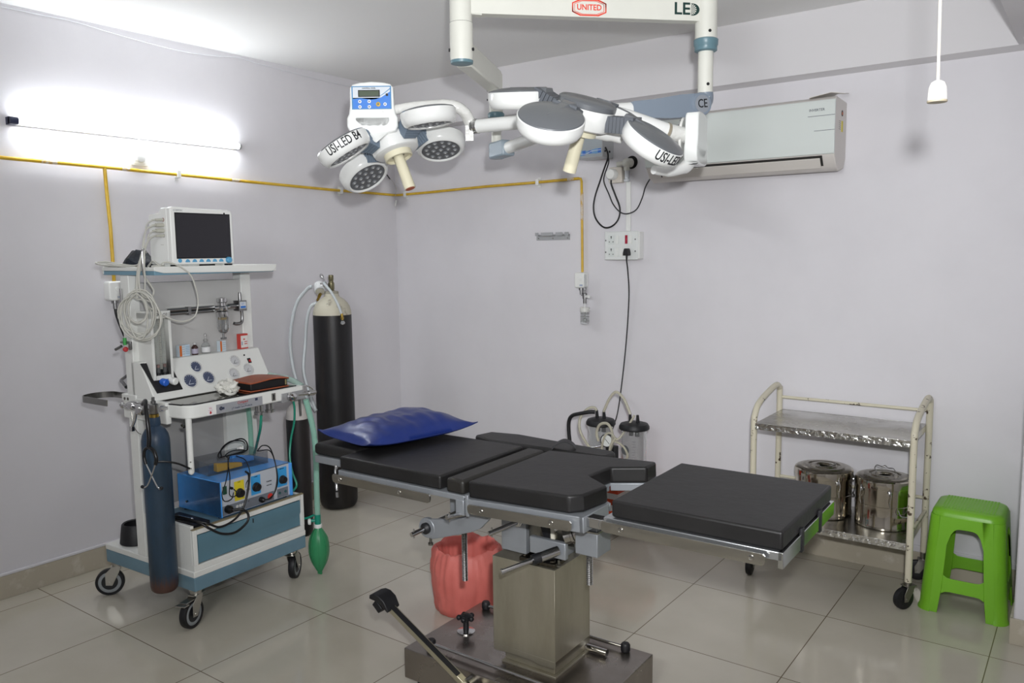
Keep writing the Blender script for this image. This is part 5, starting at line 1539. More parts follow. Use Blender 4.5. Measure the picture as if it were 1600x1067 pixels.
# smoked tray on the unit, with the handles in it
SMOKE = mat('smoked_acrylic', '70757b', 0.1, alpha=0.22)
ty = thing('acrylic_tray', 'smoked acrylic tray holding yellow and blue handles on top of the blue unit', 'tray', aw(-0.20, 0.36, 0.589))
W = AM @ AX((-0.205, 0.355, 0.589), (0.13, 1, 0), (-1, 0.13, 0)) 
def tb(*a):
    b = MB(W)
    return b
b = MB(W)
lx, wx, hx_ = 0.150, 0.085, 0.058
b.box(-lx, lx, -wx, wx, 0.0, 0.003)
b.box(-lx, lx, -wx, -wx + 0.003, 0.003, hx_)
b.box(-lx, lx, wx - 0.003, wx, 0.003, hx_)
b.box(-lx, -lx + 0.003, -wx + 0.003, wx - 0.003, 0.003, hx_)
b.box(lx - 0.003, lx, -wx + 0.003, wx - 0.003, 0.003, hx_)
b.build('tray', SMOKE, ty, bev=0.001)
def handle_piece(name, x0, x1, y0, h0, h1, colm, label, cat):
    b = MB(W)
    n = 10
    rows = []
    for i in range(n + 1):
        t = i / n
        x = x0 + (x1 - x0) * t
        hh = h1 * (0.45 + 0.55 * (1 - t) ** 0.8)
        ww = 0.018 * (0.55 + 0.45 * (1 - t))
        rows.append([V((x, y0 - ww, h0)), V((x, y0 + ww, h0)), V((x, y0 + ww * 0.8, h0 + hh)), V((x, y0 - ww * 0.8, h0 + hh))])
    b.rings(rows)
    tag(b.build(name, colm, None, bev=0.003, loc=W @ V(((x0 + x1) / 2, y0, h0))), label, cat)
handle_piece('cautery_pencil', -0.095, 0.035, -0.045, 0.0035, 0.038, mat('handle_yellow', 'e0b021', 0.4), 'yellow cautery pencil lying in the smoked tray', 'cautery pencil')
handle_piece('cautery_pencil', 0.015, 0.130, 0.01, 0.0035, 0.044, mat('handle_blue', '3d86d6', 0.4), 'blue cautery pencil lying in the smoked tray', 'cautery pencil')
# thin black leads heaped on the tray and running down the front
el = thing('electrode_lead', 'thin black electrode leads looped over the smoked tray and down the blue unit', 'cable', aw(-0.15, 0.36, 0.65))
WIRE = mat('black_wire', '0f0f11', 0.3)
def wire(pts, r=0.0022):
    AB().tube(pts, r, 8, sub=7).build('lead', WIRE, el)
wire([(-0.16, 0.270, 0.650), (-0.17, 0.275, 0.672), (-0.18, 0.33, 0.704), (-0.17, 0.395, 0.716), (-0.16, 0.420, 0.698), (-0.16, 0.425, 0.662), (-0.165, 0.40, 0.655), (-0.17, 0.33, 0.652), (-0.165, 0.28, 0.655)], 0.0032)
wire([(-0.15, 0.275, 0.655), (-0.17, 0.29, 0.690), (-0.18, 0.35, 0.712), (-0.17, 0.41, 0.700), (-0.16, 0.415, 0.665)], 0.0026)
wire([(-0.14, 0.30, 0.653), (-0.13, 0.28, 0.668), (-0.14, 0.315, 0.676), (-0.15, 0.37, 0.672), (-0.15, 0.405, 0.660), (-0.14, 0.37, 0.656), (-0.13, 0.31, 0.662), (-0.14, 0.29, 0.655)], 0.0026)
wire([(-0.13, 0.300, 0.655), (-0.09, 0.262, 0.640), (-0.02, 0.215, 0.610), (0.010, 0.190, 0.575), (0.012, 0.185, 0.535), (0.012, 0.205, 0.520), (0.010, 0.225, 0.530), (-0.0025, 0.218, 0.549)])
wire([(-0.12, 0.285, 0.655), (-0.05, 0.232, 0.635), (0.000, 0.178, 0.590), (0.008, 0.150, 0.545), (0.010, 0.160, 0.512), (0.010, 0.195, 0.512), (0.002, 0.214, 0.535)])
wire([(-0.12, 0.33, 0.656), (-0.05, 0.325, 0.645), (-0.01, 0.315, 0.59), (0.0, 0.285, 0.560), (0.004, 0.278, 0.540)])
wire([(-0.13, 0.455, 0.650), (-0.11, 0.470, 0.675), (-0.06, 0.470, 0.672), (-0.015, 0.458, 0.620), (0.004, 0.452, 0.555), (0.008, 0.440, 0.505), (0.008, 0.415, 0.462), (0.002, 0.385, 0.456)], 0.0028)
wire([(-0.12, 0.45, 0.652), (-0.05, 0.462, 0.660), (-0.012, 0.460, 0.600), (0.004, 0.455, 0.530), (0.010, 0.430, 0.480), (0.006, 0.400, 0.458)], 0.0024)
AB().lathe([(0.013, 0), (0.013, 0.014), (0.008, 0.022), (0.004, 0.026)], (ex1 + 0.002, 0.375, 0.457), (1, 0, 0), n=20).build('round_plug', WIRE, el)
AB().box(-0.175, -0.155, 0.378, 0.400, 0.668, 0.682).build('cable_tag', WHITE_PL, el, label='white cable tag')
ml = thing('mains_lead', 'thick black power lead plugged low on the blue unit and looping over the drawer', 'cable', aw(0.0, 0.20, 0.40))
AB().lathe([(0.018, 0), (0.018, 0.016), (0.012, 0.026), (0.007, 0.034)], (ex1 + 0.001, 0.196, 0.462), (1, 0, 0), n=22).build('plug', WIRE, ml)
AB().tube([(ex1 + 0.03, 0.196, 0.462), (0.035, 0.225, 0.462), (0.050, 0.245, 0.440), (0.055, 0.235, 0.405), (0.045, 0.180, 0.375), (0.035, 0.120, 0.385), (0.022, 0.070, 0.420), (-0.005, 0.045, 0.446), (-0.06, 0.025, 0.452), (-0.12, -0.002, 0.460)], 0.0052, 10, sub=7).build('lead', WIRE, ml)
AB().tube([(-0.04, 0.315, 0.598), (0.000, 0.300, 0.588), (0.022, 0.270, 0.520), (0.026, 0.235, 0.455), (0.022, 0.190, 0.420), (0.022, 0.120, 0.412), (0.014, 0.070, 0.440), (-0.03, 0.035, 0.456), (-0.10, 0.010, 0.468), (-0.15, -0.002, 0.462)], 0.0048, 10, sub=7).build('lead', WIRE, ml)
# black foot switch tucked beside the unit
fs_ = thing('foot_switch', 'flat black foot switch tucked on the drawer body beside the blue unit', 'foot switch', aw(-0.12, 0.07, 0.4215))
AB().box(-0.24, -0.028, 0.028, 0.110, 0.4222, 0.438).build('plate', BLACK, fs_, bev=0.003)
AB().lathe([(0.008, 0.438), (0.008, 0.450), (0.005, 0.455), (0, 0.456)], (-0.075, 0.055, 0), n=16).cyl((-0.16, 0.05, 0.446), (-0.085, 0.055, 0.446), 0.007, n=12).build('pivot', CHROME, fs_)
# ---------------------------------------------------------------- tall gas cylinder in the corner
GC = V((0.239, -0.821, 0))
gc = thing('gas_cylinder', 'tall black gas cylinder with chipped cream shoulder standing behind the head of the table', 'gas cylinder', GC)
GBLK = mat('scuffed_black_paint', '1c1b1d', 0.42, col2='2c2725', scale=9, stretch=(1.5, 1.5, 0.22), bump=0.08, bscale=25, fac=(0.5, 0.72))
GCRM = mat('chipped_cream_paint', 'c3beac', 0.5, col2='5e5348', scale=13, fac=(0.58, 0.72), bump=0.1, bscale=30)
MB().lathe([(0.0, 0.0), (0.080, 0.0), (0.098, 0.006), (0.110, 0.020), (0.115, 0.045), (0.1155, 0.30), (0.1145, 1.196)], GC, n=64).build('body', GBLK, gc)
MB().lathe([(0.1145, 1.196), (0.1135, 1.215), (0.106, 1.245), (0.093, 1.268), (0.075, 1.287), (0.058, 1.298), (0.046, 1.305), (0.042, 1.322), (0.0, 1.322)], GC, n=64).build('shoulder', GCRM, gc, label='chipped cream shoulder')
MB().lathe([(0.040, 1.321), (0.042, 1.322), (0.042, 1.334), (0.038, 1.338), (0.022, 1.340)], GC, n=40).build('neck_ring', mat('cream_grey_ring', 'a8a495', 0.45, var=0.3, scale=30), gc)
VBR = mat('aged_brass', '8a8468', 0.32, 0.9, var=0.2, scale=25)
MB().lathe([(0.022, 1.338), (0.016, 1.346), (0.019, 1.352), (0.019, 1.388), (0.014, 1.392), (0.014, 1.405), (0.0155, 1.408), (0.0155, 1.432), (0.012, 1.436), (0.0, 1.436)], GC, n=24).build('valve', VBR, gc)
b = MB()
R0 = GC + V((-0.01, -0.02, 1.372))
rd = V((-0.55, -0.70, 0.10)).normalized()
b.cyl(R0, R0 + rd * 0.045, 0.012, n=16)
b.lathe([(0.016, 0), (0.018, 0.004), (0.018, 0.018), (0.013, 0.022)], R0 + rd * 0.008, rd, n=6)
b.cyl(R0 + V((-0.02, 0.01, 0.01)), R0 + V((-0.10, 0.045, 0.052)), 0.005, n=12)
b.lathe([(0.005, 0), (0.011, 0.012), (0.012, 0.03), (0.008, 0.042), (0, 0.044)], R0 + V((-0.085, 0.038, 0.045)), V((-0.8, 0.35, 0.42)), n=16)
b.build('regulator_stem', CHROME, gc)
b = MB()
Rw = GC + V((-0.055, -0.045, 1.362))
b.lathe([(0.0, -0.035), (0.030, -0.035), (0.032, -0.030), (0.032, 0.020), (0.024, 0.028), (0.0, 0.028)], Rw, V((-0.62, 0.45, 0.58)), n=32)
b.build('regulator_body', mat('regulator_white', 'd9dbdb', 0.3), gc)
MB().lathe([(0.0, 0), (0.027, 0), (0.027, 0.008), (0.0, 0.008)], Rw - V((-0.62, 0.45, 0.58)).normalized() * 0.043, V((-0.62, 0.45, 0.58)), n=28).build('regulator_ring', CHROME, gc)
MB().cyl(Rw + V((0.02, -0.01, -0.035)), Rw + V((0.008, -0.014, -0.058)), 0.010, n=12).cyl(Rw + V((0.008, -0.014, -0.058)), Rw + V((-0.004, -0.018, -0.080)), 0.0075, n=12).build('hose_barb', BRASS, gc)
WHOSE = mat('white_hose', 'c4cacd', 0.35)
gh = thing('gas_hose', 'two white gas hoses hanging from the tall cylinder regulator', 'hose', GC + V((-0.06, -0.15, 0.65)))
MB().tube([(0.152, -0.896, 1.366), (0.142, -0.900, 1.366), (0.120, -0.91, 1.350), (0.068, -0.95, 1.265), (0.040, -0.975, 1.12), (0.038, -0.985, 0.98), (0.075, -0.98, 0.80), (0.150, -0.955, 0.68), (0.198, -0.94, 0.615)], 0.0105, 12, sub=7).build('hose', WHOSE, gh)
MB().tube([(0.178, -0.888, 1.270), (0.154, -0.916, 1.245), (0.130, -0.928, 1.16), (0.116, -0.935, 1.02), (0.128, -0.965, 0.86), (0.168, -0.958, 0.72), (0.198, -0.945, 0.625)], 0.0095, 12, sub=7).build('hose', WHOSE, gh)
ghs = thing('gas_hose', 'short white hose curling over the shoulder of the tall black cylinder', 'hose', GC + V((0.12, -0.10, 1.15)))
MB().tube([(0.236, -0.864, 1.392), (0.275, -0.905, 1.386), (0.325, -0.905, 1.345), (0.362, -0.885, 1.27), (0.375, -0.868, 1.205)], 0.0078, 12, sub=7).build('hose', WHOSE, ghs)
MB().cyl((0.375, -0.868, 1.210), (0.378, -0.866, 1.172), 0.0085, n=14).lathe([(0.011, 1.178), (0.011, 1.190)], (0.377, -0.867, 0), n=6).build('brass_end', BRASS, ghs)
MB().lathe([(0.011, -0.006), (0.013, -0.004), (0.013, 0.004), (0.011, 0.006)], (0.382, -0.868, 1.155), (0.6, -0.8, 0.2), n=20).build('end_nut', CHROME, ghs)

# ---------------------------------------------------------------- yellow gas pipe along two walls
PIPE = mat('yellow_gas_pipe', 'cba322', 0.35, col2='d8b440', scale=20, fac=(0.4, 0.7))
gp = thing('gas_pipe', 'yellow gas pipe running along both walls with two drops', 'pipe', (0.02, -0.02, 1.96))
xw = 0.020
MB().tube([(xw, -4.99, 2.055), (xw, -4.0, 2.035), (xw, -3.2, 2.018), (xw, -2.504, 2.006), (xw, -2.046, 1.999), (xw, -1.65, 1.990), (xw, -1.2, 1.980), (xw, -0.6, 1.968), (xw, -0.06, 1.963), (0.03, -0.03, 1.962), (0.06, -0.020, 1.962), (0.35, -0.020, 1.966), (0.8, -0.020, 1.976), (1.2, -0.020, 1.978), (1.505, -0.020, 1.983)], 0.0085, 12).build('main_run', PIPE, gp)
MB().tube([(xw, -2.046, 2.0), (xw, -2.042, 1.85), (xw, -2.036, 1.7), (xw, -2.036, 1.4405)], 0.0085, 12).build('drop', PIPE, gp)
MB().tube([(1.500, -0.020, 1.983), (1.518, -0.020, 1.980), (1.524, -0.020, 1.966), (1.526, -0.020, 1.80), (1.528, -0.020, 1.4362)], 0.0075, 12).build('drop', PIPE, gp)
b = MB()
for a_, b_ in (((xw, -2.34, 2.0035), (xw, -2.27, 2.0022)), ((xw, -1.96, 1.9972), (xw, -1.92, 1.9965)), ((xw, -1.33, 1.9828), (xw, -1.27, 1.9815)), ((1.43, -0.02, 1.9815), (1.475, -0.02, 1.9825)), ((1.5265, -0.02, 1.74), (1.5262, -0.02, 1.90))):
    o_ = MB().cyl(a_, b_, 0.0092 if a_[0] < 1.5 else 0.0082, n=12).build('bare_patch', mat('worn_white_patch', 'cfc3b0', 0.5, col2='c49a3c', scale=40, fac=(0.45, 0.6)), gp, label='pale patch of worn paint')
b.bm.free()
for p, side in (((0.0, -1.654, 1.993), 'l'), ((0.0, -0.52, 1.966), 'l'), ((0.115, 0.0, 1.962), 'b'), ((1.215, 0.0, 1.978), 'b')):
    b = MB()
    if side == 'l':
        b.box(0.001, 0.032, p[1] - 0.011, p[1] + 0.011, p[2] - 0.020, p[2] + 0.020)
        b.box(0.001, 0.004, p[1] - 0.011, p[1] + 0.011, p[2] - 0.032, p[2] + 0.032)
    else:
        b.box(p[0] - 0.011, p[0] + 0.011, -0.032, -0.001, p[2] - 0.018, p[2] + 0.018)
        b.box(p[0] - 0.011, p[0] + 0.011, -0.004, -0.001, p[2] - 0.030, p[2] + 0.030)
    b.build('pipe_clip', WHITE_PL, gp, bev=0.002, label='white pipe clip')

def gas_outlet(W, name, label):
    """white wall outlet box: x across, y up, z out of the wall"""
    o = thing(name, label, 'gas outlet', W.translation)
    b = MB(W)
    b.prism(rrect(0.075, 0.095, 0.012), 0.0, 0.055)
    b.build('wall_mount', WHITE_PL, o, bev=0.006)
    MB(W).lathe([(0.012, 0.055), (0.012, 0.058), (0.0, 0.059)], (0.006, 0.008, 0), n=20).build('button', WHITE_PL, o)
    MB(W).box(0.002, 0.030, -0.036, -0.026, 0.0552, 0.0560, 0).text('O2', 0.009, Matrix.Translation((0.016, -0.031, 0.0565)), 1).build('tag', [mat('tag_pale', 'b9c0ca', 0.5), BLUETEXT], o)
    b = MB(W)
    b.cyl((0.0, -0.045, 0.03), (0.0, -0.062, 0.03), 0.016, n=18)
    b.cyl((0.0, -0.062, 0.03), (0.0, -0.090, 0.03), 0.010, n=16)
    b.build('coupling', mat('dull_chrome', '8e8e8e', 0.28, 1.0), o)
    return o
WL = AX((0.0, -2.044, 1.392), (0, 1, 0), (0, 0, 1))
ol = gas_outlet(WL, 'gas_outlet', 'white gas outlet box on the wall beside the monitor shelf of the anaesthesia trolley')
MB().tube([(0.030, -2.044, 1.305), (0.035, -2.040, 1.26), (0.06, -2.02, 1.16), (0.09, -2.00, 1.08), (0.12, -2.02, 1.0), (0.17, -2.09, 0.975), (0.32, -2.19, 0.985), (0.46, -2.255, 0.992), (0.570, -2.300, 0.990)], 0.0075, 10, sub=6).build('hose', mat('black_tubing', '121214', 0.28), ol, label='black hose')
MB().tube([(0.105, -2.02, 1.10), (0.115, -2.00, 1.05), (0.15, -1.99, 1.0), (0.22, -2.05, 1.0), (0.38, -2.15, 1.01), (0.50, -2.22, 1.02), (0.580, -2.275, 1.022)], 0.006, 10, sub=6).build('hose', mat('black_tubing', '121214', 0.28), ol, label='black hose')
WB = AX((1.526, 0.0, 1.390), (1, 0, 0), (0, 0, 1)) @ Matrix.Diagonal((0.9, 0.95, 1.0, 1))
ob = gas_outlet(WB, 'gas_outlet', 'white gas outlet box on the wall at the end of the yellow pipe')
hb = thing('humidifier_bottle', 'small clear humidifier bottle with chrome valve below the wall gas outlet', 'bottle', (1.562, -0.055, 1.133))
b = MB()
b.cyl((1.537, -0.036, 1.305), (1.562, -0.050, 1.298), 0.009, n=14)
b.lathe([(0.014, 1.283), (0.014, 1.312), (0.008, 1.316), (0.008, 1.335)], (1.565, -0.055, 0), n=16)
b.lathe([(0.010, 1.255), (0.010, 1.283)], (1.565, -0.055, 0), n=16)
b.build('wall_mount', mat('dull_chrome', '8e8e8e', 0.28, 1.0), hb)
MB().lathe([(0.009, 0), (0.010, 0.003), (0.010, 0.024), (0, 0.026)], (1.578, -0.058, 1.295), (0.9, -0.35, 0), n=16).build('knob', WHITE_PL, hb)
MB().cyl((1.571, -0.060, 1.335), (1.571, -0.060, 1.425), 0.0075, n=16).build('flow_tube', CLEAR, hb)
MB().lathe([(0.004, 1.225), (0.004, 1.255)], (1.565, -0.055, 0), n=12).build('stem', WHITE_PL, hb)
MB().lathe([(0.0, 1.232), (0.027, 1.232), (0.029, 1.228), (0.029, 1.206), (0.026, 1.204)], (1.565, -0.055, 0), n=30).cyl((1.585, -0.06, 1.22), (1.603, -0.066, 1.22), 0.004, n=10).build('lid', mat('lid_grey_white', 'cfcfcb', 0.4), hb)
MB().lathe([(0.026, 1.206), (0.0255, 1.138), (0.023, 1.133), (0.0, 1.133)], (1.565, -0.055, 0), n=30).build('jar', CLEAR, hb)
MB().lathe([(0.003, 1.17), (0.003, 1.21)], (1.565, -0.055, 0), n=10).lathe([(0.0, 1.145), (0.009, 1.145), (0.010, 1.165), (0.003, 1.17)], (1.565, -0.055, 0), n=14).build('dip_tube', mat('pale_grey_plastic', 'b9bcba', 0.4), hb)
for z in (1.192, 1.175, 1.150):
    MB().lathe([(0.0262, z), (0.0264, z + 0.001), (0.0264, z + 0.0025), (0.0262, z + 0.003)], (1.565, -0.055, 0), n=30).build('level_line', mat('level_grey', '9a9c9c', 0.5), hb)

# small grey bracket left on the wall
b = MB()
b.box(1.190, 1.430, -0.003, 0.0, 1.628, 1.662)
b.box(1.190, 1.430, -0.016, 0.0, 1.660, 1.6625)
for x0, x1 in ((1.190, 1.212), (1.232, 1.318), (1.338, 1.388), (1.402, 1.430)):
    b.box(x0, x1, -0.018, -0.015, 1.655, 1.675)
for x in (1.205, 1.415, 1.31):
    b.lathe([(0.004, 0), (0.004, 0.002), (0, 0.002)], (x, -0.003, 1.640), (0, -1, 0), n=10, mi=1)
tag(b.build('wall_hanger', [mat('grey_bracket', 'a2a3a5', 0.4, 0.4), STEEL_W], None, loc=(1.31, 0, 1.628)), 'small grey metal bracket screwed to the wall above the tall cylinder side', 'bracket')
bpy.data.objects['wall_hanger']['label'] = 'short grey metal bracket screwed flat to the wall near the yellow pipe'

# ---------------------------------------------------------------- sockets, plugs and cords
sw = thing('switch_board', 'white four-module switch board with red indicator and black plug', 'switch board', (1.81, 0, 1.51))
b = MB()
b.box(1.706, 1.918, -0.052, 0.0, 1.512, 1.664)
b.build('back_box', WHITE_PL, sw, bev=0.003)
b = MB()
b.box(1.700, 1.912, -0.060, -0.052, 1.508, 1.668)
b.build('face_plate', mat('face_plate_white', 'dcdfdd', 0.3), sw, bev=0.004)
def module(x, z, kind):
    b = MB()
    if kind == 'socket':
        b.box(x - 0.019, x + 0.019, -0.0612, -0.0600, z - 0.026, z + 0.026, 0)
        for dx, dz, r in ((0, 0.016, 0.0042), (0, 0.008, 0.003), (-0.012, -0.012, 0.003), (0.012, -0.012, 0.003)):
            b.lathe([(r, 0), (r, 0.0006), (0, 0.0006)], (x + dx, -0.0612, z + dz), (0, -1, 0), n=12, mi=1)
        b.build('outlet', [mat('module_white', 'd5dad7', 0.3), BLACK], sw)
    elif kind == 'switch':
        b.prism([(-0.066, z - 0.024), (-0.060, z - 0.024), (-0.060, z + 0.024), (-0.061, z + 0.024)], x - 0.008, x + 0.008, 0, Matrix(((0, 0, 1, 0), (1, 0, 0, 0), (0, 1, 0, 0), (0, 0, 0, 1))))
        b.build('rocker', mat('rocker_white', 'e2e4e0', 0.25), sw, bev=0.001)
    else:
        b.box(x - 0.008, x + 0.008, -0.0625, -0.060, z - 0.024, z + 0.024)
        b.build('indicator', mat('indicator_red', '9c1f38', 0.25, coat=0.4), sw, bev=0.001, label='dark red indicator window')
module(1.744, 1.622, 'socket')
module(1.783, 1.622, 'switch')
module(1.840, 1.622, 'lamp')
module(1.867, 1.622, 'switch')
module(1.744, 1.552, 'socket')
module(1.782, 1.552, 'switch')
module(1.808, 1.552, 'switch')
for x, z in ((1.708, 1.618), (1.708, 1.552), (1.896, 1.622), (1.896, 1.556)):
    MB().lathe([(0.0045, 0), (0.0045, 0.001), (0, 0.0012)], (x, -0.060, z), (0, -1, 0), n=12).build('screw', mat('screw_grey', '77787a', 0.4, 0.6), sw)
pc = thing('power_cord', 'black plug and thin cord hanging from the switch board down to the suction pump', 'cord', (1.80, -0.04, 0.6))
b = MB()
b.loft([[(1.852 + s_ * w_, y, z) for s_, y in ((-1, -0.061), (1, -0.061), (1, -0.092), (-1, -0.092))] for w_, z in ((0.018, 1.532), (0.018, 1.545), (0.014, 1.562), (0.010, 1.572))])
b.lathe([(0.006, 0), (0.005, 0.02), (0.0035, 0.03)], (1.852, -0.078, 1.533), (0, 0, -1), n=12)
b.build('plug', BLACK, pc, bev=0.003)
MB().tube([(1.852, -0.078, 1.505), (1.848, -0.055, 1.44), (1.842, -0.03, 1.33), (1.832, -0.02, 1.20), (1.820, -0.015, 1.07), (1.806, -0.015, 0.93), (1.79, -0.02, 0.78), (1.775, -0.04, 0.62), (1.77, -0.10, 0.52)], 0.0038, 8, sub=5).build('cord', BLACK, pc)
# flat trunking with the elbow of the drain pipe above it
du = thing('cable_duct', 'white plastic pipe with elbow dropping from a wall hole to the switch board', 'pipe', (1.825, 0, 1.66))
MB().box(1.812, 1.840, -0.016, 0.0, 1.669, 1.945).build('wall_mount', WHITE_PL, du, bev=0.003)
PVC = mat('pvc_ivory', 'd3d3cb', 0.4)
MB().lathe([(0.017, 1.945), (0.017, 1.958), (0.0125, 1.960), (0.0125, 2.020)], (1.826, -0.030, 0), n=22).build('pipe', mat('pale_pvc', 'c8ccd0', 0.3), du)
b = MB()
b.lathe([(0.016, 2.005), (0.017, 2.008), (0.017, 2.032)], (1.826, -0.032, 0), n=22)
b.sphere((1.826, -0.034, 2.048), 0.026, 20)
b.cyl((1.826, -0.034, 2.048), (1.772, -0.048, 2.042), 0.0135, n=18)
b.cyl((1.826, -0.034, 2.048), (1.836, -0.002, 2.050), 0.025, n=20)
b.build('elbow', PVC, du)
MB().lathe([(0.036, 0), (0.036, 0.0015), (0, 0.0015)], (1.842, -0.0005, 2.052), (0, -1, 0), n=28).build('wall_hole', mat('dark_hole', '1b1a1a', 0.9), du)
so = thing('wall_socket', 'white wall socket with a round plug below the stabilizer box', 'socket', (1.76, 0, 1.97))
MB().prism(rrect(0.084, 0.088, 0.01), 0.0, 0.040, 0, AX((1.757, 0, 1.985), (1, 0, 0), (0, 0, 1))).build('socket_box', mat('socket_cream', 'd9d2c8', 0.35), so, bev=0.004)
ps = thing('power_cord', 'black cord looping under the stabilizer box to a white plug on the wall socket', 'cord', (1.70, -0.05, 1.70))
MB().lathe([(0.030, 0), (0.031, 0.006), (0.031, 0.030), (0.026, 0.042), (0, 0.044)], (1.748, -0.0405, 1.988), (0, -1, 0), n=28).build('plug', WHITE_PL, ps)
MB().tube([(1.742, -0.060, 1.956), (1.745, -0.06, 1.93), (1.765, -0.05, 1.87), (1.790, -0.045, 1.80), (1.782, -0.045, 1.740), (1.745, -0.05, 1.700), (1.690, -0.05, 1.694), (1.640, -0.05, 1.740), (1.622, -0.05, 1.80), (1.632, -0.05, 1.87), (1.668, -0.055, 1.955), (1.705, -0.07, 2.025), (1.738, -0.09, 2.075), (1.742, -0.10, 2.105), (1.733, -0.11, 2.135)], 0.0048, 10, sub=6).build('cord', BLACK, ps)
pa = thing('power_cord', 'thinner dark cord swinging from the stabilizer box across to the air conditioner', 'cord', (1.85, -0.04, 1.76))
MB().tube([(1.738, -0.085, 2.085), (1.728, -0.065, 2.05), (1.690, -0.045, 1.985), (1.684, -0.035, 1.945), (1.712, -0.03, 1.88), (1.738, -0.03, 1.825), (1.785, -0.035, 1.778), (1.835, -0.035, 1.766), (1.890, -0.035, 1.788), (1.925, -0.035, 1.85), (1.945, -0.035, 1.91), (1.980, -0.04, 1.958)], 0.0036, 8, sub=6).build('cord', mat('dark_grey_cord', '2b2c2f', 0.35), pa)
sb = thing('voltage_stabilizer', 'white voltage stabilizer with blue swooshes on the wall behind the near lamp head', 'stabilizer', (1.64, -0.06, 2.09))
b = MB()
b.box(1.545, 1.725, -0.125, 0.0, 2.082, 2.300)
b.build('wall_mount', mat('stabilizer_grey_white', 'c9ccce', 0.4), sb, bev=0.003)
b = MB()
FW = AX((1.635, -0.1256, 2.19), (1, 0, 0), (0, 0, 1))
b.prism(rrect(0.172, 0.205, 0.002), 0.0, 0.0006, 0, FW)
def swoosh(zc, cols):
    for k in range(8):
        x0 = -0.08 + 0.16 * k / 8
        h = 0.022 + 0.006 * math.sin(k * 1.3)
        b.prism([(x0, zc - h / 2 + 0.010 * k / 8), (x0 + 0.0201, zc - h / 2 + 0.010 * (k + 1) / 8), (x0 + 0.0201, zc + h / 2 + 0.010 * (k + 1) / 8), (x0, zc + h / 2 + 0.010 * k / 8)], 0.0006, 0.0010, cols[k % len(cols)], FW)
    b.prism([(-0.08, zc - 0.002), (-0.02, zc - 0.006), (0.02, zc + 0.008), (0.08, zc + 0.012), (0.08, zc + 0.015), (0.02, zc + 0.012), (-0.02, zc - 0.003), (-0.08, zc + 0.001)], 0.0010, 0.0013, 3, FW)
swoosh(-0.082, (1, 1, 2, 1, 2))
swoosh(0.020, (2, 2, 1, 2))
b.build('front_graphic', [mat('stabilizer_face', 'bac4ca', 0.35), mat('sky_blue_print', '7fb5e6', 0.4), mat('strong_blue_print', '3a7de0', 0.4), mat('white_print', 'e8edf2', 0.4)], sb)
for y, z, r in ((-0.05, 2.115, 0.006), (-0.10, 2.115, 0.005)):
    MB().lathe([(r, 0), (r, 0.004), (0, 0.005)], (1.725, y, z), (1, 0, 0), n=14).build('terminal', BLACK, sb)
# socket below the tube light
st = thing('wall_socket', 'white round-faced wall socket just below the lit tube light', 'socket', (0, -1.857, 2.065))
MB().prism(rrect(0.092, 0.092, 0.01), 0.0, 0.010, 0, AX((0, -1.857, 2.067), (0, 1, 0), (0, 0, 1))).build('plate', WHITE_PL, st, bev=0.002)
MB().prism(rrect(0.062, 0.068, 0.012), 0.010, 0.016, 0, AX((0, -1.857, 2.063), (0, 1, 0), (0, 0, 1))).lathe([(0.026, 0), (0.027, 0.006), (0.024, 0.016), (0, 0.018)], (0.014, -1.857, 2.062), (1, 0, 0), n=28).build('socket_face', WHITE_PL, st, bev=0.002)
# thin wire with tag in the corner
wt = thing('hanging_wire', 'thin wire with black tip and white tag hanging by the room corner', 'wire', (0.012, -0.012, 1.91))
MB().tube([(0.012, -0.060, 2.072), (0.016, -0.03, 2.045), (0.030, -0.022, 2.00), (0.043, -0.043, 1.965), (0.036, -0.040, 1.94), (0.028, -0.032, 1.93)], 0.0016, 6, sub=5).build('wire', CABLE_G, wt)
MB().cyl((0.012, -0.062, 2.070), (0.010, -0.088, 2.098), 0.0038, n=10).build('tip', BLACK, wt)
MB().cbox((0, 0, 0), (0.020, 0.008, 0.042), 0, Matrix.Translation((0.026, -0.026, 1.908)) @ Matrix.Rotation(0.3, 4, 'Y') @ Matrix.Rotation(-0.6, 4, 'Z')).build('tag', WHITE_PL, wt, bev=0.003)
# sagging white cable along the ceiling edge
cw = MB()
cw.tube([(0.008, -4.9, 2.670), (0.008, -2.6, 2.668), (0.008, -2.165, 2.672), (0.010, -2.052, 2.664), (0.012, -1.872, 2.650), (0.012, -1.667, 2.640), (0.012, -1.482, 2.642), (0.010, -1.244, 2.668), (0.010, -1.15, 2.662), (0.010, -1.02, 2.655), (0.010, -0.6, 2.640), (0.010, -0.15, 2.640)], 0.0028, 6, sub=5)
tag(cw.build('ceiling_cord', mat('pale_cord', 'd6d6da', 0.5), None, loc=(0.01, -1.6, 2.65)), 'thin white cable sagging along the top edge of the tube light wall', 'cable')

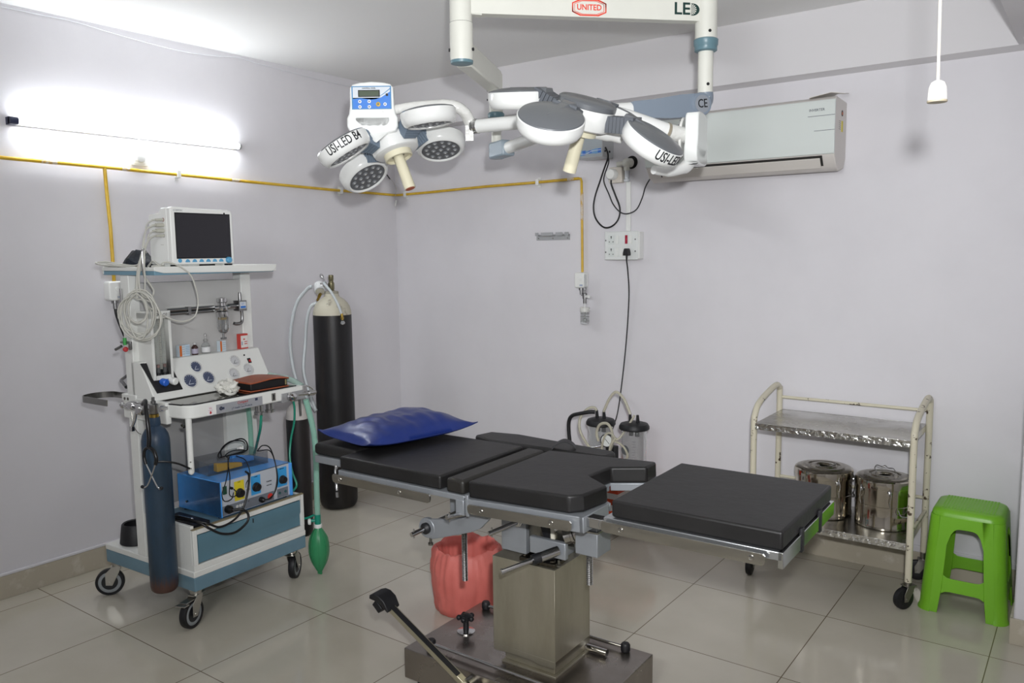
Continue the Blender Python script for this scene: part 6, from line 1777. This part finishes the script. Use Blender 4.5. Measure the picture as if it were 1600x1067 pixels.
# ---------------------------------------------------------------- air conditioner
ac = thing('air_conditioner', 'white wall mounted split air conditioner with plastic film and thin grey lines', 'air conditioner', (2.50, 0, 1.92))
ACW = mat('ac_white_film', 'd3d9d6', 0.3, coat=0.35, bump=0.12, bscale=9)
ACS = mat('ac_white_side', 'd2cdc8', 0.4)
X0, X1 = 2.030, 2.985
prof = [(0.0, 1.985), (0.0, 2.245), (-0.175, 2.252), (-0.200, 2.238), (-0.205, 2.226), (-0.203, 2.00), (-0.196, 1.985), (-0.165, 1.938), (-0.115, 1.918), (-0.03, 1.935)]
b = MB()
Wx = Matrix(((0, 0, 1, 0), (1, 0, 0, 0), (0, 1, 0, 0), (0, 0, 0, 1)))
b.prism(prof, X0, X1, 0, Wx)
b.build('body', ACS, ac, bev=0.006, seg=3)
b = MB()
b.prism([(-0.198, 1.990), (-0.208, 1.992), (-0.2115, 2.004), (-0.2115, 2.222), (-0.206, 2.236), (-0.198, 2.238)], X0 - 0.001, X1 + 0.001, 0, Wx)
b.build('front_panel', ACW, ac, bev=0.003, seg=3)
b = MB()
d = V((0, 0.031, -0.047)).normalized()
b.box(X0 + 0.075, X1 - 0.055, -0.0015, 0.0, -0.004, 0.050, 0, Matrix.Translation((0, -0.1965, 1.980)) @ Matrix.Rotation(math.radians(146.5), 4, 'X') if False else Matrix.Translation((0, -0.1975, 1.982)) @ frame_from((0, -0.031 * -1, -0.047), (1, 0, 0)).to_4x4())
b.build('air_outlet', mat('dark_slot', '2b2927', 0.7), ac)
b = MB()
b.prism([(-0.196, 1.976), (-0.199, 1.972), (-0.170, 1.930), (-0.166, 1.933)], X0 + 0.085, X1 - 0.065, 0, Wx)
b.build('louvre_flap', mat('ac_flap', 'cbc6c0', 0.35), ac, bev=0.0015)
b = MB()
for z, xa in ((2.165, 2.865), (2.098, 2.895)):
    b.box(xa, X1 + 0.0012, -0.2130, -0.2110, z - 0.0012, z + 0.0012)
b.text('INVERTER', 0.016, AX((2.905, -0.2118, 2.192), (1, 0, 0), (0, 0, 1)), 0, bold=0.0003, width=0.070)
b.build('trim_line', mat('grey_print', '777b80', 0.4), ac)
b = MB()
SWm = lambda y, z: AX((X1 + 0.0008, y, z), (0, 1, 0), (0, 0, 1))
b.box(X1, X1 + 0.0012, -0.095, -0.068, 2.100, 2.150, 0)
b.lathe([(0.014, 0), (0.014, 0.0014), (0, 0.0014)], (X1, -0.085, 2.185), (1, 0, 0), n=20, mi=1)
b.box(X1, X1 + 0.0016, -0.094, -0.076, 2.178, 2.190, 2)
for k in range(5):
    b.box(X1, X1 + 0.0008, -0.135, -0.105, 2.108 + 0.009 * k, 2.111 + 0.009 * k, 3)
b.build('rating_sticker', [mat('sticker_yellow', 'd3c43c', 0.5), mat('sticker_dark', '3a3531', 0.5), mat('sticker_orange', 'c4622d', 0.5), mat('sticker_ink', '8d8a86', 0.5)], ac)
b = MB()
b.loft([[(2.86, -0.19, 2.2535), (2.86, -0.02, 2.2535), (2.86, -0.02, 2.256), (2.86, -0.19, 2.256)], [(2.95, -0.15, 2.275), (2.95, -0.03, 2.285), (2.95, -0.03, 2.287), (2.95, -0.15, 2.277)], [(3.005, -0.12, 2.268), (3.005, -0.05, 2.278), (3.005, -0.05, 2.28), (3.005, -0.12, 2.270)]])
b.build('loose_film', mat('film_edge', 'd9d4cc', 0.3), ac)

# ---------------------------------------------------------------- pull cord in front of the picture's right side
pu = thing('pull_cord', 'white ceiling pull cord with a bell-shaped end', 'pull cord', (3.738, -2.398, 1.825))
MB().tube([(3.728, -2.372, 2.393), (3.730, -2.376, 2.15), (3.734, -2.386, 2.0), (3.7378, -2.397, 1.862)], 0.0028, 8, sub=4).build('cord', mat('cream_cord', 'd4cfc4', 0.6), pu)
MB().lathe([(0.0, 1.866), (0.006, 1.866), (0.012, 1.862), (0.0155, 1.853), (0.0165, 1.840), (0.0168, 1.828), (0.0150, 1.827), (0.0, 1.830)], (3.738, -2.398, 0), n=28).build('bell', mat('bell_white', 'eceae6', 0.35), pu)
MB().lathe([(0.0168, 1.826), (0.0175, 1.827), (0.0175, 1.829), (0.0168, 1.830)], (3.738, -2.398, 0), n=28).build('rim', mat('tan_rim', 'a99f8a', 0.5), pu)

# ---------------------------------------------------------------- red waste bag in its bin
def waste_bag():
    cx, cy = 1.815, -1.478
    prof = [(0.128, 0.0, 0), (0.146, 0.006, 1), (0.152, 0.04, 1), (0.156, 0.08, 1), (0.163, 0.13, 1), (0.164, 0.18, 1), (0.160, 0.225, 1), (0.152, 0.258, 1), (0.144, 0.276, 1), (0.136, 0.281, 1), (0.129, 0.274, 1), (0.126, 0.24, 1), (0.122, 0.16, 1), (0.116, 0.07, 1), (0.05, 0.05, 0)]
    n = 120
    rings = []
    for r, z, k in prof:
        row = []
        for i in range(n):
            a = 2 * PI * i / n
            p = V((math.cos(a) * 2.4, math.sin(a) * 2.4, z * 7))
            f = 1 + k * (0.05 * noise.noise(p) + 0.10 * abs(noise.noise(p * 1.7 + V((5, 2, 1)))) - 0.03 + 0.03 * noise.noise(p * 4))
            zz = z + k * (0.012 * noise.noise(V((math.cos(a) * 3, math.sin(a) * 3, 9))) if z > 0.25 else 0)
            row.append(V((cx + r * f * math.cos(a), cy + r * f * math.sin(a), zz)))
        rings.append(row)
    b = MB()
    b.rings(rings)
    return tag(b.build('waste_bag', mat('red_bag_film', 'd4736a', 0.5, col2='c8655c', scale=6, bump=0.3, bscale=16), None, loc=(cx, cy, 0), ang=75), 'open red plastic waste bag lining a bin behind the table column', 'waste bag')
waste_bag()

# ---------------------------------------------------------------- suction pump by the wall
su = thing('suction_pump', 'twin jar suction pump with black handle and orange striped cabinet behind the table', 'suction pump', (1.95, -0.38, 0))
ORC = mat('cabinet_orange', 'cf4a22', 0.4)
WHC = mat('cabinet_white', 'dfdcd8', 0.4)
b = MB()
for k in range(6):
    z0_, z1_ = 0.105 + 0.032 * k, 0.105 + 0.032 * (k + 1)
    b.box(1.70, 1.985, -0.42, -0.19, z0_, z1_, k % 2)
b.box(1.70, 1.985, -0.42, -0.19, 0.297, 0.302, 1)
b.build('cabinet', [WHC, ORC], su, label='white cabinet with orange stripes and top')
b = MB()
b.box(1.70, 2.102, -0.43, -0.20, 0.302, 0.402)
b.build('jar_stand', mat('stand_red', 'c63d25', 0.4), su, bev=0.004, label='red jar stand')
for x, y in ((1.74, -0.385), (1.87, -0.385), (1.74, -0.225), (1.87, -0.225)):
    MB().lathe([(0.022, 0.0), (0.026, 0.004), (0.026, 0.044), (0.014, 0.052), (0.014, 0.106)], (x, y, 0), n=18).build('caster', BLACK, su)
def jar(x, y, label):
    j = MB().lathe([(0.0, 0.403), (0.058, 0.403), (0.064, 0.410), (0.066, 0.60), (0.068, 0.632), (0.066, 0.632), (0.0635, 0.60), (0.061, 0.413), (0.0, 0.409)], (x, y, 0), n=44).build('jar', CLEAR, su, label=label)
    b = MB()
    b.lathe([(0.076, 0.622), (0.080, 0.626), (0.080, 0.638), (0.072, 0.652), (0.045, 0.660), (0.0, 0.661)], (x, y, 0), n=44)
    b.build('lid', BLACK, j, label='black lid')
    for dx in (-0.022, 0.022):
        MB().cyl((x + dx, y, 0.655), (x + dx, y - 0.005, 0.700), 0.010, 0.007, n=14).cyl((x + dx * 0.8, y, 0.622), (x + dx * 0.8, y, 0.585), 0.012, n=14).build('nozzle', BLACK, j)
    b = MB()
    for k in range(8):
        b.box(-0.010, 0.010 if k % 2 else 0.004, -0.0006, 0.0006, -0.0004, 0.0004, 0, AX((x + 0.03, y - 0.0595, 0.47 + 0.014 * k), (1, 0.5, 0), (0, 0, 1)))
    b.build('scale', mat('scale_grey', '6f7073', 0.5), j)
jar(1.856, -0.375, 'clear jar beside the black handle')
jar(2.058, -0.375, 'clear jar by the red stand')
MB().lathe([(0.026, 0), (0.026, 0.0008), (0, 0.0008)], (2.040, -0.4415, 0.520), (-0.25, -1, 0), n=24).build('badge', mat('badge_grey', '5a5c60', 0.4), su)
MB().tube([(1.690, -0.415, 0.30), (1.688, -0.415, 0.45), (1.676, -0.415, 0.58), (1.680, -0.415, 0.635), (1.70, -0.415, 0.662), (1.74, -0.415, 0.676), (1.80, -0.40, 0.690), (1.825, -0.385, 0.690)], 0.0105, 14, sub=5).build('push_handle', BLACK, su)
b = MB()
b.box(1.927, 1.985, -0.45, -0.41, 0.4025, 0.530)
b.lathe([(0.012, 0.53), (0.012, 0.56)], (1.945, -0.43, 0), n=14)
b.build('gauge_stand', BLACK, su, bev=0.003)
g = MB().lathe([(0.0, -0.012), (0.034, -0.012), (0.036, -0.008), (0.036, 0.008), (0.031, 0.010), (0.031, 0.006)], (1.938, -0.452, 0.560), (0.15, -1, 0.1), n=36).build('vacuum_gauge', BLACK, su)
MB().lathe([(0.031, 0.0065), (0, 0.0068)], (1.938, -0.452, 0.560), (0.15, -1, 0.1), n=36).build('dial', mat('dial_white', 'd6d8d6', 0.4), g)
Wg = TM((1.938, -0.452, 0.560), (0.15, -1, 0.1), (1, 0.15, 0))
MB(Wg).box(-0.014, 0.022, -0.0012, 0.0012, 0.0068, 0.0075, 0, Matrix.Rotation(-0.8, 4, 'Z')).build('needle', BLACK, g)
MB().cyl((1.93, -0.45, 0.532), (1.80, -0.46, 0.498), 0.006, n=12).build('steel_tube', CHROME, su)
SUT = mat('suction_tubing', 'd8d4c2', 0.2, trans=0.5, ior=1.25)
def hose(pts, r=0.0075):
    MB().tube(pts, r, 12, sub=6).build('suction_hose', SUT, su)
hose([(1.835, -0.382, 0.698), (1.820, -0.385, 0.715), (1.785, -0.395, 0.705), (1.748, -0.41, 0.655), (1.752, -0.425, 0.595), (1.785, -0.43, 0.54), (1.835, -0.435, 0.495), (1.90, -0.44, 0.475)])
hose([(1.878, -0.382, 0.698), (1.890, -0.382, 0.725), (1.915, -0.382, 0.775), (1.952, -0.380, 0.812), (1.995, -0.378, 0.782), (2.020, -0.376, 0.735), (2.036, -0.376, 0.698)])
hose([(1.895, -0.47, 0.555), (1.885, -0.47, 0.60), (1.905, -0.47, 0.645), (1.945, -0.465, 0.655), (1.970, -0.46, 0.62), (1.972, -0.455, 0.555), (1.95, -0.455, 0.49)])
hose([(1.915, -0.47, 0.50), (1.925, -0.475, 0.555), (1.945, -0.475, 0.60), (1.975, -0.47, 0.605), (2.000, -0.46, 0.575), (2.022, -0.44, 0.60), (2.050, -0.40, 0.665), (2.062, -0.38, 0.698)], 0.006)
hose([(1.985, -0.46, 0.565), (2.020, -0.46, 0.555), (2.050, -0.465, 0.535), (2.064, -0.46, 0.50), (2.05, -0.455, 0.47)], 0.006)
hose([(1.95, -0.47, 0.47), (1.965, -0.475, 0.51), (1.975, -0.475, 0.55), (2.0, -0.465, 0.585)], 0.006)

# ---------------------------------------------------------------- steel trolley with two shelves
ca = thing('instrument_trolley', 'cream tubular instrument trolley with two stainless shelves by the back wall', 'trolley', (3.06, -0.22, 0))
CT = mat('chipped_cream_tube', 'cfc9b4', 0.4, col2='4c3f31', scale=26, fac=(0.61, 0.64))
SSH = mat('shelf_stainless', 'c4c3bf', 0.25, 1.0, col2='a5a29c', scale=5, rvar=0.1, bump=0.15, bscale=14)
cx0, cx1, cy0, cy1 = 2.712, 3.402, -0.412, -0.040
for x in (cx0, cx1):
    b = MB()
    b.tube([(x, cy0, 0.118), (x, cy0, 0.45), (x, cy0, 0.735), (x, cy0 + 0.010, 0.775), (x, cy0 + 0.045, 0.815), (x, cy0 + 0.12, 0.842), (x, cy1 - 0.13, 0.868), (x, cy1 - 0.05, 0.876), (x, cy1 - 0.012, 0.858), (x, cy1, 0.82), (x, cy1, 0.45), (x, cy1, 0.118)], 0.0145, 16, sub=5)
    b.build('end_frame', CT, ca)
    MB().cyl((x, cy0, 0.335), (x, cy1, 0.335), 0.0085, n=12).build('side_rail', CT, ca)
MB().cyl((cx0, cy1 + 0.002, 0.808), (cx1, cy1 + 0.002, 0.808), 0.008, n=12).build('back_rail', CT, ca)
MB().cyl((cx0, cy1 + 0.002, 0.395), (cx1, cy1 + 0.002, 0.395), 0.008, n=12).build('back_rail', CT, ca)
def shelf(z):
    b = MB()
    b.box(cx0 + 0.012, cx1 - 0.012, cy0 - 0.016, cy1 + 0.014, z - 0.003, z)
    b.box(cx0 + 0.012, cx1 - 0.012, cy1 + 0.012, cy1 + 0.015, z - 0.030, z + 0.001)
    b.box(cx0 + 0.011, cx0 + 0.014, cy0 - 0.016, cy1 + 0.014, z - 0.030, z + 0.001)
    b.box(cx1 - 0.014, cx1 - 0.011, cy0 - 0.016, cy1 + 0.014, z - 0.030, z + 0.001)
    sh_ = b.build('shelf', SSH, ca, bev=0.001)
    MB().box(cx0 + 0.012, cx1 - 0.012, cy0 - 0.019, cy0 - 0.0155, z - 0.030, z + 0.001).build('front_lip', mat('filmed_lip', 'd0d0cc', 0.16, 1.0, bump=0.9, bscale=38), sh_, bev=0.001, label='front lip still in crinkled film')
shelf(0.742)
shelf(0.290)
for x, y, a in ((cx0, cy0, 95), (cx1, cy0, 55), (cx0, cy1 - 0.01, 60), (cx1, cy1 - 0.01, 10)):
    a = math.radians(a)
    d = V((math.cos(a), math.sin(a), 0))
    ax = V((-d.y, d.x, 0))
    c = V((x, y, 0.048)) - d * 0.022
    b = MB()
    b.lathe([(0.012, 0.092), (0.012, 0.135)], (x, y, 0), n=16)
    for s_ in (-1, 1):
        W = AX(c + ax * 0.018 * s_, -d, (0, 0, 1))
        b.prism([(-0.042, 0.056), (-0.006, 0.056), (0.012, 0.020), (0.010, -0.012), (-0.010, -0.012), (-0.036, 0.030)], -0.0015, 0.0015, 0, W)
    b.box(-0.032, 0.022, -0.020, 0.020, 0.101, 0.105, 0, Matrix.Translation((x, y, 0)) @ Matrix.Rotation(a + PI, 4, 'Z'))
    b.cyl(c - ax * 0.022, c + ax * 0.022, 0.005, n=10)
    f_ = b.build('caster', mat('caster_grey_zinc', '8e8b84', 0.35, 0.9), ca, bev=0.001)
    MB().lathe([(0.012, -0.014), (0.040, -0.013), (0.046, -0.011), (0.048, -0.004), (0.048, 0.004), (0.046, 0.011), (0.040, 0.013), (0.012, 0.014)], c, ax, n=32).build('wheel', BLACK, f_)

DRM = mat('polished_drum_steel', 'c3bdb0', 0.09, 1.0, var=0.06, scale=4)
DRT = mat('drum_lid_steel', 'bdb8ae', 0.26, 1.0, var=0.12, scale=8)
def drum(x, y, z, r, h, label, up_handle, rot):
    o = thing('sterilizing_drum', label, 'drum', (x, y, z))
    b = MB()
    b.lathe([(0.0, z), (r * 0.97, z), (r, z + 0.004), (r, z + 0.020), (r * 0.985, z + 0.024), (r * 0.985, z + h * 0.50), (r * 1.0, z + h * 0.505), (r * 1.0, z + h * 0.525), (r * 0.985, z + h * 0.53), (r * 0.985, z + h - 0.002)], (x, y, 0), n=64)
    b.build('body', DRM, o)
    b = MB()
    b.lathe([(r * 0.985, z + h - 0.020), (r * 1.02, z + h - 0.018), (r * 1.02, z + h + 0.010), (r * 1.01, z + h + 0.016), (r * 0.97, z + h + 0.020)], (x, y, 0), n=64)
    b.build('lid_band', DRM, o)
    b = MB()
    b.lathe([(r * 0.98, z + h + 0.018), (r * 0.90, z + h + 0.022), (r * 0.78, z + h + 0.022), (r * 0.74, z + h + 0.028), (r * 0.60, z + h + 0.028), (r * 0.56, z + h + 0.023), (r * 0.48, z + h + 0.023), (r * 0.44, z + h + 0.030), (r * 0.30, z + h + 0.030), (r * 0.24, z + h + 0.020), (0.0, z + h + 0.020)], (x, y, 0), n=64)
    l_ = b.build('lid', DRT, o)
    if up_handle:
        b = MB(Matrix.Translation((x, y, z + h + 0.024)) @ Matrix.Rotation(rot, 4, 'Z'))
        b.tube([(-0.035, 0.0, 0.0), (-0.050, 0.0, 0.022), (-0.040, 0.0, 0.038), (-0.015, 0.0, 0.036), (0.0, 0.0, 0.044), (0.015, 0.0, 0.036), (0.040, 0.0, 0.038), (0.050, 0.0, 0.022), (0.035, 0.0, 0.0)], 0.0022, 8, sub=5)
        b.build('wire_handle', CHROME, l_)
    else:
        b = MB(Matrix.Translation((x, y, z + h + 0.0315)) @ Matrix.Rotation(rot, 4, 'Z'))
        b.tube([(-0.035, 0.0, 0.0), (-0.05, 0.025, 0.001), (-0.015, 0.036, 0.001), (0.0, 0.043, 0.001), (0.015, 0.036, 0.001), (0.05, 0.025, 0.001), (0.035, 0.0, 0.0)], 0.0022, 8, sub=5)
        b.build('wire_handle', CHROME, l_)
    # latch, hinge and side bails
    for a, kind in ((rot + 0.0, 'hasp'), (rot + 1.25, 'clip'), (rot + 2.3, 'clip')):
        e = V((math.cos(a), math.sin(a), 0))
        W = AX((x + e.x * r * 1.0, y + e.y * r * 1.0, z + h - 0.02), (-e.y, e.x, 0), (0, 0, 1))
        b = MB(W)
        if kind == 'hasp':
            b.box(-0.014, 0.014, -0.022, 0.022, -0.002, 0.004)
            b.box(-0.002, 0.002, -0.008, 0.008, 0.004, 0.0046, 1)
        else:
            b.lathe([(0.010, 0), (0.010, 0.004), (0.004, 0.008), (0, 0.008)], (0, -0.008, 0.0), n=16)
            b.tube([(0, 0.01, 0.003), (0.005, -0.02, 0.012), (0.0, -0.048, 0.010), (0.004, -0.075, 0.006)], 0.002, 8, sub=4)
        b.build('latch', [CHROME, BLACK], o)
    a = rot + 2.9
    e = V((math.cos(a), math.sin(a), 0))
    W = AX((x + e.x * r, y + e.y * r, z + h * 0.5), (-e.y, e.x, 0), (0, 0, 1))
    MB(W).tube([(-0.04, 0.0, 0.002), (-0.038, -0.022, 0.014), (-0.02, -0.030, 0.018), (0.02, -0.030, 0.018), (0.038, -0.022, 0.014), (0.04, 0.0, 0.002)], 0.0025, 8, sub=5).build('bail_handle', CHROME, o)
    return o
drum(2.978, -0.185, 0.2905, 0.130, 0.205, 'steel sterilizing drum with flat lid handle, nearer the table foot', False, math.radians(-118))
drum(3.252, -0.200, 0.2905, 0.122, 0.205, 'steel sterilizing drum with raised wire lid handle, nearer the green stool', True, math.radians(160))

# ---------------------------------------------------------------- green plastic stool
so_ = thing('stool', 'bright green moulded plastic stool beside the instrument trolley', 'stool', (3.602, -0.215, 0))
GRN = mat('green_plastic', '76b52a', 0.34, var=0.05, scale=6, bump=0.03, bscale=70)
def stool():
    cx, cy, H = 3.605, -0.222, 0.447
    zt = H - 0.012
    def ring(z, hx, hy, r, oy=0.0, n=7):
        return [V((cx + p[0], cy + oy + p[1], z)) for p in rrect(2 * hx, 2 * hy, r, n)]
    half = lambda z: (0.166 - (0.166 - 0.136) * (z / H), 0.168 - (0.168 - 0.131) * (z / H))
    b = MB()
    # seat: gently domed top with rounded edge
    hx, hy = half(H - 0.035)
    b.rings([ring(H - 0.035, hx, hy, 0.055), ring(H - 0.018, hx - 0.003, hy - 0.003, 0.054), ring(H - 0.006, hx - 0.010, hy - 0.010, 0.050), ring(H - 0.001, hx - 0.022, hy - 0.022, 0.042), ring(H + 0.001, hx - 0.045, hy - 0.045, 0.03), ring(H + 0.002, hx - 0.09, hy - 0.09, 0.01)], caps=True)
    seat = b.build('seat', GRN, so_, bev=0.0)
    # raised dots on the seat top
    b = MB()
    for i in range(-8, 9):
        for j in range(-8, 9):
            b.box(cx + i * 0.012 - 0.003, cx + i * 0.012 + 0.003, cy + j * 0.012 - 0.003, cy + j * 0.012 + 0.003, H + 0.0005, H + 0.0028)
    b.build('grip_texture', GRN, seat)
    # skirt walls: each side is a panel with an arched window, a cross rail and a low gap between the feet
    th = 0.006
    def side(rotz):
        R_ = Matrix.Translation((cx, cy, 0)) @ Matrix.Rotation(rotz, 4, 'Z')
        def pt(u, z, inset=0.0):
            hx, hy = half(z)
            f = (hy if abs(math.sin(rotz)) < 0.5 else hx)
            return R_ @ V((u * f, -(f - inset), z))
        # outline lists in (u, z): u=-1..1 across the panel, legs taper outward
        win = 0.58
        segs = []
        def strip(polyA, polyB):
            n = len(polyA)
            ra = [[pt(*polyA[k]), pt(*polyB[k]), pt(polyB[k][0], polyB[k][1], th), pt(polyA[k][0], polyA[k][1], th)] for k in range(n)]
            bb.rings(ra)
        bb = MB()
        # top band following the arch of the window
        N = 12
        def arch(t):                   # window outline top from one side to the other
            u = -0.47 + 0.94 * t
            z = 0.370 - 0.070 * abs(2 * t - 1) ** 5.0
            return (u, z)
        top = [(-0.47 + 0.94 * k / N, H - 0.030) for k in range(N + 1)]
        strip(top, [arch(k / N) for k in range(N + 1)])
        # two legs
        for s_ in (-1, 1):
            outer = [(s_ * 0.74, H - 0.030), (s_ * 0.74, 0.30), (s_ * 0.74, 0.16), (s_ * 0.74, 0.10), (s_ * 0.74, 0.0)]
            inner = [(s_ * 0.47, H - 0.030), (s_ * 0.47, 0.30), (s_ * 0.49, 0.155), (s_ * 0.50, 0.095), (s_ * 0.54, 0.0)]
            strip(outer, inner)
        # cross rail
        strip([(-0.49 + 0.98 * k / 10, 0.155 + 0.012 * abs(2 * k / 10 - 1) ** 8) for k in range(11)], [(-0.50 + 1.0 * k / 10, 0.098 - 0.012 * abs(2 * k / 10 - 1) ** 8) for k in range(11)])
        return bb
    for k in range(4):
        side(k * PI / 2).build('side_panel', GRN, so_, bev=0.0015)
    # rounded corner posts join the panels
    for sx, sy, a0 in ((1, 1, 0), (-1, 1, 90), (-1, -1, 180), (1, -1, 270)):
        rows = []
        for z in (0.0, 0.006, 0.02, 0.1, 0.2, 0.3, H - 0.030):
            hx, hy = half(z)
            fl_ = 0.006 if z < 0.01 else 0.0
            row = []
            r = hx * 0.28
            ccx, ccy = sx * (hx - r), sy * (hy - r)
            outer = [V((cx + ccx + (r + fl_) * math.cos(math.radians(a0 + 90 * t / 6)), cy + ccy + (r + fl_) * math.sin(math.radians(a0 + 90 * t / 6)), z)) for t in range(7)]
            inner = [V((cx + ccx + (r - th) * math.cos(math.radians(a0 + 90 * t / 6)), cy + ccy + (r - th) * math.sin(math.radians(a0 + 90 * t / 6)), z)) for t in range(6, -1, -1)]
            rows.append(outer + inner)
        b = MB()
        b.rings(rows)
        b.build('leg', GRN, so_)
stool()
